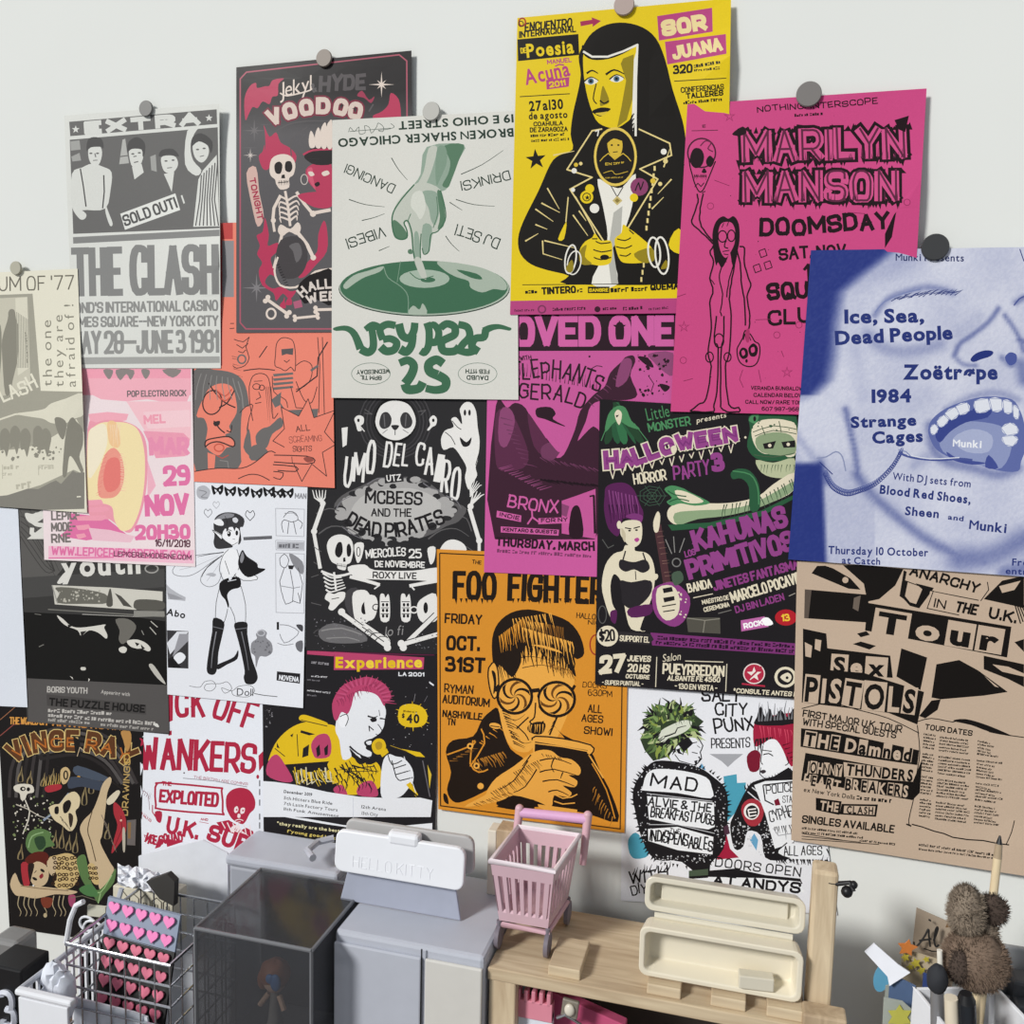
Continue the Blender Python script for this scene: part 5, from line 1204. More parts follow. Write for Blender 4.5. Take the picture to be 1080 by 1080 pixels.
def anarchy():
    P = Sheet('tour_poster', '840.7,592 1102,597 1101,927 834.5,886', '#c3ad98', 6, (830, 580, 3.084), lift=((1, 1, .3, .004),))
    b, p = '#15110f', '#c3ad98'
    P.poly(b, '98,52 250,48 410,66 380,92 300,160 262,168 246,130 200,126 80,76'); P.poly(p, '120,50 180,48 250,110 258,150 206,92 150,60'); P.ell(p, 190, 98, 10); P.poly(p, '380,60 396,66 360,140 384,160 350,168 340,140')
    P.poly(b, '380,66 480,120 470,136 430,190 400,182 380,160 366,150'); P.poly(p, '396,90 440,128 420,176 400,170 384,150')
    P.poly(b, '58,128 266,146 262,236 56,222'); P.poly('#5b5048', '58,128 80,130 70,222 56,222'); P.poly('#6d6157', '218,156 240,148 232,200 214,190')
    P.poly(b, '640,160 700,100 771,84 771,190 740,182'); P.poly(p, '690,118 760,100 740,130 700,140')
    P.poly(b, '52,256 128,272 134,352 120,392 52,386'); P.poly(p, '58,300 82,312 78,350 60,346'); P.poly(p, '92,290 112,294 108,330 90,322'); P.poly(b, '228,272 258,264 270,276 240,284'); P.poly(b, '214,306 240,298 290,312 268,324')
    P.poly(b, '372,320 456,350 434,456 356,412'); P.poly(b, '486,372 560,358 622,392 718,462 640,474 500,486 470,480'); P.poly(p, '640,408 676,444 690,448 650,416'); P.poly(b, '500,486 490,520 450,548 430,540 470,490')
    P.poly(b, '640,344 771,372 771,446 720,420 640,388'); P.poly(p, '668,372 720,380 771,402 771,412 700,396'); P.poly(b, '740,300 771,290 771,332')
    P.poly(p, '392,60 652,116 624,160 384,100'); P.ln(b, 3, '384,100 480,136 624,164'); P.tx(b, 'ANARCHY', '396,82 620,142', 34, .2, sl=.08, j=.08); P.ln(b, 3, '630,166 656,130 652,104')
    P.poly(p, '466,134 771,196 771,262 452,196'); P.ln(b, 3, '476,134 456,190 560,212'); P.tx(b, 'IN', '476,186 514,194', 30, .14); P.tx(b, 'THE', '544,202 614,214', 38, .24, sl=.15); P.tx(b, 'U.K.', '654,222 744,240', 38, .2)
    for i in range(5): P.ln(b, 4, [(742 + i * 7, 180), (760 + i * 8, 240 - i * 6)])
    # ransom-note headlines
    P.poly(b, '262,172 730,250 716,350 254,262')
    P.tx([b, p, b, b], 'Tour', '290,264 684,330', 66, .09, 'b', gap=.34, box=[(p, .14), (None, 0), (p, .14), (p, .14)]); P.ring(p, 420, 262, 0.1, 0.1, .1)
    P.poly(b, '116,318 336,344 344,416 120,404')
    P.tx([b, p, b], 'Sex', '150,398 316,410', 52, .07, 'b', gap=.3, box=[(p, .16), (None, 0), (p, .16)])
    P.poly(b, '52,384 250,400 446,462 424,568 330,530 48,496')
    P.tx([b, p, p, b, b, p, b], 'PISTOLS', '56,488 412,530', 80, .05, 'b', gap=.22, j=.1, box=[(p, .08), (None, 0), (None, 0), (p, .09), (p, .09), (None, 0), (p, .08)])
    P.tx(b, 'FIRST MAJOR U.K. TOUR', '50,542 372,596', 25, .18, j=.12); P.tx(b, 'WITH SPECIAL GUESTS', '50,570 354,614', 24, .18, j=.12); P.ln(b, 3, '48,516 140,498 230,520 330,548 430,596', sm=3)
    P.poly(b, '46,580 150,590 430,652 424,700 300,682 44,640'); P.tx([b, p, b, p, b, p, b, p, b], 'THE Damned', '56,634 402,688', 44, .06, 'b', gap=.24, box=[(p, .08), (None, 0), (p, .08), (None, 0), (p, .06), (None, 0), (p, .06), (None, 0), (p, .06)])
    P.poly(b, '60,660 400,722 410,752 440,680 432,790 408,814 46,750'); P.tx([p, b], 'JOHNNY', '62,722 176,736', 36, .05, 'b', gap=.2, box=[(None, 0), (p, .06)]); P.poly(p, '184,690 412,720 410,754 186,738'); P.tx(b, 'THUNDERS', '192,730 408,752', 36, .06, 'b', j=.1)
    P.tx([p, b], 'HEART', '52,760 170,784', 34, .05, 'b', gap=.2, box=[(None, 0), (p, .05)]); P.tx([b, p, b], 'BREAKERS', '188,780 392,804', 38, .05, 'b', gap=.2, box=[(p, .06), (None, 0), (p, .06)])
    P.tx(b, 'ex New York Dolls', '54,786 220,812', 15, .03, 'b'); P.fine(b, 226, 812, 346, 824, 14)
    P.poly(b, '94,806 178,818 170,862 94,846'); P.poly(b, '178,826 296,828 290,868 170,860'); P.poly(p, '186,832 288,834 284,862 184,856'); P.tx(p, 'THE', '106,844 166,852', 30, .06, 'b'); P.tx(b, 'CLASH', '194,856 280,860', 24, .05, 'b', gap=.2)
    P.tx(b, 'SINGLES AVAILABLE', '48,888 348,922', 27, .2, j=.05)
    for i in range(2): P.fine(b, 48, 908 + i * 14, 230 + i * 20, 926 + i * 14, 8)
    for i in range(3): P.ln(b, 2.5, [(48, 922 + i * 9), (180 + 60 * i, 944 + i * 7)]); 
    P.fine(b, 236, 948, 356, 962, 8)
    # tour dates panel
    P.ln(b, 3, '420,560 470,548 540,560 560,552 640,570 660,592 771,610', sm=3); P.sp(b, '540,556 580,550 640,566 700,590 730,606 660,592 600,570')
    P.ln(b, 3, '424,570 432,660 420,740 414,800 396,880 404,900', sm=3); P.ln(b, 5, '388,892 404,898'); P.ln(b, 4, '404,890 480,912 540,936 640,944 720,960', j=3, sm=2); P.ln(b, 3, '740,880 730,920 712,960', sm=2)
    P.tx(b, 'TOUR DATES', '448,584 602,606', 19, .2)
    for i in range(27):
        y = 612 + i * 10.6
        if i % 7 == 5: continue
        P.fine(b, 444 - i * .6, y - 10, 484 - i * .6, y - 4, 7, word=(3, 7)); P.fine(b, 496 - i * .6, y, 600 - P.rng.uniform(0, 22), y + 12, 7, word=(5, 9)); P.fine(b, 620 - i * .5, y + 12, 690 + P.rng.uniform(-30, 30), y + 22, 7, word=(4, 8))
    P.fine(b, 428, 962, 700, 1000, 9); P.fine(b, 428, 976, 690, 1008, 7)
    P.build('tan tour poster with black torn patches and cut-out ransom letters')

def album():
    P = Sheet('album_poster', '-62,290 81.8,283.4 91.8,541 -48,531', '#e6e2d0', 6, (0, 270, 3.727), lift=((1, .5, .45, .006),))
    g, m = '#a4a193', '#bdb9a8'
    P.tx('#6f6b60', "ALBUM OF '77", '-130,142 292,132', 58, .1, gap=.2)
    P.poly(g, '-200,160 128,148 160,530 328,534 332,992 -200,1010')
    P.poly('#c9c5b4', '-40,168 108,160 120,500 60,540 -40,560')
    P.poly('#dcd8c6', '60,166 106,162 114,440 70,470')
    P.sp('#8d8a7e', '30,250 36,214 56,212 64,250 74,290 70,400 50,490 40,540 20,540 10,420 8,330'); P.sp('#8d8a7e', '-30,300 -10,260 6,300 0,460 -30,520'); P.ell('#8d8a7e', 46, 228, 14, 20)
    for i in range(8): P.ln('#a4a193', 3, [(66 + i * 6, 220 + i * 4), (68 + i * 6, 440)])
    P.fine('#8d8a7e', 98, 300, 104, 420, 8)
    P.tx('#e6e2d0', 'SPLASH', '-60,610 152,520', 58, .16, j=.2)
    # handwritten side note runs upwards
    P.poly('#e6e2d0', '132,148 322,140 328,532 162,530')
    for t, x0, x1, y0, y1 in (('the one', 204, 200, 512, 252), ('they are', 250, 246, 514, 232), ('afraid of !', 298, 288, 514, 190)): P.tx('#8b887b', t, [(x0, y0), (x1, y1)], 38, -.008, 'b', gap=.3, j=.08)
    # street crowd
    P.sp('#dedac8', '60,620 130,610 176,600 200,580 260,560 326,540 330,620 290,640 250,660 200,656 170,640 120,632'); P.ln('#dedac8', 7, '-40,660 60,622 180,616', sm=2)
    P.poly('#dedac8', '-60,770 60,760 160,740 240,690 300,640 332,700 332,860 290,840 160,900 0,950 -60,950')
    for x, y in ((20, 700), (60, 690), (100, 700), (150, 690), (180, 700), (-20, 710)):
        P.sp('#8f8c80', [(x - 18, y + 60), (x - 20, y), (x - 6, y - 22), (x + 10, y - 18), (x + 22, y + 10), (x + 16, y + 50), (x + 6, y + 90), (x - 4, y + 60)])
    P.sp('#88857a', '258,700 270,650 286,634 300,650 324,680 326,740 312,790 328,840 318,850 290,800 272,790 262,862 246,862 250,780'); P.sp('#88857a', '214,640 240,636 262,660 250,720 230,700')
    P.specks('#8f8c80', 10, 740, 240, 800, 26, 3, 10); P.fine(m, 14, 840, 90, 836, 20); P.fine(m, 10, 864, 50, 862, 12); P.fine(m, 150, 840, 214, 836, 18); P.ln(m, 3, '152,862 152,824 210,822'); P.ln(m, 3, '10,820 10,876'); P.fine(m, 64, 918, 136, 910, 30)
    P.poly('#85827a', '-60,950 30,940 110,914 150,916 200,890 220,882 240,896 286,844 300,852 332,850 332,994 -60,1006'); P.poly('#e6e2d0', '302,944 318,943 318,948 302,949')
    P.build('cream and grey album poster at the left edge with a handwritten side note')

def peach():
    P = Sheet('gig_poster', '40,330 201.5,330 206,597.8 46.7,590.4', '#f0dfe2', 4, (40, 370, 4.5))
    pk, hp, gr = '#f2a3b6', '#e377a8', '#8d8583'
    P.rect(pk, 200, 60, 726, 210); P.poly('#f3b2c0', '240,130 724,130 724,200 700,260 520,230 420,240 300,230 240,200')
    P.poly('#f6c4cd', '420,240 726,240 726,420 520,400'); P.poly('#f4aebd', '240,300 330,290 430,300 420,330 250,360')
    P.poly('#f7cfd6', '500,290 720,280 724,360 520,370'); P.poly('#efa0b6', '500,380 690,390 722,420 700,500 560,510'); P.poly('#f1b4c5', '520,520 560,640 520,700')
    P.sp(gr, '310,90 330,130 345,130 356,92'); P.sp(gr, '370,90 390,140 420,110 440,138 456,92'); P.sp(gr, '490,90 510,134 530,110 526,90'); P.sp(gr, '590,90 640,128 680,90')
    P.poly(hp, '150,770 320,790 420,870 230,900 100,880 150,840'); P.poly('#eec3d0', '240,840 340,850 460,880 440,910 260,900')
    # halved peach
    P.sp('#ee9fb0', '236,370 280,340 340,328 420,338 480,370 512,430 520,520 516,640 496,750 460,840 420,862 340,800 240,770', 4)
    P.sp('#f5e2b0', '236,420 256,370 300,342 350,338 420,342 470,370 496,430 508,520 504,640 484,750 452,830 424,852 390,850 362,800 350,740 290,720 236,700', 4)
    P.sp('#f4e9cf', '240,400 270,360 320,350 330,430 310,500 280,560 240,600', 3); P.sp('#f3c998', '330,342 370,340 392,420 380,460 340,440', 3)
    P.sp('#ef9d8d', '360,460 396,500 410,580 398,650 370,690 330,700 290,690 284,620 296,560 320,490'); P.sp('#e87f78', '330,520 380,510 396,580 380,650 330,670 310,610')
    P.hatch('#f5c9ae', 390, 490, 392, 660, 16, 26, 4, 4); P.hatch('#ea8a82', 330, 490, 296, 680, 12, -24, 12, 4); P.hatch('#f6d8b8', 340, 350, 390, 350, 6, 4, 90, 4)
    P.tx('#70696a', 'POP ELECTRO ROCK', '424,220 704,216', 32, .2); P.tx(pk, 'MEL', '504,350 606,344', 46, .24)
    P.tx('#eb94b4', 'MAR', '530,500 716,496', 92, .28, j=.08); P.tx(hp, '29', '600,646 722,640', 104, .26); P.tx(hp, 'NOV', '512,790 716,782', 110, .26, gap=.1); P.tx(hp, '20H30', '464,900 722,896', 76, .28); P.tx('#5c3343', '16/11/2018', '556,930 722,934', 38, .2)
    for i, t in enumerate(('LEPICE', 'MODE-', 'RNE')): P.tx('#7b7472', t, [(64, 806 + i * 54), (200 - i * 22, 802 + i * 54)], 46, .22)
    for y, x in ((712, 300), (746, 330), (786, 320), (830, 240), (872, 220)): P.poly(pk, [(180, y), (x, y - 6), (x + 10, y + 10), (x - 20, y + 20), (190, y + 20)])
    P.poly('#f3bfd2', '50,926 740,945 740,1010 50,985'); P.tx(hp, 'WWW.LEPICERIEMODERNE.COM', '64,970 720,992', 44, .2); P.tx('#6b3a52', 'LEPICERIEMODERNE.COM', '360,976 728,994', 26, .18); P.ln(hp, 6, '50,984 360,980')
    P.build('pale pink gig poster with a halved peach')

def orange():
    P = Sheet('gig_poster', '205,236 349,232 353,514.7 204.5,508', '#ec8672', 4, (190, 230, 3.6))
    g, b = '#6d6a69', '#3a2f30'
    P.rect('#c04846', 0, 0, 200, 80); P.rect('#8f8d90', 160, 86, 204, 300); P.rect('#9d3f42', 30, 80, 160, 560)  # crimson and grey strips: shadow beside the neighbouring sheets, painted onto the orange
    P.ln(b, 3, '190,400 205,400'); P.ln(b, 3, '188,420 206,418'); P.ln(b, 3, '522,452 530,560 526,740'); P.ln(b, 3, '540,452 548,760')
    # seated player behind
    P.ln(b, 3, '362,520 366,478 384,456 410,456 430,470 438,520 436,580 420,566 400,580 380,570 360,560 362,520', sm=3); P.poly('#5a5556', '384,498 430,494 428,520 404,516 386,522'); P.ln(b, 3, '394,540 404,548 416,538')
    for i in range(4): P.poly(g, [(352, 592 + i * 17), (428, 586 + i * 17), (430, 594 + i * 17), (356, 602 + i * 17)])
    P.ln(b, 3, '350,600 356,660 400,690 408,720', sm=3); P.ln(b, 3, '440,560 470,542 500,560 496,610 470,640 440,650', sm=3); P.ln(b, 3, '440,620 470,690 500,700 520,640', sm=3); P.ln(b, 5, '440,660 520,600 524,530 560,470'); P.ln(b, 3, '420,640 440,720 470,722'); P.ln(g, 9, '496,580 524,560')
    P.poly(g, '346,690 384,660 380,710 360,720')
    # snarling face upper left
    P.ln(b, 3, '204,460 240,470 262,452 250,490 262,530 246,560 214,570 200,560', sm=2); P.ring(g, 234, 536, 15, 16, 6); P.ln(b, 3, '214,480 236,494 258,476'); P.ln(b, 3, '220,506 238,512 250,500'); P.ln(b, 4, '300,530 330,486'); P.hatch(b, 196, 520, 204, 590, 5, 30, 8, 2); P.ln(b, 4, '240,580 300,572 360,578', sm=2)
    # long-nosed face
    P.sp(g, '52,580 130,576 200,588 240,620 258,680 262,760 240,900 200,960 60,960 50,760')
    P.sp('#ec8672', '96,668 120,640 156,628 196,640 212,690 214,740 186,790 196,810 170,824 200,840 206,866 176,872 150,900 120,890 96,860 104,800 90,760 62,750')
    P.ring(b, 122, 700, 36, 46, 5, .2); P.ln(b, 5, '108,626 130,660 170,700 210,720', sm=3); P.ln(b, 5, '148,720 180,700 206,654', sm=3); P.ln('#c95c4c', 5, '134,650 170,676 196,650', sm=3); P.ln('#c95c4c', 5, '140,670 168,694 190,680', sm=3)
    P.ln(b, 5, '128,770 150,800 170,816', sm=3); P.sp(b, '126,776 150,770 148,786 132,790'); P.ln(b, 4, '176,806 192,812 196,786', sm=2)
    P.ln(b, 5, '94,866 100,844 140,834 184,830 206,848 200,868 150,850 116,854 94,870', sm=3); P.ring('#c95c4c', 148, 872, 18, 14, 5); P.ln('#b9544a', 4, '136,900 160,912 184,900')
    for i in range(7): P.ln('#8d8a88', 3, [(80 + i * 20, 590 + i * 3), (64 + i * 24, 640), (58 + i * 28, 690)], sm=2)
    P.ln('#8d8a88', 4, '220,620 236,680 240,760', sm=2); P.poly('#ec8672', '104,890 134,900 130,950 106,960'); P.sp('#ec8672', '236,730 262,716 274,724 252,800 266,900 236,940 230,840')
    P.ln(b, 3, '226,740 250,716 276,712 256,790 268,900', sm=3); P.ln('#8d8a88', 3, '150,920 180,924 184,950')
    # second long-haired face
    P.ln(b, 3, '262,640 276,600 310,590 336,610 346,680 352,760 372,740', sm=3); P.ln(b, 3, '262,640 264,700 276,770', sm=2); P.ring(b, 290, 640, 14, 11, 3); P.ring(b, 310, 644, 10, 10, 3); P.ln(b, 3, '298,660 306,680 288,690'); P.ln(b, 2.5, '280,620 312,618'); P.ln(b, 3, '284,704 308,700'); P.hatch(b, 324, 640, 346, 640, 4, 10, 120, 2, .2)
    P.sp(g, '286,830 310,800 340,790 380,756 390,790 350,820 330,870 300,880'); P.sp(g, '262,880 290,860 330,880 330,910 270,920'); P.sp(g, '240,870 262,800 270,900'); P.poly(g, '380,700 400,730 524,724 520,760 490,770 480,740 440,760 384,736')
    # starburst note and pointing hand
    P.poly('#ec8672', '356,850 396,800 384,720 450,752 486,686 508,758 588,730 548,812 590,860 540,890 556,980 490,940 460,1004 430,930')
    P.ln(b, 3, '396,870 352,846 396,800 384,718 450,752 486,686 508,758 588,730 548,812 590,860 540,890 556,980 500,934 462,1000 430,930')
    P.tx(b, 'ALL', '440,812 494,806', 24, .12, j=.1); P.tx('#8a4a44', 'SCREAMING', '414,854 538,848', 24, .1, j=.2); P.tx(b, 'SIGHTS', '428,888 500,886', 22, .12, j=.15)
    P.sp('#ec8672', '50,964 140,952 230,950 280,930 330,890 356,884 500,906 512,918 490,934 400,938 384,990 340,1000 220,1010 60,1008')
    P.ln(b, 3.5, '54,962 140,950 232,950 286,926 336,886 362,892', sm=3); P.ln(b, 4, '356,900 480,904 512,920 484,934 356,926', sm=2); P.ln(b, 2.5, '424,906 426,930'); P.sp('#9a5148', '468,912 490,906 508,920 484,928'); P.ln(b, 4, '352,936 440,944 438,962 370,958', sm=2); P.ln(b, 3.5, '354,962 392,968 380,992 354,984', sm=2); P.ln(b, 3.5, '220,990 260,974 300,976 340,996', sm=3)
    P.ln('#c95c4c', 4, '200,1008 500,1022')
    P.build('salmon orange poster with long-nosed cartoon faces and a starburst')
def sonic():
    P = Sheet('film_poster', '14,500 171,500 178.5,774.5 28.5,761', '#3a3938', 2, (0, 530, 4.153))
    P.poly('#5d5b59', '60,0 300,0 300,260 240,330 90,340'); P.poly('#4a4948', '80,330 720,290 720,370 90,420')
    for i in range(5): P.ln('#3c3a39', 3, [(90, 60 + i * 22), (140, 90 + i * 34), (200, 200 + i * 26), (240, 300)], sm=3)
    for l in ('80,20 240,320', '120,10 260,300'): P.ln('#403e3d', 2, l)
    P.sp('#dcdad4', '110,46 150,50 196,30 200,60 150,92 120,80'); P.poly('#dcdad4', '118,160 196,100 196,160')
    P.tx('#dedcd6', 'sonic', '130,150 560,180', 110, .16); P.tx('#dedcd6', 'youth', '270,326 616,306', 92, .06, 'b', j=.05); P.sp('#dedcd6', '250,350 290,300 310,310 274,352'); P.ring('#a09e9a', 664, 290, 28, 18, 6)
    # car window view
    P.poly('#cfccc2', '230,362 480,372 712,390 712,470 590,470 240,446'); P.sp('#6d6b63', '244,372 340,376 460,400 470,440 380,444 250,440 260,400'); P.specks('#b9b6aa', 260, 380, 440, 436, 40, 2, 7); P.sp('#55534d', '466,450 476,390 486,380 494,450'); P.poly('#4f4d48', '502,396 530,410 580,460 540,452'); P.sp('#5a5852', '586,440 610,424 712,432 712,470 600,470')
    P.ln('#9c9a94', 5, '228,362 252,442'); P.ln('#77756f', 5, '210,468 720,500'); P.ln('#b9b6b0', 4, '360,490 580,500 720,478'); P.poly('#8d8b85', '586,474 720,476 722,498 586,502')
    P.poly('#161514', '100,480 580,500 724,520 734,800 120,770')
    P.sp('#d6d3cb', '250,494 276,510 310,540 350,548 420,540 462,534 456,548 470,580 464,596 430,570 390,560 356,584 340,560 290,540 262,516'); P.poly('#232120', '296,534 320,540 300,548'); P.poly('#232120', '352,566 380,562 356,588')
    P.sp('#6d6a64', '506,512 560,510 596,540 580,580 540,620 520,600 524,560'); P.sp('#d6d3cb', '520,640 540,630 556,640 548,658 528,656'); P.sp('#d6d3cb', '556,606 600,600 640,616 660,640 650,652 620,640 600,640 570,630'); P.poly('#232120', '590,612 612,618 600,630'); P.poly('#232120', '616,620 636,640 622,644'); P.ln('#b8b5ad', 4, '660,520 690,546'); P.ln('#b8b5ad', 4, '656,546 684,578'); P.ln('#8b8983', 4, '620,560 630,580')
    P.sp('#cfccc4', '354,722 374,722 374,734 356,734'); P.poly('#cfccc4', '306,760 318,766 320,776'); P.poly('#cfccc4', '388,770 394,774 386,790'); P.sp('#bfbcb4', '652,716 668,708 700,750 726,796 690,770'); P.ln('#77756f', 4, '170,632 192,622'); P.ln('#77756f', 3, '152,488 180,492')
    P.poly('#565352', '118,770 736,800 740,1010 124,980'); P.poly('#4a4746', '204,840 640,886 640,930 206,890'); P.tx('#b9b5b0', 'BORIS YOUTH', '206,832 382,838', 28, .2); P.tx('#b9b5b0', 'Appearing with', '442,836 568,848', 17, .03, 'b'); P.tx('#1c1a1a', 'THE PUZZLE HOUSE', '214,890 634,922', 36, .22)
    P.fine('#bdb9b4', 210, 918, 496, 932, 17); P.fine('#bdb9b4', 210, 938, 690, 978, 17); P.fine('#a9a5a0', 210, 958, 400, 972, 15); P.fine('#a9a5a0', 440, 978, 680, 1000, 15); P.sp('#dcdad4', '672,966 690,970 696,984 680,980')
    P.build('dark charcoal poster with a night photograph of people in a car')

def fairy():
    P = Sheet('fanzine_poster', '174.5,506 324.3,513.5 319.6,746.8 176.5,732.4', '#e9ebf2', 3, (165, 500, 4.153))
    b, g, lg = '#1c1b1d', '#8d8d93', '#b7b8bf'
    for i, (x, y) in enumerate(((268, 70), (324, 76), (382, 78), (440, 84), (494, 78), (532, 84), (576, 84))):
        P.sp(b, [(x - 26, y - 22), (x - 4, y - 8), (x + 22, y - 24), (x + 24, y + 4), (x + 10, y + 22), (x, y + 6), (x - 16, y + 22), (x - 24, y + 4)])
        P.sp('#e9ebf2', [(x - 14, y - 4), (x - 4, y + 2), (x - 8, y + 10)]); P.ell('#e9ebf2', x + 10, y, 4, 5)
    P.sp(lg, '180,60 210,50 236,74 222,110 190,108 176,90'); P.ln(g, 4, '186,70 220,80 196,100 226,104', sm=3); P.tx(g, 'MAN', '606,108 656,110', 26, .2)
    for x, y, r, c in ((262, 134, 14, lg), (226, 170, 17, g), (410, 180, 20, '#3a393c')): P.ln(c, 3, [(x, y + r * 1.2), (x - r, y), (x - r * .6, y - r), (x, y - r * .5), (x + r * .6, y - r), (x + r, y), (x, y + r * 1.2)], sm=3)
    # wings
    for l in ('300,344 220,350 130,366 76,410 78,440 130,448 180,430 250,380 300,350', '300,350 240,390 200,440 196,474 230,494 270,476 290,420 306,360'): P.ln('#6e6e74', 2.5, l, sm=3)
    P.ln('#55555b', 5, '300,342 240,350 180,362', 2); P.ln(lg, 2, '100,420 180,400 270,360'); P.ln(lg, 2, '220,470 250,430 290,370'); P.ln('#29282a', 4, '296,350 222,410 198,452', 2, sm=2); P.sp(lg, '216,440 240,432 262,440 250,450 232,446')
    # body
    P.sp('#f2f3f7', '312,330 350,334 372,380 370,450 300,462 282,400 290,350')
    P.ln(b, 2.5, '316,330 290,360 276,420 296,470', sm=3); P.ln(b, 2.5, '352,330 366,380 358,420 330,460', sm=2); P.ln(b, 2.5, '300,380 320,440', sm=2)
    P.sp('#f2f3f7', '356,420 380,440 440,446 432,466 380,460 350,440'); P.ln(b, 2.5, '340,440 380,466 440,462 436,446 400,440', sm=2)
    P.sp(b, '376,332 396,360 440,390 446,410 478,416 448,436 400,452 366,420 358,380'); P.sp(g, '376,340 384,364 374,390 366,376')
    # head with bob and headband
    P.sp('#f4f4f8', '290,230 350,210 368,250 360,296 340,312 306,296 288,270')
    P.sp('#39383b', '250,220 262,186 300,168 350,172 384,196 380,230 366,236 372,290 358,308 364,250 340,232 300,240 290,280 336,316 300,326 262,326 250,300 254,270'); P.sp('#8b8b91', '260,196 300,172 340,176 330,190 290,196 266,212')
    P.sp('#eff0f4', '248,206 276,196 294,212 290,226 262,222'); P.sp('#d9dae0', '334,194 348,190 358,202 350,214 336,208'); P.ln(b, 2, '300,184 310,206 306,224'); P.poly('#39383b', '300,226 322,222 310,254'); P.poly('#39383b', '330,222 352,224 342,250')
    P.sp('#f2f3f7', '244,244 262,262 284,284 290,270 270,256'); P.ln(b, 2.5, '244,244 262,270 288,290 286,268 244,244'); P.ell(b, 318, 262, 8, 12); P.ell(b, 352, 258, 6, 11); P.ell('#fff', 316, 258, 3); P.ln(b, 3, '304,250 318,244 330,250', sm=2); P.ln(b, 2, '334,284 344,286'); P.ln(b, 2, '304,298 330,312 356,298', sm=2)
    P.poly('#55555a', '380,276 506,270 506,284 382,290'); P.ln(g, 2, '384,282 502,276')
    # shorts, legs, boots
    P.sp(b, '276,480 310,456 362,452 368,494 330,506 310,530 318,570 314,586 302,552 282,526'); P.ln('#e9ebf2', 3, '312,470 350,462'); P.sp('#e9ebf2', '318,452 330,450 328,462 318,464')
    P.ln(b, 2.5, '276,500 262,560 258,630', sm=2); P.ln(b, 2.5, '312,590 306,620 296,650', sm=2); P.ln(b, 2.5, '322,580 340,620 346,654', sm=2); P.ln(b, 2.5, '370,490 390,570 390,650', sm=2)
    P.sp('#222123', '250,630 296,648 290,700 272,780 268,840 256,876 230,876 220,850 232,760 244,690'); P.sp('#222123', '342,654 396,650 398,700 416,800 440,870 442,900 424,920 392,918 382,890 386,860 366,760 350,700')
    P.ln('#77777d', 3, '246,668 296,680'); P.ln('#8d8d93', 5, '262,690 246,780 240,850', 2, sm=2); P.ln('#77777d', 5, '372,690 392,780 404,860', 2, sm=2); P.ln('#77777d', 3, '346,680 396,674'); P.sp('#222123', '266,836 300,820 340,800 358,770 354,810 310,834 270,856')
    P.sp('#8d8d93', '436,700 460,680 484,694 480,716 504,740 508,780 480,800 452,800 436,850 432,800 414,780 416,740 440,720', 3); P.ring('#bfc0c7', 458, 696, 16, 12, 5); P.specks('#6d6d73', 420, 730, 500, 800, 14, 3, 7)
    # side strip of small panels
    for y0, y1 in ((150, 274), (290, 336), (346, 610)): P.ln('#a9aab1', 2.5, [(522, y0), (648, y0 + 4), (646, y1), (524, y1 - 4), (522, y0)])
    P.ln('#55555a', 3, '556,190 580,164 610,172 620,200 590,210 560,200 548,220 556,256', sm=2); P.ln('#55555a', 3, '580,210 574,262'); P.ln('#55555a', 3, '600,206 612,264'); P.ln('#55555a', 3, '620,200 640,216 630,240', sm=2); P.ln('#8d8d93', 3, '560,172 600,170 616,184'); P.poly(lg, '528,296 646,298 644,332 528,328'); P.fine('#6d6d73', 536, 322, 636, 326, 20)
    P.sp(g, '582,346 640,384 640,440 600,400'); P.ln('#55555a', 3, '540,370 560,350 580,376 566,410 544,400 540,370', sm=2); P.poly('#2c2b2e', '576,400 604,400 596,418 580,416'); P.ln('#55555a', 3, '560,410 540,470 548,520'); P.ln('#55555a', 3, '620,410 640,480 630,560'); P.ln('#55555a', 3, '586,420 600,500 596,560'); P.ln('#8d8d93', 3, '546,490 600,500 630,494'); P.ln('#55555a', 3, '550,520 566,570 600,556 630,566 620,520', sm=2)
    P.ln('#77777d', 3, '540,660 580,664 624,690 600,720 560,740 540,700', sm=2); P.sp('#4a4a4f', '612,660 640,662 640,690 624,680'); P.sp('#6d6d73', '610,740 640,730 638,778 616,770'); P.rect(b, 527, 648, 537, 682); P.ln('#8d8d93', 3, '530,740 560,750 600,744', sm=2)
    P.poly('#242326', '528,864 630,874 628,918 526,904'); P.tx('#e9ebf2', 'NOVENA', '536,902 622,912', 24, .2)
    # left column
    P.poly(lg, '42,480 60,500 90,520 128,540 126,556 50,548'); P.poly('#9b9ba2', '46,520 80,530 120,548 60,548'); P.tx(b, 'Abo', '42,616 124,632', 30, .05, 'b', j=.1)
    P.poly('#3a393c', '46,684 140,688 140,852 50,848'); P.poly('#dfe1e8', '46,740 90,690 140,690 120,720 60,790'); P.poly('#9b9ba2', '100,700 140,700 140,730 70,800'); P.sp('#eceef4', '76,800 104,780 128,800 110,826 84,830'); P.poly('#1c1b1d', '50,810 70,800 110,850 50,848')
    P.ln(b, 2, '144,928 190,934 210,910 246,906 260,930 240,950 212,944 220,920 280,918 310,910 330,940 300,960 286,936 330,950 360,930 410,926 430,950 400,976 340,970 330,950', sm=3); P.tx('#3a393c', 'Doll', '352,970 424,972', 34, -.01, 'b'); P.ln(b, 3, '430,962 470,968 528,974', j=2)
    P.build('white fanzine poster with inked fairy in tall black boots', rough=.5)

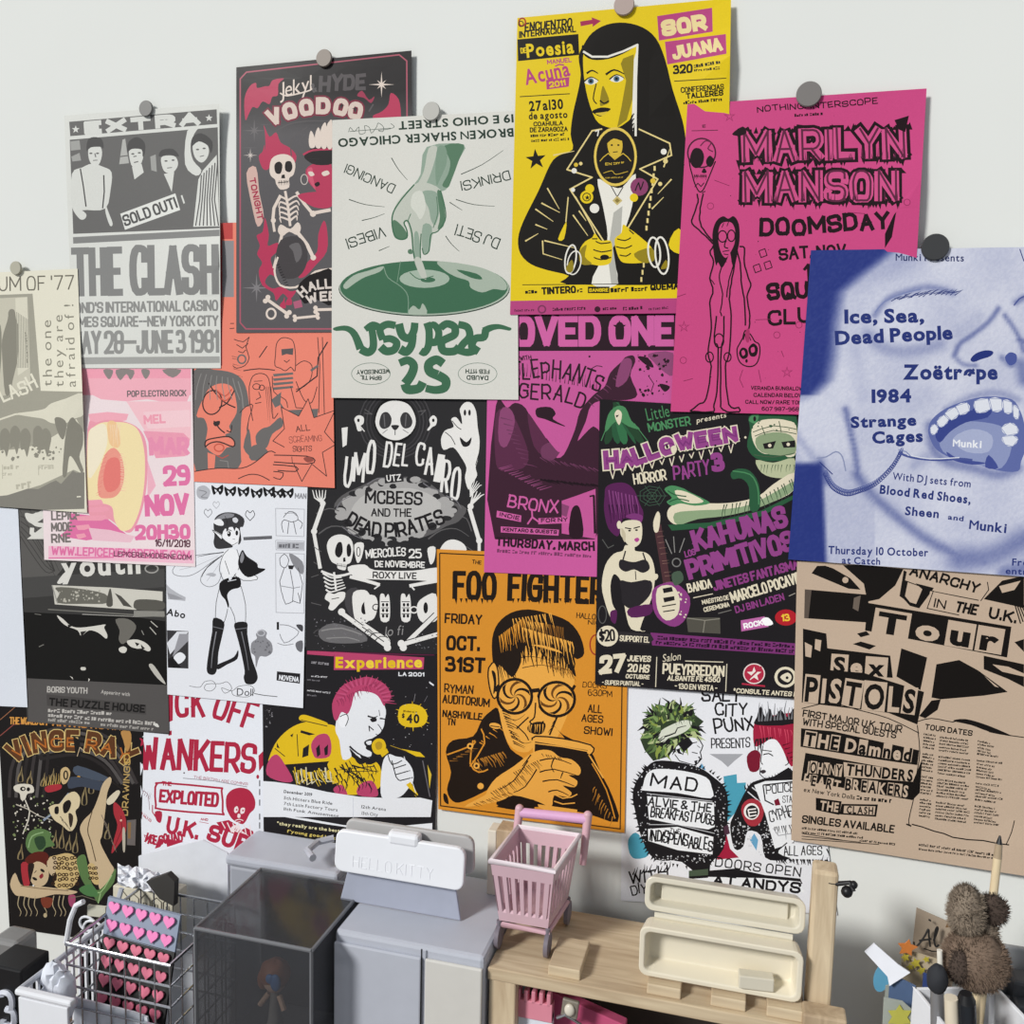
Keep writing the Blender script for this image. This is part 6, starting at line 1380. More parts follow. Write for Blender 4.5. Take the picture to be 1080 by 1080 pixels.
def cairo():
    P = Sheet('concert_poster', '356,415 512,415 524,690 322,688', '#2b2a2c', 2, (320, 410, 3.722))
    P.quad = pts('322,415 516,415 524,692 322.5,686')
    w, b, g, m = '#e8e6e3', '#211f21', '#8e8c8c', '#5e5c5d'
    P.soft(lambda X, Y: tuple(v * (1 - max(0, 1 - math.hypot((X - 420) / 75, (Y - 450) / 60)) * 0) + .30 * max(0, 1 - math.hypot((X - 415) / 110, (Y - 455) / 62)) for v in (.165, .162, .17)), 20, 20, 720, 420, 18, 12)
    for i in range(4): P.ring('#454346' if i % 2 else '#3a383b', 360, 130, 98 + i * 14, 108 + i * 12, 5)
    P.ell('#141314', 360, 124, 84, 90, n=28); P.sp(w, '360,46 410,60 436,100 440,140 420,176 384,198 360,202 332,196 300,174 282,130 296,80 320,56', 3)
    P.sp('#3c3a3c', '298,130 308,98 330,92 346,116 340,146 318,158 302,150'); P.sp('#3c3a3c', '380,116 392,94 412,96 428,126 420,150 398,156 384,142'); P.ln('#6c6a6c', 4, '316,100 320,150'); P.ln('#6c6a6c', 4, '404,100 400,148'); P.sp('#2b2a2c', '344,146 360,142 376,146 360,164'); P.ln('#2b2a2c', 3, '360,164 360,182'); P.ln(g, 3, '330,160 310,176'); P.ln(g, 3, '390,160 412,174')
    P.sp(w, '200,118 216,104 236,112 236,136 222,148 230,162 214,166 206,140'); P.ell(b, 216, 124, 5, 7); P.ln(w, 4, '222,146 240,168'); P.sp(w, '494,120 510,104 524,118 520,142 506,150 492,164 486,160 498,142'); P.ell(b, 510, 124, 5, 7)
    P.ln(m, 3, '240,80 270,100 240,96'); P.ln(m, 3, '450,90 480,84 460,104'); P.poly(w, '150,154 174,150 170,220 154,230')
    # ghost
    P.sp(w, '614,80 634,54 660,56 678,90 684,150 692,210 684,280 676,310 682,340 664,370 648,396 634,350 640,310 620,270 588,230 550,240 540,200 556,164 590,150 580,120 600,112 622,140 620,110', 3); P.ell(b, 634, 94, 5, 12); P.ell(b, 652, 94, 5, 12); P.sp(b, '614,190 640,210 660,190 652,222 626,226'); P.ln(b, 3, '556,170 580,190 596,220', sm=2); P.ln(b, 3, '584,126 604,150 620,160', sm=2); P.ln(b, 3, '690,250 676,300', sm=2)
    for i in range(5): P.ln(w, 5, [(654, 400 + i * 6), (660 + i * 8, 372 + i * 2), (664 + i * 9, 346 + i * 8)], 2)
    for i, x in enumerate((166, 196)): pass
    for ch, xa, xb, y0, y1 in (('U', 156, 186, 388, 262), ('M', 194, 236, 366, 240), ('O', 244, 274, 334, 194), ('D', 314, 342, 312, 206), ('E', 352, 374, 306, 208), ('L', 384, 406, 306, 212), ('C', 438, 470, 302, 206),
                               ('A', 474, 506, 340, 226), ('I', 514, 530, 368, 248), ('R', 538, 566, 408, 272), ('O', 576, 608, 440, 306)):
        P.tx(w, ch, [(xa, y0), (xb, y0 + 3)], y0 - y1, .3 if ch == 'I' else .13, j=.05)
    # smoke cloud with band name
    P.sp(m, '120,470 150,420 230,380 300,350 380,346 460,350 520,390 580,440 640,470 610,520 560,540 480,580 360,600 250,590 170,540'); P.sp('#aaa8a7', '150,470 200,420 260,400 300,370 360,384 420,366 470,390 530,430 590,470 560,512 500,540 470,570 420,580 400,600 350,588 330,604 290,590 250,596 220,560 170,520', 3); P.sp('#c9c7c5', '190,470 260,420 360,400 440,400 520,450 480,520 380,570 280,560 210,520')
    for q_, (cx, cy) in enumerate(spline(pts('150,470 200,416 260,392 300,364 360,376 420,360 470,384 530,424 594,470 560,516 500,546 420,586 350,596 290,594 220,564 160,520'), True, 3)):
        P.ell('#aaa8a7' if q_ % 3 else '#2b2a2c', cx + P.rng.uniform(-8, 8), cy + P.rng.uniform(-8, 8), P.rng.uniform(12, 26), P.rng.uniform(10, 18), n=14)
    P.sp('#bdbbb9', '190,470 250,410 360,392 450,396 540,450 500,520 390,576 280,566 200,520')
    for l in ('130,470 150,440 190,420', '560,420 600,440 620,470', '150,540 190,570 230,590', '470,370 500,390 540,400', '250,376 290,352 330,352'): P.ln('#77757a', 5, l, 2, sm=3)
    for cx, cy in ((250, 596), (300, 602), (350, 600), (400, 602), (440, 590)): P.ell('#2b2a2c', cx, cy + 8, 22, 14)
    P.poly('#2b2a2c', '318,336 392,330 394,364 320,372'); P.tx(w, 'UTZ', '328,366 384,360', 26, .18, j=.1)
    P.tx(b, 'MCBESS', '242,452 466,458', 54, .17, j=.06); P.tx(b, 'AND THE', '266,502 424,504', 34, .17, j=.06); P.tx(b, 'DEAD PIRATES', '160,530 240,574 340,586 440,570 560,528', 62, .18, j=.06, gap=.14)
    P.ln(m, 6, '60,570 110,540 180,550 236,590', 2, sm=3); P.ln(m, 6, '490,590 540,556 600,550 650,580', 2, sm=3); P.ln(m, 4, '50,490 100,470 140,480', sm=3); P.ln(m, 4, '600,500 640,510 660,560', sm=3)
    # toasting skeletons
    P.sp(w, '92,614 110,582 150,572 186,590 196,630 186,680 170,690 164,712 136,706 130,690 112,680 100,656', 3); P.sp(b, '124,636 134,606 150,604 154,640 142,662 128,656'); P.sp(b, '170,620 180,608 188,630 184,656 172,656'); P.poly(b, '156,664 164,662 166,678 156,680'); P.hatch(b, 130, 684, 164, 688, 6, 1, 18, 2, 0); P.ln(b, 2, '128,692 166,698')
    P.sp(w, '540,640 556,602 592,592 630,610 634,640'); P.ln(w, 16, '76,456 40,560'); P.ln(w, 14, '40,560 66,706'); P.ell(w, 42, 560, 12); P.ell(w, 76, 450, 11)
    for i in range(5): P.ln(w, 7, [(70, 446), (44 + i * 10, 420 - abs(i - 2) * -4), (36 + i * 13, 398)], 3)
    P.ln(w, 16, '652,470 688,590'); P.ell(w, 690, 596, 12); P.ln(w, 12, '690,596 690,640'); P.ell(w, 656, 462, 12)
    for i in range(4): P.ln(w, 7, [(656, 458), (664 + i * 11, 420), (668 + i * 14, 396 + i * 6)], 3)
    for i in range(5): P.ln(w, 7, [(76 + i * 3, 724 + i * 16), (110, 742 + i * 14), (150 + i * 4, 740 + i * 10)], 4, sm=3)
    P.ln(w, 9, '70,716 130,736 186,724', sm=2); P.ln(w, 8, '120,720 128,790'); P.ln(w, 13, '182,738 240,752 300,770', sm=2); P.ln(w, 5, '300,770 278,786'); P.ln(w, 13, '540,752 470,764 416,774', sm=2); P.ln(w, 6, '420,772 436,790')
    P.sp(w, '200,612 236,606 232,650 220,680 208,676'); P.ring(b, 216, 640, 7, 18, 3); P.sp(w, '488,626 518,622 514,672 500,690 492,668')
    P.tx(w, 'MIERCOLES', '246,666 402,656', 36, .17, j=.14); P.tx(w, '25', '414,666 464,666', 38, .18); P.tx(w, 'DE NOVIEMBRE', '280,700 476,704', 26, .2, j=.12)
    P.sp(w, '174,700 240,690 280,712 430,714 520,702 560,712 520,754 450,752 270,748 200,738'); P.tx(b, 'ROXY LIVE', '272,744 444,748', 27, .18)
    # pelvis, ribs, crossed bones
    P.sp(w, '84,824 96,800 120,806 140,798 164,800 160,826 140,846 116,870 98,862 104,840'); P.ln(b, 3, '110,826 140,820'); P.sp('#454346', '172,792 220,790 222,910 200,914 164,850')
    P.sp(w, '196,800 240,790 262,812 278,860 266,900 232,926 206,914 194,860'); P.sp(b, '230,850 246,832 250,870 240,886 228,876'); P.sp(w, '240,820 280,812 292,850 278,900 250,904'); P.ring(b, 286, 858, 14, 12, 4)
    for x in (320, 402):
        P.sp(w, [(x - 20, 850), (x - 18, 808), (x - 4, 806), (x + 2, 820), (x + 14, 806), (x + 20, 850), (x + 16, 910), (x - 16, 910)]); 
        for k in range(3): P.ln(b, 3, [(x - 16, 836 + k * 24), (x + 16, 836 + k * 24)]); P.ell(b, x - 7, 848 + k * 22, 5, 7); P.ell(b, x + 8, 848 + k * 22, 5, 7)
    P.ring(w, 434, 868, 14, 12, 5); P.sp(w, '446,850 470,820 520,806 530,900 480,920 452,900'); P.ell(b, 480, 860, 9, 22)
    for l in ('150,880 330,1012', '236,926 330,990', '520,886 390,1012', '540,960 400,1000'): P.ln(b, 24, l); P.ln(w, 17, l)
    for x, y in ((150, 876), (328, 1000), (330, 1016), (384, 1000), (392, 1016)): P.ell(w, x, y, 14)
    P.ln(w, 3, '340,990 322,960'); 
    for i in range(12): P.ln('#4b494b', 5, [(40 + i * 22, 960 + (i % 3) * 14), (60 + i * 22, 944 + (i % 3) * 14), (92 + i * 22, 962 + (i % 2) * 14)], 2, sm=2)
    P.sp('#6b696b', '60,950 120,920 220,950 250,990 160,1000 80,990'); P.ln(g, 5, '70,950 150,940 230,966', sm=2); P.ln(g, 4, '90,980 170,976 220,990', sm=2); P.specks('#77757a', 40, 900, 260, 1020, 60, 1, 4); P.specks('#77757a', 440, 960, 540, 1020, 30, 1, 4); P.tx(g, 'lo fi', '320,972 390,966', 40, -.03, 'b', sl=.2)
    for l in ('40,620 70,640', '30,740 60,730', '30,840 70,850', '640,620 670,640', '560,780 600,800', '40,680 56,690'): P.ln(m, 3, l)
    P.build('black poster with skeletons toasting around a smoky white cloud', rough=.45)

def loved():
    P = Sheet('concert_poster', '515,326 722,326 716,612 510.5,603.5', '#cc5c9f', 4, (500, 310, 3.483))
    P.quad = pts('546,322 726,322 716,612 510.5,603.5'); P.quad[0] = (515.5, 324)
    b, pk, m = '#2b1722', '#cf62a3', '#5a2a47'
    P.poly(b, '160,70 740,70 736,208 160,210'); P.tx(pk, 'LOVED ONE', '70,196 732,194', 118, .24, gap=.1); P.star(b, 534, 122, 26, 11)
    P.poly('#c65a9a', '82,214 734,210 730,560 446,900 76,900')
    # raised trunk over dark hills
    P.sp('#3d1f30', '80,410 120,420 150,400 190,420 230,500 280,540 320,566 300,600 330,590 370,500 390,430 440,370 480,340 500,290 540,250 556,232 584,226 592,250 574,300 600,370 560,390 480,390 430,410 410,470 380,540 420,500 446,490 470,560 446,900 76,900', 3)
    P.sp(m, '80,440 130,430 170,500 200,590 180,640 100,650 78,600'); P.sp('#8a4570', '96,430 130,420 150,470 120,560 90,540'); P.sp(m, '196,440 230,480 280,560 270,600 220,560'); P.sp('#713a5c', '250,560 300,540 320,570 290,610 250,600'); P.hatch('#6b3858', 240, 600, 440, 640, 12, 30, 20, 4); P.hatch('#8a4570', 90, 640, 240, 720, 14, 40, -12, 4); P.hatch('#1f1019', 240, 680, 440, 700, 14, 40, 14, 6); P.hatch('#713a5c', 420, 400, 560, 260, 9, 24, 20, 4); P.hatch('#6b3858', 100, 460, 180, 620, 10, 40, 10, 4)
    P.sp(b, '230,420 280,416 300,440 290,460 344,490 300,476 260,460 230,450'); P.sp('#c65a9a', '250,500 300,508 340,480 380,440 360,520 320,580 290,560'); P.sp('#8a4570', '540,250 570,236 580,260 560,320 520,340')
    P.sp('#8f4a75', '640,220 730,216 730,300 690,280 660,250'); P.specks(b, 600, 220, 720, 380, 40, 2, 8); P.sp(b, '600,230 640,236 660,270 630,260'); P.sp(b, '680,330 720,340 700,360'); P.ln(b, 3, '430,276 450,264 472,268', sm=2); P.ln(b, 3, '640,300 660,330 650,360'); P.ell(b, 424, 230, 4)
    P.tx(b, 'WITH', '170,248 212,240', 18, .2, j=.2); P.tx(b, 'ELEPHANTS', '146,318 300,314 460,362', 68, .13, j=.2, gap=.2); P.tx(b, 'GERALD', '164,386 290,392 400,424', 62, .13, j=.18, gap=.2)
    P.hatch(b, 170, 300, 450, 350, 22, 2, -40, 3)
    P.poly('#c65a9a', '322,760 380,740 446,716 448,900 322,880'); P.sp(b, '356,800 376,776 392,800 400,890 350,890'); P.ln(b, 8, '440,740 444,880'); P.ln(b, 6, '424,744 442,740'); P.poly('#8a4570', '322,770 350,780 340,820 322,812')
    P.tx(pk, 'BRONX', '122,782 306,810', 48, .14, j=.16); P.ln(pk, 6, '212,790 214,820 196,846'); P.ln(pk, 6, '214,820 238,838')
    P.poly(pk, '84,796 174,814 172,838 82,820'); P.tx(b, 'INDIE', '92,816 166,832', 15, .2); P.poly(pk, '236,824 352,820 350,842 236,846'); P.tx(b, 'FOR NY', '246,840 344,836', 15, .2); P.poly(pk, '98,854 312,866 310,888 98,876'); P.tx(b, 'KENTARO & GUESTS', '106,872 304,882', 14, .22)
    P.poly('#cc5c9f', '30,902 760,902 760,1070 20,1070')
    P.tx(b, 'THURSDAY, MARCH', '80,926 300,942 442,946', 36, .24, j=.12, gap=.18); P.fine('#7a3a62', 84, 950, 440, 970, 14)
    P.build('magenta poster with an elephant trunk raised over dark hills', rough=.5)

def halloween():
    P = Sheet('party_poster', '632.5,421 846,434 838,737 627.5,722', '#201d20', 5, (620, 410, 3.274))
    gr, dg, pu, dp, cr = '#4d8a5c', '#2c5a3d', '#934488', '#5d2a58', '#e3d9c0'
    for i in range(5): P.sp(['#27452f', dg, '#36704a', dg, '#27452f'][i], [(88, 60), (56 + i * 28, 180 - (i % 2) * 20), (82 + i * 28, 176 + (i % 2) * 10), (112, 60)])
    P.sp(gr, '70,90 100,60 130,66 150,110 180,140 140,130 100,110 60,150'); P.sp(cr, '92,90 104,72 118,88 108,126'); P.poly('#201d20', '96,92 108,90 100,100'); P.ln(gr, 3, '46,180 70,120'); P.ln(gr, 3, '206,180 160,120')
    P.tx(gr, 'Little', '206,112 284,96', 46, -.005, 'b', j=.08); P.tx(gr, 'MONSTER', '210,150 356,126', 32, .18, j=.12); P.tx(cr, 'presents', '376,118 478,98', 18, .02, 'b', sl=.2)
    P.tx(pu, 'HALLOWEEN', '58,282 160,270 300,222 520,184', 72, .3, gap=.1, hh=56, out=(cr, .07), j=.05); P.tx('#7d3577', 'HALLOWEEN', '62,262 160,252 300,206 516,166', 26, .2, gap=.3, hh=22)
    for i in range(13):
        x = 78 + i * 34; y = 284 - i * 7.4; P.ln(cr, 3.5, [(x, y), (x + 8, y + 26 - (i % 3) * 6), (x + 16, y - 6)]); P.poly('#3a1d38', [(x + 3, y), (x + 8, y + 18 - (i % 3) * 5), (x + 13, y - 4)])
    P.sp(cr, '286,204 300,196 308,210 294,226'); P.ell('#201d20', 410, 200, 4); P.ell('#201d20', 440, 196, 4)
    P.tx(cr, 'HORROR', '160,332 272,316', 40, .17, j=.1); P.tx(pu, 'PARTY', '300,318 424,298', 54, .16, j=.14); P.tx(pu, '3', '432,290 472,286', 70, .3)
    # bandaged ghoul with chained arm
    P.sp(dg, '556,96 600,90 700,92 722,110 720,230 640,250 580,240 550,200 560,140'); P.sp(cr, '566,140 590,112 640,104 690,110 720,130 720,220 690,236 660,214 620,226 590,214 570,180'); P.sp('#8d9f7c', '580,170 640,150 700,160 720,200 700,230 600,220'); P.poly('#201d20', '604,190 650,180 640,206 610,208'); P.poly('#201d20', '668,184 716,178 716,202 676,204'); P.ell(cr, 628, 196, 6); P.ell(cr, 692, 192, 6)
    for l in ('570,150 640,128 720,140', '576,164 640,144 720,156', '574,228 640,236 716,222', '590,248 660,256 720,244', '600,128 612,160', '660,112 668,150'): P.ln('#4a5c46', 3, l, sm=2)
    P.sp('#b9bf9b', '580,246 640,256 712,240 712,300 650,308 600,290'); P.hatch('#4a5c46', 600, 262, 710, 262, 10, -4, 26, 3); P.specks('#37573e', 560, 110, 720, 150, 10, 2, 6); P.sp(gr, '556,110 566,92 590,90 580,120'); P.ell('#201d20', 576, 104, 5, 9); P.ell(cr, 544, 168, 4)
    P.sp(cr, '276,420 300,400 360,394 450,396 520,390 590,370 640,330 712,290 712,350 640,390 560,420 470,440 380,450 310,470 278,450', 3); P.sp('#8fa580', '300,430 380,420 470,416 560,400 640,360 712,320 712,350 640,390 560,420 470,440 380,450 310,470')
    P.hatch('#39513c', 470, 400, 590, 384, 9, -8, 44, 4); P.hatch('#39513c', 600, 372, 706, 310, 9, 14, 40, 4)
    P.sp(gr, '264,348 290,334 330,344 350,356 400,380 420,396 370,404 320,396 290,404 272,390 290,376'); P.sp(cr, '300,352 340,356 400,388 360,396 320,384'); P.ln(dg, 4, '276,352 300,366 340,372', sm=2); P.ln(dg, 4, '280,392 310,380 350,388', sm=2)
    P.poly(dg, '276,470 420,462 600,420 712,366 712,380 600,440 420,480 290,490'); P.sp(dg, '494,290 520,276 560,284 590,330 594,410 560,420 556,340 530,310 500,312'); P.ln(gr, 4, '500,284 560,296 586,340 590,400', sm=3)
    # web, woman with tall hairdo and guitar
    for k in range(6): P.ln('#3f5a48', 2, [(222, 370), (222 + 52 * math.cos(k * 1.05), 370 + 40 * math.sin(k * 1.05))])
    for r in (18, 32, 46): P.ring('#3f5a48', 222, 370, r, r * .75, 2, n=7)
    P.sp('#5a2355', '62,340 90,326 130,326 160,350 180,400 192,430 180,470 150,452 120,450 112,490 100,510 70,480 56,420 58,370', 3); P.hatch('#8a4682', 74, 350, 164, 370, 9, 12, 80, 4); P.hatch('#2e1230', 70, 400, 170, 400, 8, 8, 60, 4); P.sp('#7d3776', '130,440 160,430 190,440 180,464 150,450')
    P.sp(cr, '116,466 140,454 180,458 188,490 182,530 160,548 140,540 124,520 112,500'); P.sp('#c8bda2', '116,480 130,500 128,530 118,510'); P.ln('#201d20', 4, '128,480 150,484', sm=2); P.ln('#201d20', 4, '158,482 180,476', sm=2); P.sp('#b3468f', '160,520 172,514 178,522 168,530'); P.ell('#201d20', 144, 490, 5, 3); P.ell('#201d20', 168, 488, 5, 3); P.ell(cr, 108, 470, 8, 14)
    P.sp(cr, '130,540 160,546 164,560 200,566 222,590 232,640 226,700 214,740 180,830 200,836 150,830 130,770 120,700 112,660 90,640 78,680 84,740 98,770 92,800 78,790 60,740 48,680 60,610 90,570 120,560', 3)
    P.sp('#2a262a', '112,590 140,596 164,598 200,590 214,620 190,636 160,624 130,632 108,616'); P.ln('#2a262a', 5, '130,560 120,596'); P.ln('#2a262a', 5, '190,566 200,596'); P.sp('#2a262a', '112,662 150,668 214,660 220,700 190,740 150,760 120,740 116,700'); P.sp('#5a2355', '140,760 220,744 214,780 150,790'); P.sp('#5a2355', '78,770 100,766 96,810 80,800'); P.ln('#201d20', 3, '164,630 166,660'); P.sp(cr, '200,640 240,640 236,660 200,660')
    P.ln('#4f3236', 26, '240,470 276,690'); P.hatch('#8b6a60', 236, 490, 270, 670, 10, 24, -3, 2, 0); P.sp(cr, '226,460 240,424 250,440 244,490 230,494'); P.sp('#8d3f82', '222,700 250,676 300,670 352,720 340,790 300,822 250,800 226,760', 3); P.sp(cr, '240,690 290,680 316,720 310,780 270,800 240,760'); P.poly('#201d20', '258,690 290,684 294,700 262,706'); P.poly('#201d20', '260,722 298,716 300,730 264,738'); P.ln('#201d20', 4, '256,752 304,744'); P.ln('#201d20', 4, '260,770 300,764'); P.specks('#e3d9c0', 310, 700, 340, 790, 12, 3, 5)
    P.ring('#7b7a78', 306, 600, 14, 14, 4); P.ln('#8d8b88', 3, '290,570 268,520'); P.ln('#8d8b88', 3, '300,566 296,510'); P.ln('#8d8b88', 3, '316,566 334,516'); P.sp('#4a5c4c', '290,640 320,630 330,660 300,680'); P.ln('#5a5a58', 3, '50,520 70,550 90,540'); P.ring('#5a5a58', 50, 780, 14, 30, 3)
    P.tx(pu, 'LOS', '338,584 374,574', 24, .22, j=.1); P.tx(pu, 'KAHUNAS', '374,566 694,478', 82, .26, gap=.12, j=.06, rot=0); P.tx(pu, 'PRIMITIVOS', '352,662 720,560', 76, .26, gap=.12, j=.06); P.tx(cr, 'BANDA', '348,706 430,688', 34, .2, j=.05); P.ln(cr, 3, '364,722 432,708'); P.tx('#8e3f82', 'JINETES FANTASMA', '438,700 730,622', 36, .24); P.tx(cr, 'MAESTRO DE', '396,746 488,728', 17, .2); P.tx(cr, 'CEREMONIA', '402,772 490,752', 17, .2); P.tx(cr, 'MARCELO POCAVIDA', '500,742 760,664', 42, .2, j=.05); P.tx('#8e3f82', 'DJ BIN LADEN', '512,776 680,730', 26, .2)
    P.ln('#77736f', 3, '450,776 496,764'); P.ln('#a09a90', 3, '694,716 716,706')
    P.poly('#55524a', '340,790 456,790 458,846 346,840'); P.ln('#8d897d', 3, '344,792 404,800 456,794'); P.ln('#8d897d', 3, '404,800 398,842'); P.poly('#c06aa8', '528,800 610,786 624,822 530,838'); P.tx('#fff', 'ROCK', '540,830 606,816', 20, .24); P.sp('#fff', '600,796 622,790 640,812 612,818'); P.ell('#b5222d', 684, 790, 38, 28); P.tx('#f0c840', '13', '670,804 698,802', 26, .22)
    P.poly('#7d3574', '216,842 724,880 724,920 222,886'); P.fine('#2a1228', 240, 866, 716, 896, 14); P.fine('#2a1228', 234, 882, 716, 914, 14); P.ell(cr, 68, 854, 37, 36); P.tx('#201d20', '$20', '42,876 94,872', 44, .2); P.poly('#2f2b2e', '106,838 216,846 228,866 210,884 106,876'); P.tx(cr, 'SUPPORT EL', '110,872 212,878', 22, .2)
    P.tx(cr, '27', '40,988 126,980', 68, .28, sl=.15); P.tx(cr, 'JUEVES', '136,942 216,944', 22, .22, sl=.1); P.tx(cr, '20 HS', '136,978 210,982', 30, .22, sl=.1); P.tx(cr, 'OCTUBRE', '130,1000 212,1004', 16, .22, sl=.1); P.tx(cr, '- SUPER PUNTUAL -', '48,1022 190,1028', 17, .2, sl=.1); P.ln(cr, 3, '238,926 234,1030'); P.ln(cr, 3, '480,950 476,1046')
    P.tx(cr, 'Salon', '258,944 320,936', 28, -.01, 'b', sl=.2); P.ln(cr, 3, '336,940 468,944'); P.tx(cr, 'PUEYRREDON', '258,986 470,996', 40, .2); P.tx(cr, 'ALSANTE FE 4560', '274,1008 456,1014', 19, .22, sl=.1); P.tx(cr, '- 130 EN VISTA -', '300,1036 446,1044', 20, .2)
    P.ell('#b52e48', 574, 984, 38, 36); P.ring('#e9dcd8', 574, 984, 36, 34, 4); P.star('#efe6e0', 574, 986, 26, 11); P.ln('#b52e48', 6, '552,1006 600,960'); P.poly('#b52e48', '532,1016 612,1024 612,1030 532,1022'); P.ell(cr, 682, 996, 38, 36); P.ell('#201d20', 682, 996, 28, 27); P.sp(cr, '664,996 690,980 704,996 690,1014'); P.ell('#201d20', 688, 998, 5); P.tx(cr, '*CONSULTE ANTES DE IR', '500,1050 760,1066', 17, .2, sl=.1); P.ring('#4b494a', 676, 1060, 0.5, 0.5, 1)
    P.build('black horror party poster with purple lettering and green ghoul arm', rough=.42)

def foo():
    P = Sheet('concert_poster', '460.7,579.2 664,588 658.7,878.6 462.2,853.5', '#d9902f', 3, (450, 570, 3.273))
    b, o, h = '#221812', '#d9902f', '#eaa94a'
    P.ln(b, 4, '45,44 680,74 668,996 48,916 45,44')
    P.tx(b, 'THE', '156,80 188,84', 14, .2, j=.1); P.tx(b, 'FOO', '92,206 238,208', 104, .21, gap=.16, j=.04); P.tx(b, 'FIGHTERS', '280,212 668,226', 108, .21, gap=.18, j=.05)
    for x in range(96, 640, 18): P.poly(b, [(x, 200), (x + 10, 200), (x + 5 + P.rng.uniform(-2, 2), 212 + P.rng.uniform(0, 10))]) if x < 236 or x > 282 else None
    P.tx(b, 'FRIDAY', '62,286 190,292', 36, .19); P.tx(b, 'OCT.', '68,380 182,384', 54, .22); P.tx(b, '31ST', '64,454 200,460', 56, .22)
    P.tx(b, 'RYMAN', '60,526 160,532', 32, .17, j=.08); P.tx(b, 'AUDITORIUM', '54,562 216,576', 32, .19, j=.08); P.tx(b, 'NASHVILLE', '54,610 190,622', 27, .22, j=.06); P.tx(b, 'TN', '70,638 98,640', 26, .2)
    P.tx(b, 'HALLOWEEN', '516,268 640,280', 20, .16, j=.1); P.tx(b, 'NIGHT', '556,290 640,296', 16, .16); P.ring('#a33a28', 584, 360, 20, 34, 5); P.tx(b, 'DOORS', '538,506 622,512', 22, .12, j=.2); P.tx(b, '6:30PM', '556,536 640,540', 22, .14, j=.2); P.tx(b, 'ALL', '556,594 604,598', 30, .17); P.tx(b, 'AGES', '534,626 608,632', 28, .17); P.tx(b, 'SHOW!', '542,668 640,676', 28, .17)
    # man with swirl glasses and a cup
    P.sp(h, '236,420 250,380 300,350 420,350 500,400 510,470 500,560 470,640 440,690 380,700 350,730 300,720 262,660 246,560', 3)
    P.sp(b, '228,420 226,340 246,286 290,250 350,238 420,252 490,280 530,330 544,390 520,410 500,400 516,470 490,440 470,390 430,370 380,360 330,370 326,420 300,470 280,460 250,430 240,470', 3)
    P.hatch(o, 250, 330, 330, 270, 16, 8, 70, 4, .3); P.hatch('#8a5a22', 330, 270, 470, 300, 20, 10, 70, 4, .3); P.hatch(h, 350, 280, 400, 285, 7, 6, 40, 4, .3); P.hatch(b, 322, 350, 505, 400, 34, 4, 56, 8, .6); P.hatch(h, 330, 300, 500, 350, 26, 8, 56, 5, .5); P.hatch(h, 300, 270, 430, 250, 14, 10, 40, 4, .4); P.hatch(b, 246, 420, 300, 440, 8, 14, 60, 4, .4)
    P.sp(h, '214,440 232,420 246,446 250,510 238,548 224,530 210,480'); P.ln(b, 5, '214,440 232,420 246,450 248,520 234,546 220,520 212,470 214,440', sm=3); P.sp(b, '224,450 238,460 240,510 230,530 232,490')
    for l in ('310,410 360,400 450,420', '330,440 400,430 470,450', '300,470 320,490', '270,610 310,620 340,600', '290,660 330,700 380,690'): P.ln(b, 3, l, 1, sm=3)
    P.hatch(b, 250, 560, 300, 700, 16, 34, 16, 4, .4); P.hatch(b, 440, 640, 470, 560, 10, -16, 18, 4, .3); P.hatch('#8a5a22', 420, 420, 500, 450, 10, 14, 30, 4)
    for cx, cy, rx, ry in ((304, 538, 56, 58), (448, 548, 60, 58)):
        P.ell(b, cx, cy, rx + 8, ry + 6, n=28); P.ell(h, cx, cy, rx - 2, ry - 4, n=28)
        for k in range(6):
            a0 = k * PI / 3; sw = []
            for t in range(9): f = t / 8; sw.append((cx + (rx - 3) * f * math.cos(a0 + f * 1.7), cy + (ry - 5) * f * math.sin(a0 + f * 1.7)))
            for t in range(8, -1, -1): f = t / 8; sw.append((cx + (rx - 3) * f * math.cos(a0 + .36 + f * 1.7), cy + (ry - 5) * f * math.sin(a0 + .36 + f * 1.7)))
            P.poly('#6b431a' if k % 2 else b, sw)
    P.ln(b, 14, '356,520 390,516'); P.ln(b, 12, '250,500 236,520'); P.ln(b, 10, '500,520 512,500'); P.ln(h, 5, '380,540 384,600 350,620', sm=2); P.ln(b, 5, '376,560 372,610 356,626 378,640 404,624', sm=3); P.sp(b, '350,640 380,626 410,632 402,664 380,670 352,660'); P.hatch(h, 356, 636, 400, 634, 6, -2, 30, 4, .2); P.ln(b, 4, '310,640 340,668 352,690', sm=2); P.ln(b, 5, '310,650 330,630 352,610', sm=2)
    # leather jacket
    P.sp(b, '246,580 262,650 290,720 340,760 300,800 230,850 130,900 90,900 70,860 84,800 66,730 90,690 160,676 190,620 220,590', 3); P.sp(b, '440,640 470,670 560,720 600,800 640,880 660,972 540,940 380,920 300,930 240,910 280,870 400,850 520,760', 3)
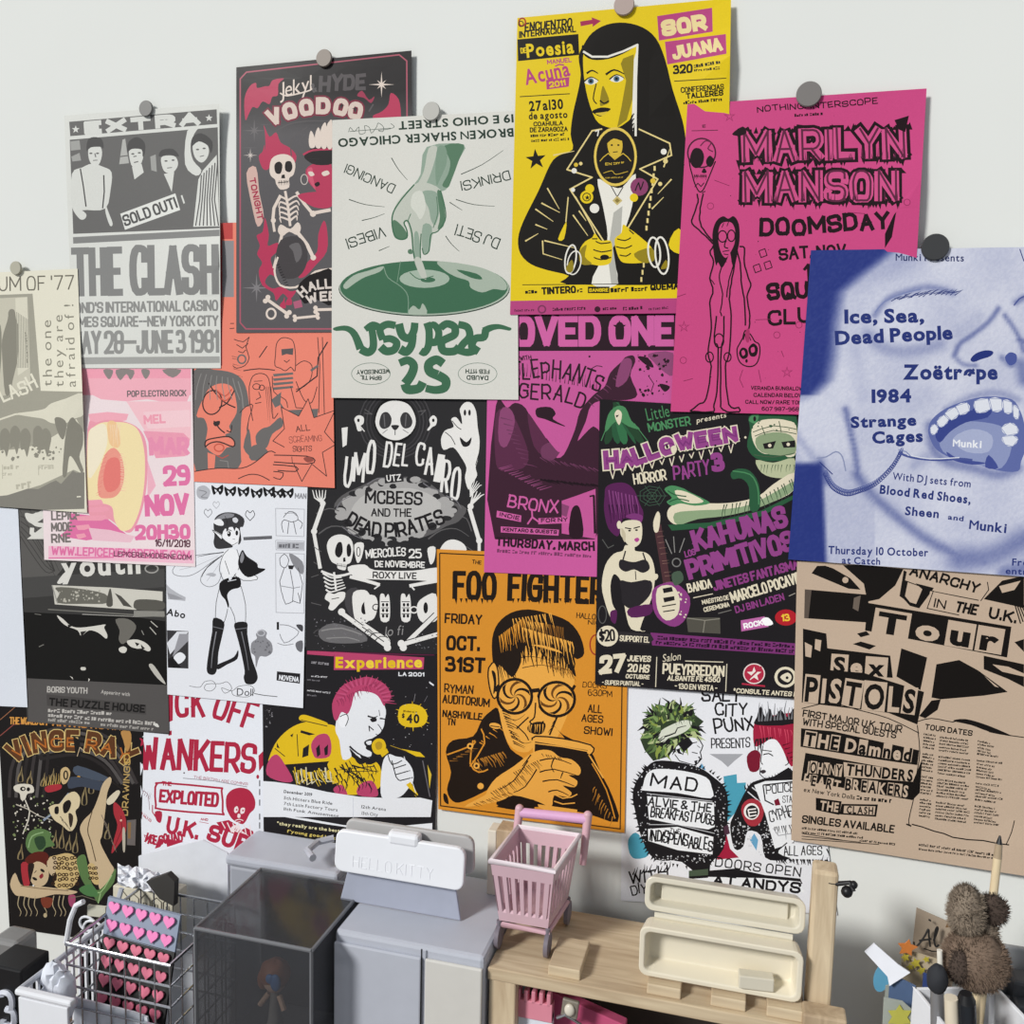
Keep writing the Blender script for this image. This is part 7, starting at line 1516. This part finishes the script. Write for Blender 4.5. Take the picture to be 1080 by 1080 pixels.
    P.hatch('#b0752a', 160, 760, 260, 730, 14, 20, 30, 5, .4); P.hatch(o, 180, 700, 240, 640, 6, 20, 14, 4, .4); P.ln(o, 5, '70,740 160,706 164,690', sm=2); P.ln(o, 5, '160,690 150,770 180,800 212,790', sm=2); P.ln(o, 5, '188,650 200,700 150,780', sm=2); P.hatch('#8a5a22', 80, 760, 150, 720, 8, 24, 0, 4, .4); P.ln(o, 4, '570,770 620,860 650,960', sm=2); P.hatch('#b0752a', 580, 850, 640, 950, 10, -10, 30, 4, .4); P.ln(h, 5, '560,740 610,820'); P.ell(h, 150, 710, 11); P.ell(h, 172, 778, 11); P.ell(h, 186, 848, 11); P.ell(b, 150, 710, 5); P.ell(b, 172, 778, 5); P.sp(b, '58,874 70,880 76,910 60,900'); P.ell(h, 236, 640, 20, 10, .2); P.ln(b, 3, '220,640 252,644')
    # cup and hand
    P.sp(h, '362,690 372,676 460,684 560,700 576,724 566,742 540,744 520,930 500,944 386,920 372,760'); P.poly(b, '374,694 556,724 552,742 536,850 524,930 380,910 372,740'); P.ln(b, 5, '364,690 376,676 470,684 566,706 576,728 562,742', sm=2); P.ln(h, 4, '372,700 470,712 556,728'); P.ln(b, 6, '424,672 450,610')
    P.sp(h, '210,860 240,820 300,780 350,742 390,724 430,726 460,748 500,756 530,784 526,810 490,810 520,830 510,852 470,846 500,870 486,886 440,880 430,920 380,900 300,880 250,900 130,920 200,880', 3)
    for l in ('390,760 440,752 500,772', '390,800 440,790 520,812', '400,832 450,826 510,848', '420,868 450,862 490,880', '440,752 430,780 440,800', '470,800 462,822', '360,740 330,780', '350,760 300,830 250,860', '380,790 340,850 300,870'): P.ln(b, 5, l, 2.5, sm=2)
    P.hatch(b, 300, 800, 380, 760, 12, 20, 22, 3, .4); P.hatch(b, 220, 870, 330, 810, 14, 22, 26, 3, .4); P.hatch('#8a5a22', 160, 910, 280, 870, 12, 20, 10, 4); P.hatch(b, 400, 736, 460, 750, 7, 8, 12, 3)
    for l in ('444,878 470,890 500,886 520,876', '440,900 470,910 512,906'): P.ln(h, 4, l)
    P.poly(b, '240,920 300,880 372,896 372,926 300,930')
    P.build('orange poster with a man in swirl glasses drinking from a cup', rough=.5)

def experience():
    P = Sheet('tribute_poster', '277,680 463,690 458,905 278,892', '#232124', 1, (260, 670, 4.695), lift=((1, 1, .4, .008),))
    y, pk, w, b = '#e3bd22', '#b9456c', '#e9ebf0', '#232124'
    P.poly('#5f2442', '300,66 930,86 930,100 300,92'); P.poly(pk, '300,74 440,84 430,104 300,94')
    P.poly(pk, '434,82 880,110 876,168 432,172'); P.tx([y, '#f0d040'], 'Experience', '440,160 870,158', 54, .07, 'b', gap=.1, j=.06); P.tx(w, 'LA 2001', '752,202 880,204', 20, .22); P.fine('#8d8a8f', 320, 140, 416, 150, 14); P.fine('#c9c7cb', 320, 206, 404, 212, 9); P.fine('#77747a', 300, 224, 366, 230, 9); P.fine('#c9c7cb', 300, 276, 416, 290, 9); P.fine('#77747a', 300, 300, 350, 304, 9)
    P.specks('#8d8a8f', 90, 360, 130, 460, 22, 1, 4); P.poly(w, '904,228 928,244 926,252 906,238')
    # amplifier / jacket back in yellow
    P.sp(y, '110,640 130,560 170,500 230,452 300,430 400,440 446,460 480,560 480,620 400,640 200,640'); P.sp(pk, '320,540 350,496 400,490 420,540 410,600 350,610 330,590'); P.sp(pk, '100,690 110,620 150,590 190,640 230,720 170,724'); P.poly(b, '270,470 340,490 310,496 266,482'); P.poly(b, '280,560 310,540 306,596 276,606'); P.poly(b, '344,560 362,540 366,590 350,604'); P.poly(b, '384,560 404,540 402,590 388,596'); P.sp(y, '264,400 290,394 340,410 400,434 380,446 270,424'); P.ln(b, 4, '250,490 256,600'); P.ln(b, 4, '140,560 190,600'); P.poly(b, '216,496 232,486 226,506'); P.poly(b, '150,530 164,560 150,556'); P.ln(b, 4, '270,420 400,450')
    P.poly(b, '190,640 460,620 560,640 470,740 240,720'); 
    for i in range(26): P.ln(['#d9b93c', y, '#d8cfae'][i % 3], P.rng.uniform(5, 9), [(230 + i * 8, 650 + P.rng.uniform(0, 30)), (236 + i * 8, 680 + P.rng.uniform(-10, 60)), (250 + i * 9, 700 + P.rng.uniform(0, 50))], 3)
    P.sp(y, '400,640 440,610 520,600 560,640 620,620 660,650 670,740 600,780 500,790 460,760 430,700'); P.sp(pk, '560,740 620,720 650,770 640,800 550,790'); P.sp(pk, '430,760 470,740 500,790 450,790')
    for i in range(34): P.ln(b, P.rng.uniform(4, 10), [(420 + P.rng.uniform(0, 230), 620 + P.rng.uniform(0, 140)), (430 + P.rng.uniform(0, 230), 640 + P.rng.uniform(0, 140))] if i % 4 == 0 else [(430 + i * 6, 620 + (i * 37) % 120), (446 + i * 6, 650 + (i * 37) % 120), (440 + i * 6, 670 + (i * 37) % 120)], 2)
    # singer
    P.sp(w, '452,400 500,340 540,280 600,270 660,310 690,370 684,420 680,450 664,480 640,500 610,520 590,560 620,580 606,610 560,606 510,560 520,600 476,614 460,520 440,470', 3)
    P.sp(pk, '432,410 424,340 450,280 490,240 560,214 600,206 660,226 700,260 716,310 690,330 680,350 650,300 600,280 540,284 520,350 500,390 470,380 450,420', 3)
    for i in range(30):
        a = -2.9 + i * .1; P.ln(['#c2527a', '#a33a5e'][i % 2], 10, [(580 + 96 * math.cos(a), 330 + 84 * math.sin(a)), (584 + (140 + (i * 53) % 22) * math.cos(a), 340 + (130 + (i * 31) % 20) * math.sin(a))], 2)
    P.hatch('#8f3153', 450, 320, 640, 230, 18, 10, 30, 5, .5)
    P.sp('#f3f4f8', '460,400 490,386 506,410 494,450 470,456 456,430'); P.ln(b, 4, '462,404 494,390 504,416 490,450', sm=2); P.ln(b, 9, '600,400 630,408 650,400', 3, sm=2); P.sp(b, '612,414 640,408 644,424 622,430'); P.ln(b, 8, '660,412 686,416 688,432', 3, sm=2); P.ln(b, 4, '650,440 670,470 660,494 640,490', sm=2); P.ln(b, 3, '656,370 660,400'); P.ln(b, 5, '610,476 606,450 630,470'); P.sp(b, '584,526 620,512 632,530 616,552 590,548'); P.sp(w, '592,528 618,522 616,540 600,542'); P.ln(b, 10, '510,550 550,584 600,606 640,590', 3, sm=2); P.sp(b, '560,590 620,610 660,570 650,620 600,640')
    P.sp(y, '620,540 646,512 680,520 690,560 660,590 630,580'); P.sp('#b8962a', '636,540 654,526 672,536 668,560 646,566'); P.poly(y, '660,584 694,560 704,580 672,604'); P.sp(w, '672,640 700,590 740,600 780,610 820,660 826,720 800,760 760,800 690,810 664,780', 3)
    for l in ('700,590 720,640 770,620', '730,660 790,640', '740,690 810,670', '760,720 824,704', '720,620 740,700 760,720'): P.ln(b, 5, l, sm=2)
    P.poly(y, '790,740 812,726 850,790 840,800'); P.ln(b, 7, '770,800 810,766 850,800'); P.poly(y, '766,562 860,580 884,604 840,600'); P.ln('#b8962a', 3, '712,546 800,576'); P.ln(w, 3, '780,600 838,780'); P.poly('#d9b93c', '896,640 916,690 906,760'); P.ln('#6d6a70', 5, '872,620 908,800')
    P.sp(y, '750,400 760,356 800,340 850,346 884,370 896,410 876,446 830,456 780,450 756,430'); 
    for i in range(12):
        a = i * .52; P.ln(y, 6, [(824 + 60 * math.cos(a), 400 + 50 * math.sin(a)), (824 + (76 + (i * 37) % 20) * math.cos(a), 400 + (62 + (i * 23) % 14) * math.sin(a))], 2)
    P.fine('#7a6010', 776, 380, 850, 386, 10); P.tx(b, '$', '770,412 782,412', 26, .2); P.tx(b, '40', '792,434 856,434', 44, .06, 'b'); P.ln('#8d8a8f', 2, '828,330 836,290'); P.ln('#77747a', 2, '880,330 896,300'); P.specks('#c9c7cb', 720, 240, 920, 560, 20, 1, 3)
    P.poly(w, '80,722 140,726 240,740 400,776 560,800 700,806 860,804 920,818 912,900 80,900'); P.poly(w, '80,880 300,908 480,940 700,950 920,930 918,1020 870,1000 540,960 300,920'); P.ln('#c3c7d2', 2, '528,806 528,930')
    P.tx(b, 'December 2019', '184,780 324,796', 15, .05, 'b'); P.tx(b, '5th Hitters Blue Ride', '184,812 424,840', 16, .02, 'b'); P.tx(b, '7th Latin Factory Tours', '184,840 450,872', 16, .02, 'b'); P.tx(b, '11th Funk Amusement', '184,866 456,902', 15, .02, 'b'); P.tx(b, '12th Arena', '568,856 690,870', 16, .02, 'b'); P.tx(b, '13th City', '570,888 650,896', 16, .02, 'b'); P.ln(b, 3, '570,914 652,922')
    P.poly(b, '80,908 240,914 480,948 700,990 700,1060 80,1020'); P.tx('#e8dfae', '"they really are the best', '150,938 460,976', 16, .05, 'b'); P.tx('#e8d070', "f'young good luck", '200,976 440,1012', 15, .05, 'b')
    P.build('black poster with a red-haired singer gripping a yellow microphone', rough=.45)

def vince():
    P = Sheet('art_show_poster', '-4,690 152,700 150,1000 9.5,978', '#1d1a1a', 1, (0, 740, 4.153))
    P.quad = pts('-6,692 153,700 147,999 10,978.5')
    cr, rd, gn, bk, gy = '#c9b290', '#a8333c', '#5c7a4a', '#1d1a1a', '#5b5655'
    for i in range(6): P.ln(['#3b3636', '#54504f', '#2c2828'][i % 3], 14, [(40 + 30 * i, 420), (60 + 30 * i, 260 - 6 * i), (180, 140 + i * 22), (340, 112 + i * 24), (500 - i * 10, 180 + i * 20), (600 - i * 16, 360)], sm=4)
    P.ln('#a06a4a', 3, '0,80 70,20 120,8'); P.ln('#8d4a44', 4, '0,150 60,100 150,90'); P.tx('#d89a4a', 'THE WORLD OF', '42,100 200,104', 34, .2); P.tx('#c98a44', 'FANTASTIC ART', '200,104 560,128', 30, .24)
    P.tx('#5e3a22', 'VINCE RAY', '66,276 140,236 220,222 330,220 420,232 500,254 556,292', 98, .26, gap=.14, out=('#d3b878', .04)); P.tx('#b4682c', 'VINCE RAY', '70,250 140,214 220,202 330,200 420,212 500,234 548,262', 42, .14, gap=.3)
    P.poly('#1d1a1a', '320,150 350,170 352,240 330,230'); P.ln('#c9b290', 3, '338,240 350,200 372,220')
    # side strip lettering
    P.tx('#b89a60', 'DRAWINGS', '560,500 572,250', 28, .16); P.sp('#b98a50', '530,130 570,130 574,180 556,220 540,170'); P.ring('#c9a050', 556, 250, 12, 20, 5); P.poly('#6b6462', '556,520 596,516 592,630 556,628'); P.poly('#8a6a44', '560,530 574,528 572,600 560,600')
    # flames, flowers, small skull guests
    for x, y, h in ((90, 350, 70), (130, 360, 60), (190, 370, 60), (230, 350, 60), (240, 640, 80), (270, 640, 100), (300, 650, 70), (90, 690, 70), (370, 450, 110), (400, 400, 100), (430, 380, 60), (470, 600, 70), (330, 660, 90)): P.flame('#8a7a58', x, y, 26, h, 6); P.flame(bk, x, y, 15, h * .7, 4)
    P.sp('#d8d2c4', '60,372 90,360 140,366 148,396 120,404 110,428 92,430 86,402 66,392'); P.ell(bk, 100, 382, 12, 10); P.ell(bk, 124, 384, 8, 9); P.ell('#d8d2c4', 102, 382, 5)
    P.ln('#d8d2c4', 5, '110,430 130,480 124,520'); P.ln('#d8d2c4', 5, '124,520 100,580'); P.ln('#bdb6a8', 5, '70,450 120,470 170,500 230,520', 3); P.ln('#8d98a8', 10, '190,520 230,490 300,400', 5); P.specks('#d8d2c4', 60, 420, 220, 640, 50, 2, 6); P.specks('#7d8a5c', 50, 400, 240, 600, 22, 3, 7)
    P.sp(rd, '196,376 236,362 268,364 264,384 210,398'); P.sp('#c9ae80', '266,300 290,286 308,310 296,350 276,362 266,340'); P.ring(bk, 288, 322, 8, 18, 6); P.hatch('#c9a860', 190, 370, 260, 360, 8, 4, -40, 4); P.ell('#d09a3a', 344, 334, 9)
    P.sp('#d8c8a4', '262,446 290,410 326,394 350,420 346,460 330,480 338,520 322,560 300,566 270,540 240,520 220,490 216,462 240,450', 3); P.sp(bk, '276,450 300,430 312,446 300,480 280,488'); P.sp(bk, '240,464 256,460 256,490 240,490'); P.sp('#3a3028', '300,490 320,500 316,540 306,548'); P.hatch(bk, 262, 500, 300, 548, 7, 8, 20, 3); P.sp('#3f4654', '310,330 400,340 470,360 440,390 360,372 300,380'); P.sp('#4a5362', '340,280 470,330 460,350 330,320')
    P.sp(gn, '112,620 130,570 180,556 224,576 220,600 240,630 200,640 176,670 130,660'); P.sp('#2f4630', '150,600 190,590 200,630 170,650'); P.ln('#8fae7c', 5, '124,640 140,590 190,572', sm=3)
    # legs
    P.sp(cr, '350,560 366,520 404,480 430,420 450,360 480,330 488,350 470,400 462,470 448,580 440,620 480,700 500,740 470,790 440,824 428,790 412,740 390,700 370,620', 4); P.ln('#4a3a2a', 4, '404,480 384,560 400,620 420,700', sm=3); P.sp('#d9cdb4', '468,430 510,390 526,398 500,440 474,452'); P.ln('#2a2420', 4, '488,350 530,380 560,400'); P.sp(rd, '500,440 534,470 552,520 548,580 510,640 488,664 500,600 514,540 498,490', 3); P.ln('#6b2028', 3, '530,500 534,560 500,640'); P.ell('#e0b0a0', 530, 520, 5)
    P.sp('#b9b0a0', '536,560 548,560 548,650 538,650'); P.hatch('#7d7064', 446, 500, 500, 640, 9, 16, 30, 4)
    # reclining woman, leopard print, green dress
    P.sp('#5c241c', '110,690 150,660 200,660 214,690 190,730 150,724 120,720'); P.sp(cr, '130,730 160,700 200,716 214,750 206,790 180,810 150,806 132,776'); P.sp(rd, '92,712 124,712 130,800 104,806'); P.sp('#2a1f1c', '122,716 150,712 140,760 130,790'); P.ell(bk, 152, 776, 12, 6, .5); P.ell(bk, 186, 740, 11, 6, .6); P.sp('#8a2a34', '172,764 186,752 190,766 178,776'); P.ln(bk, 3, '150,750 160,740'); P.ell('#e0e0e0', 146, 806, 4)
    P.sp('#cbb07a', '212,690 250,672 300,664 340,690 346,760 320,810 270,822 236,800 250,760'); P.sp(cr, '206,700 240,676 250,700 236,760 216,750')
    for i in range(36): P.ring('#3a2618', 238 + (i % 6) * 19 + P.rng.uniform(-5, 5), 686 + (i // 6) * 23 + P.rng.uniform(-5, 5), 7, 6, 4.5, n=8)
    P.sp(gn, '336,690 370,670 384,720 400,790 420,830 380,812 350,760'); P.sp('#cbb07a', '384,720 410,710 430,760 432,800 404,790'); 
    for i in range(9): P.ring('#3a2618', 394 + (i % 3) * 14 + P.rng.uniform(-3, 3), 728 + (i // 3) * 24 + P.rng.uniform(-4, 4), 6, 5, 4, n=8)
    P.sp(gn, '390,810 430,826 470,790 506,730 500,790 460,840 430,880 410,850'); P.ln('#9dbd84', 4, '400,820 440,836 490,760', sm=3); P.ln('#9dbd84', 4, '430,884 440,840'); P.sp('#4f7a4a', '346,820 400,800 430,850 380,850')
    P.sp(cr, '44,800 66,750 90,800 130,808 200,812 300,824 340,834 300,846 240,844 160,862 100,852 66,846'); P.ln('#6b5238', 3, '90,806 170,818 300,828', sm=2)
    for x in (84, 110, 130, 156, 196, 236, 262, 280): P.ln('#b7a684', 4, [(x, 850), (x - 6, 890), (x + 8, 920), (x + 2, 940)], 2, sm=3)
    P.sp('#7a3a2a', '180,860 230,862 220,900 190,900'); P.sp('#a04a6a', '300,850 330,850 324,900 304,890'); P.ell('#b7a684', 198, 936, 8, 10); P.ln('#77705f', 3, '310,860 360,850 420,870')
    P.build('black art show poster with reclining woman and orange lettering', rough=.45)

def kickoff():
    P = Sheet('gig_poster', '140,700 276.5,715 278.5,905 152,925', '#e9ecf4', 1, (130, 710, 5.4))
    P.quad = pts('146,690 276.5,700 278.5,915 150,930')
    r = '#b02a45'
    P.poly(r, '258,110 284,110 282,270 256,280'); P.tx(r, 'KICK OFF', '120,270 250,262', 150, .2, j=.05) if 0 else None
    P.tx(r, 'ICK', '262,258 462,256', 170, .18, gap=.3); P.tx(r, 'OFF', '500,256 726,330', 170, .17, gap=.2); 
    P.poly('#e9ecf4', '240,20 760,60 760,100 240,98'); P.poly(r, '256,330 276,326 276,352 258,356')
    P.tx(r, 'WANKERS', '100,560 260,556 560,570 750,580', 200, .18, gap=.14, hh=180, j=.04); P.poly(r, '770,470 800,440 800,520 774,560'); P.ell(r, 766, 590, 8, 12)
    P.tx('#5a4a52', '*', '340,580 356,578', 16, .2); P.tx('#b06a7a', 'THE BRITISH ARE COMING!', '400,598 708,640', 16, .14, j=.15); P.ln('#8d8a92', 4, '340,598 520,614 706,648')
    P.ln(r, 11, '190,632 220,624 530,652 560,670 566,790 540,802 220,776 186,752 182,650 196,630', sm=2); P.tx(r, 'THE', '220,640 274,644', 26, .24); P.tx(r, 'EXPLOITED', '204,738 538,768', 80, .24, gap=.1, hh=92)
    P.sp(r, '586,760 588,700 620,664 670,652 720,668 750,720 748,770 720,800 700,840 680,860 650,850 620,830 600,800', 3)
    P.sp('#efe0e2', '634,766 650,758 656,780 644,796 632,790'); P.sp('#efe0e2', '670,770 692,768 688,796 668,800'); P.ell(r, 646, 778, 5); P.ell(r, 682, 782, 5); P.sp('#efe0e2', '654,800 668,806 664,824 650,820'); P.ln('#efe0e2', 5, '636,840 660,832 684,840', sm=2); P.ln('#efe0e2', 4, '640,850 668,846')
    P.poly(r, '530,850 600,836 640,860 660,900 700,880 740,900 748,950 700,940 560,890'); 
    for i in range(6): P.ln('#efe0e2', 6, [(560 + i * 32, 846 + i * 4), (590 + i * 28, 900 + i * 6)])
    P.sp('#efe0e2', '610,884 650,864 680,900 716,930 690,944 640,920'); P.hatch(r, 630, 890, 690, 930, 6, 10, -16, 4)
    P.tx(r, 'AND', '440,838 482,842', 14, .22); P.ln(r, 3, '434,846 486,856')
    P.tx(r, 'U.K.', '240,914 420,950', 104, .22, hh=100, j=.05); P.tx(r, 'SUBS', '470,950 780,1060', 100, .24, gap=.16, hh=110)
    P.ln(r, 6, '170,750 166,790 190,830', j=4); P.hatch(r, 106, 810, 156, 850, 8, 4, -20, 5); P.sp(r, '180,790 220,790 214,850 190,840'); P.hatch('#8d6a74', 110, 690, 150, 720, 5, 10, -30, 3); P.ln('#8d6a74', 3, '110,670 140,690 150,780', sm=2)
    P.tx(r, 'VICE SQUAD', '112,960 180,980 340,960', 60, .24, j=.15); P.hatch(r, 120, 920, 180, 940, 8, 16, 30, 5); P.poly(r, '200,940 240,950 210,990 180,1000'); P.poly(r, '240,940 344,960 250,990')
    for y in (610, 660, 720, 800, 850, 900): P.rect('#3a3840', 774, y, 780, y + 34)
    P.build('white poster with large dark red hand-brushed capitals')

def punx():
    P = Sheet('gig_poster', '656,716 842,728 852,960 657,935', '#e9eaf0', 1, (645, 710, 4.32))
    P.quad = pts('656.5,712 852,720 882,990 654,960'); P.quad = pts('657,712 850,722 883,965 655,950')
    b, gn, rd, bl = '#1d1b1e', '#5f7a48', '#a3213f', '#4d9fb8'
    P.poly(bl, '510,470 570,460 572,500 612,498 606,640 560,640 524,680'); P.poly('#6aa6cc', '390,440 410,410 430,440'); P.poly('#a7a8ae', '446,368 600,368 560,400 530,428 500,400'); P.sp(bl, '76,760 110,726 150,770 168,830 110,846 82,820'); P.poly('#6aa6cc', '630,760 650,730 668,760 660,808'); P.poly(rd, '500,730 520,720 540,800 580,840 480,850')
    # left punk: spiked green hair
    P.poly('#33402c', '150,350 130,300 150,260 140,210 190,190 200,140 250,150 280,120 320,150 370,150 380,190 420,220 390,250 400,280 340,300 290,340 260,380 190,400')
    for i in range(150):
        a = P.rng.uniform(0, 2 * PI); f = P.rng.uniform(.25, 1) ** .7; cx, cy = 272 + 118 * f * math.cos(a), 256 + 100 * f * math.sin(a)
        if cx > 330 and cy > 290: continue
        L_ = P.rng.uniform(26, 62); a2 = a + P.rng.uniform(-.5, .5)
        P.ln(['#1d1b1e', '#5f7a48', '#8a9a4a', '#1d1b1e', '#4a6038', '#7e9a5a', '#b4c08a'][i % 7], P.rng.uniform(12, 26), [(cx, cy), (cx + L_ * .5 * math.cos(a), cy + L_ * .5 * math.sin(a)), (cx + L_ * math.cos(a2), cy + L_ * math.sin(a2))], 1.5)
    P.sp('#d8dccc', '214,300 226,262 280,232 330,214 366,222 350,256 300,284 260,296 236,316'); P.ln(b, 7, '240,290 290,272 300,250 340,240', 3, sm=2); P.hatch(b, 150, 250, 250, 340, 14, 24, -20, 6, .5); P.hatch('#3c4a32', 200, 170, 380, 200, 14, 10, 40, 6, .5); P.poly(b, '300,320 350,290 372,320 330,360')
    P.ln(b, 5, '390,290 416,330 404,360 410,390 380,420', sm=2); P.ln(b, 4, '360,320 390,314'); P.ln(b, 4, '366,360 392,366'); P.ln(b, 6, '396,380 404,390 396,404'); P.ln(b, 3, '390,330 404,340'); P.poly(b, '376,400 392,396 386,424'); P.ln(b, 4, '288,370 310,400 380,420')
    P.sp(b, '150,440 200,400 300,404 400,430 460,470 520,530 530,640 510,800 450,870 440,960 320,860 200,850 140,760 110,640 96,560 110,500', 3)
    for i in range(54):
        f = i / 53; q = spline(pts('160,430 120,480 100,560 120,680 150,780 200,846 300,870 420,880 480,800 520,700 530,600 510,520 460,460 380,420'), False, 6); x, y = q[int(f * (len(q) - 1))]; P.ln(b, 11, [(x, y), (x + (x - 310) * .085, y + (y - 640) * .07)], 1)
    P.specks('#cfd0d6', 120, 440, 180, 780, 46, 2, 4.5); P.specks('#cfd0d6', 470, 520, 520, 800, 46, 2, 4.5); P.specks('#cfd0d6', 200, 826, 450, 864, 56, 2, 4.5); P.specks('#cfd0d6', 190, 412, 420, 440, 30, 2, 4)
    P.sp('#eef0f4', '142,520 160,460 210,436 330,446 430,474 456,520 452,570 300,546 142,534'); P.tx(b, 'MAD', '176,516 390,540', 62, .14, j=.16, gap=.24)
    P.poly('#eef0f4', '162,560 300,570 466,590 470,700 440,712 300,690 170,664'); P.tx(b, 'ALVIE & THE', '166,606 454,636', 44, .17, j=.16); P.tx(b, 'BREAKFAST PUGS', '176,654 468,696', 52, .17, j=.16)
    P.poly('#eef0f4', '166,710 300,700 464,746 460,826 300,806 168,764'); P.tx(b, 'INDISPENSABLES', '172,764 456,816', 58, .16, j=.22); P.tx(b, 'THE', '262,726 310,736', 24, .16, j=.2); P.ln('#c9cad0', 3, '160,548 460,584'); P.ln('#c9cad0', 3, '170,690 300,690 470,730')
    # title
    P.tx(b, 'SALT', '410,130 590,128', 60, .16, j=.2); P.tx(b, 'CITY', '470,196 620,196', 60, .15, j=.22); P.tx(b, 'PUNX', '472,280 652,252', 66, .15, j=.2); P.tx(b, 'PRESENTS', '454,344 632,340', 48, .14, j=.1)
    # right punk: red hair
    P.sp(rd, '650,230 700,200 760,190 830,200 830,420 790,380 770,330 740,300 690,320 650,330'); P.sp(b, '662,200 680,150 700,200 720,160 740,200 770,166 800,200 830,160 830,230 660,236'); P.hatch('#77787d', 672, 220, 820, 210, 12, 2, -70, 8, .3); P.hatch(b, 660, 300, 730, 290, 9, -2, 60, 8, .3); P.sp('#7a1a30', '616,380 650,350 680,370 672,440 630,446'); P.hatch('#d04a64', 680, 240, 820, 260, 10, 6, 50, 5, .5); P.hatch('#5a1022', 780, 330, 820, 400, 5, 30, -10, 6)
    P.sp('#f0f1f5', '690,330 730,300 770,330 800,400 800,440 750,470 690,460 676,420'); P.ln(b, 5, '690,372 716,366 736,378', sm=2); P.ln(b, 4, '684,350 730,356', sm=2); P.ln(b, 4, '690,330 680,400 690,416', sm=2); P.sp('#3a3238', '676,446 696,440 704,450 688,458'); P.ln(b, 4, '680,430 676,460 700,480', sm=2); P.ln(b, 4, '800,380 806,410 790,420', sm=2)
    P.sp(b, '620,520 660,490 740,470 830,450 830,800 780,850 700,840 680,740 620,720 600,790 560,800 540,700 560,640')
    for i in range(16): P.ln(b, 10, [(612 + i * 14, 530 - i * 5), (604 + i * 14, 508 - i * 5)], 1)
    P.specks('#cfd0d6', 550, 660, 640, 790, 60, 2, 5); P.specks('#cfd0d6', 670, 660, 740, 830, 60, 2, 5); P.ln('#e0e1e6', 5, '640,520 690,560'); P.ln('#e0e1e6', 5, '620,540 680,590')
    P.sp('#a83440', '590,620 620,576 670,580 694,630 670,690 620,690'); P.ell('#f0ecea', 638, 630, 36, 38); P.ell(b, 640, 632, 28, 30); P.ln('#f0ecea', 6, '622,622 658,618'); P.ln('#f0ecea', 6, '624,636 660,632'); P.ln('#f0ecea', 6, '622,622 628,652 662,646')
    P.poly('#eef0f4', '650,510 700,492 830,486 830,770 744,800 700,640'); P.ln(b, 6, '690,510 830,494'); P.ln(b, 6, '690,510 700,580 740,600', sm=0); P.tx(b, 'POLICE', '706,552 834,540', 44, .12, j=.16); P.tx(b, 'STATE', '780,592 850,590', 34, .12, j=.1); P.poly('#7a1a30', '740,580 760,570 770,600 746,604'); P.tx(b, 'CYPHER', '724,680 850,650', 56, .12, j=.18); P.hatch(b, 740, 700, 820, 690, 8, 10, 50, 5, .4); P.ln('#a7a8ae', 4, '736,706 760,740 820,730')
    P.sp('#eef0f4', '760,820 800,776 860,780 990,800 960,840 860,850'); P.ln(b, 5, '744,820 800,772', sm=2); P.tx(b, 'ALL AGES', '784,834 960,828', 46, .13, j=.14, gap=.2); P.hatch(b, 750, 846, 980, 850, 26, 4, 22, 8, .3)
    P.tx(b, 'DOORS OPEN', '470,880 860,930', 44, .13, gap=.22, j=.05); P.poly('#4b5a48', '352,900 440,892 440,920 352,930'); P.poly(b, '440,900 560,890 700,920 860,936 870,960 440,940'); P.poly('#eef0f4', '352,926 700,934 860,950 880,1000 352,960'); P.tx(b, 'AT ANDYS', '460,968 860,1004', 50, .2, j=.1); P.poly(b, '352,926 440,920 440,932 352,938'); P.hatch(b, 90, 920, 260, 900, 9, 12, -36, 7); P.tx(b, 'WITH', '86,960 262,930', 56, .13, j=.25); P.tx(b, 'DIY', '90,1010 166,1000', 50, .13, j=.25); P.hatch(b, 960, 870, 1010, 870, 4, 6, -40, 6); P.ln(b, 6, '980,800 1000,850 980,870', sm=2); P.poly('#4c3040', '510,700 530,690 540,730 516,740')
    P.build('white poster with two punks in studded jackets seen from behind')

def blank():
    P = Sheet('blank_sheet', '-70,530 19,537 29,746 -60,742', '#dfe4ee', 3)
    P.build('blank white sheet at the left edge with no printing', cat='paper', group=None)

for f in (clash, voodoo, green, yellow, marilyn, zoetrope, anarchy, album, peach, orange, sonic, fairy, cairo, loved, halloween, foo, experience, vince, kickoff, punx, blank):
    f()
# ---------------------------------------------------------------- camera and light
cd = bpy.data.cameras.new('camera'); cam = bpy.data.objects.new('camera', cd); C.objects.link(cam)
def _m(c): return Vector((RM[0][c], RM[2][c], -RM[1][c]))
X, Yd, Zf = _m(0), _m(1), _m(2)
mw = Matrix(((X.x, -Yd.x, -Zf.x, 0), (X.y, -Yd.y, -Zf.y, -D), (X.z, -Yd.z, -Zf.z, ZC), (0, 0, 0, 1)))
cam.matrix_world = mw
cd.sensor_width = 36; cd.lens = F / 1080 * 36; cd.clip_start = 0.02
bpy.context.scene.camera = cam
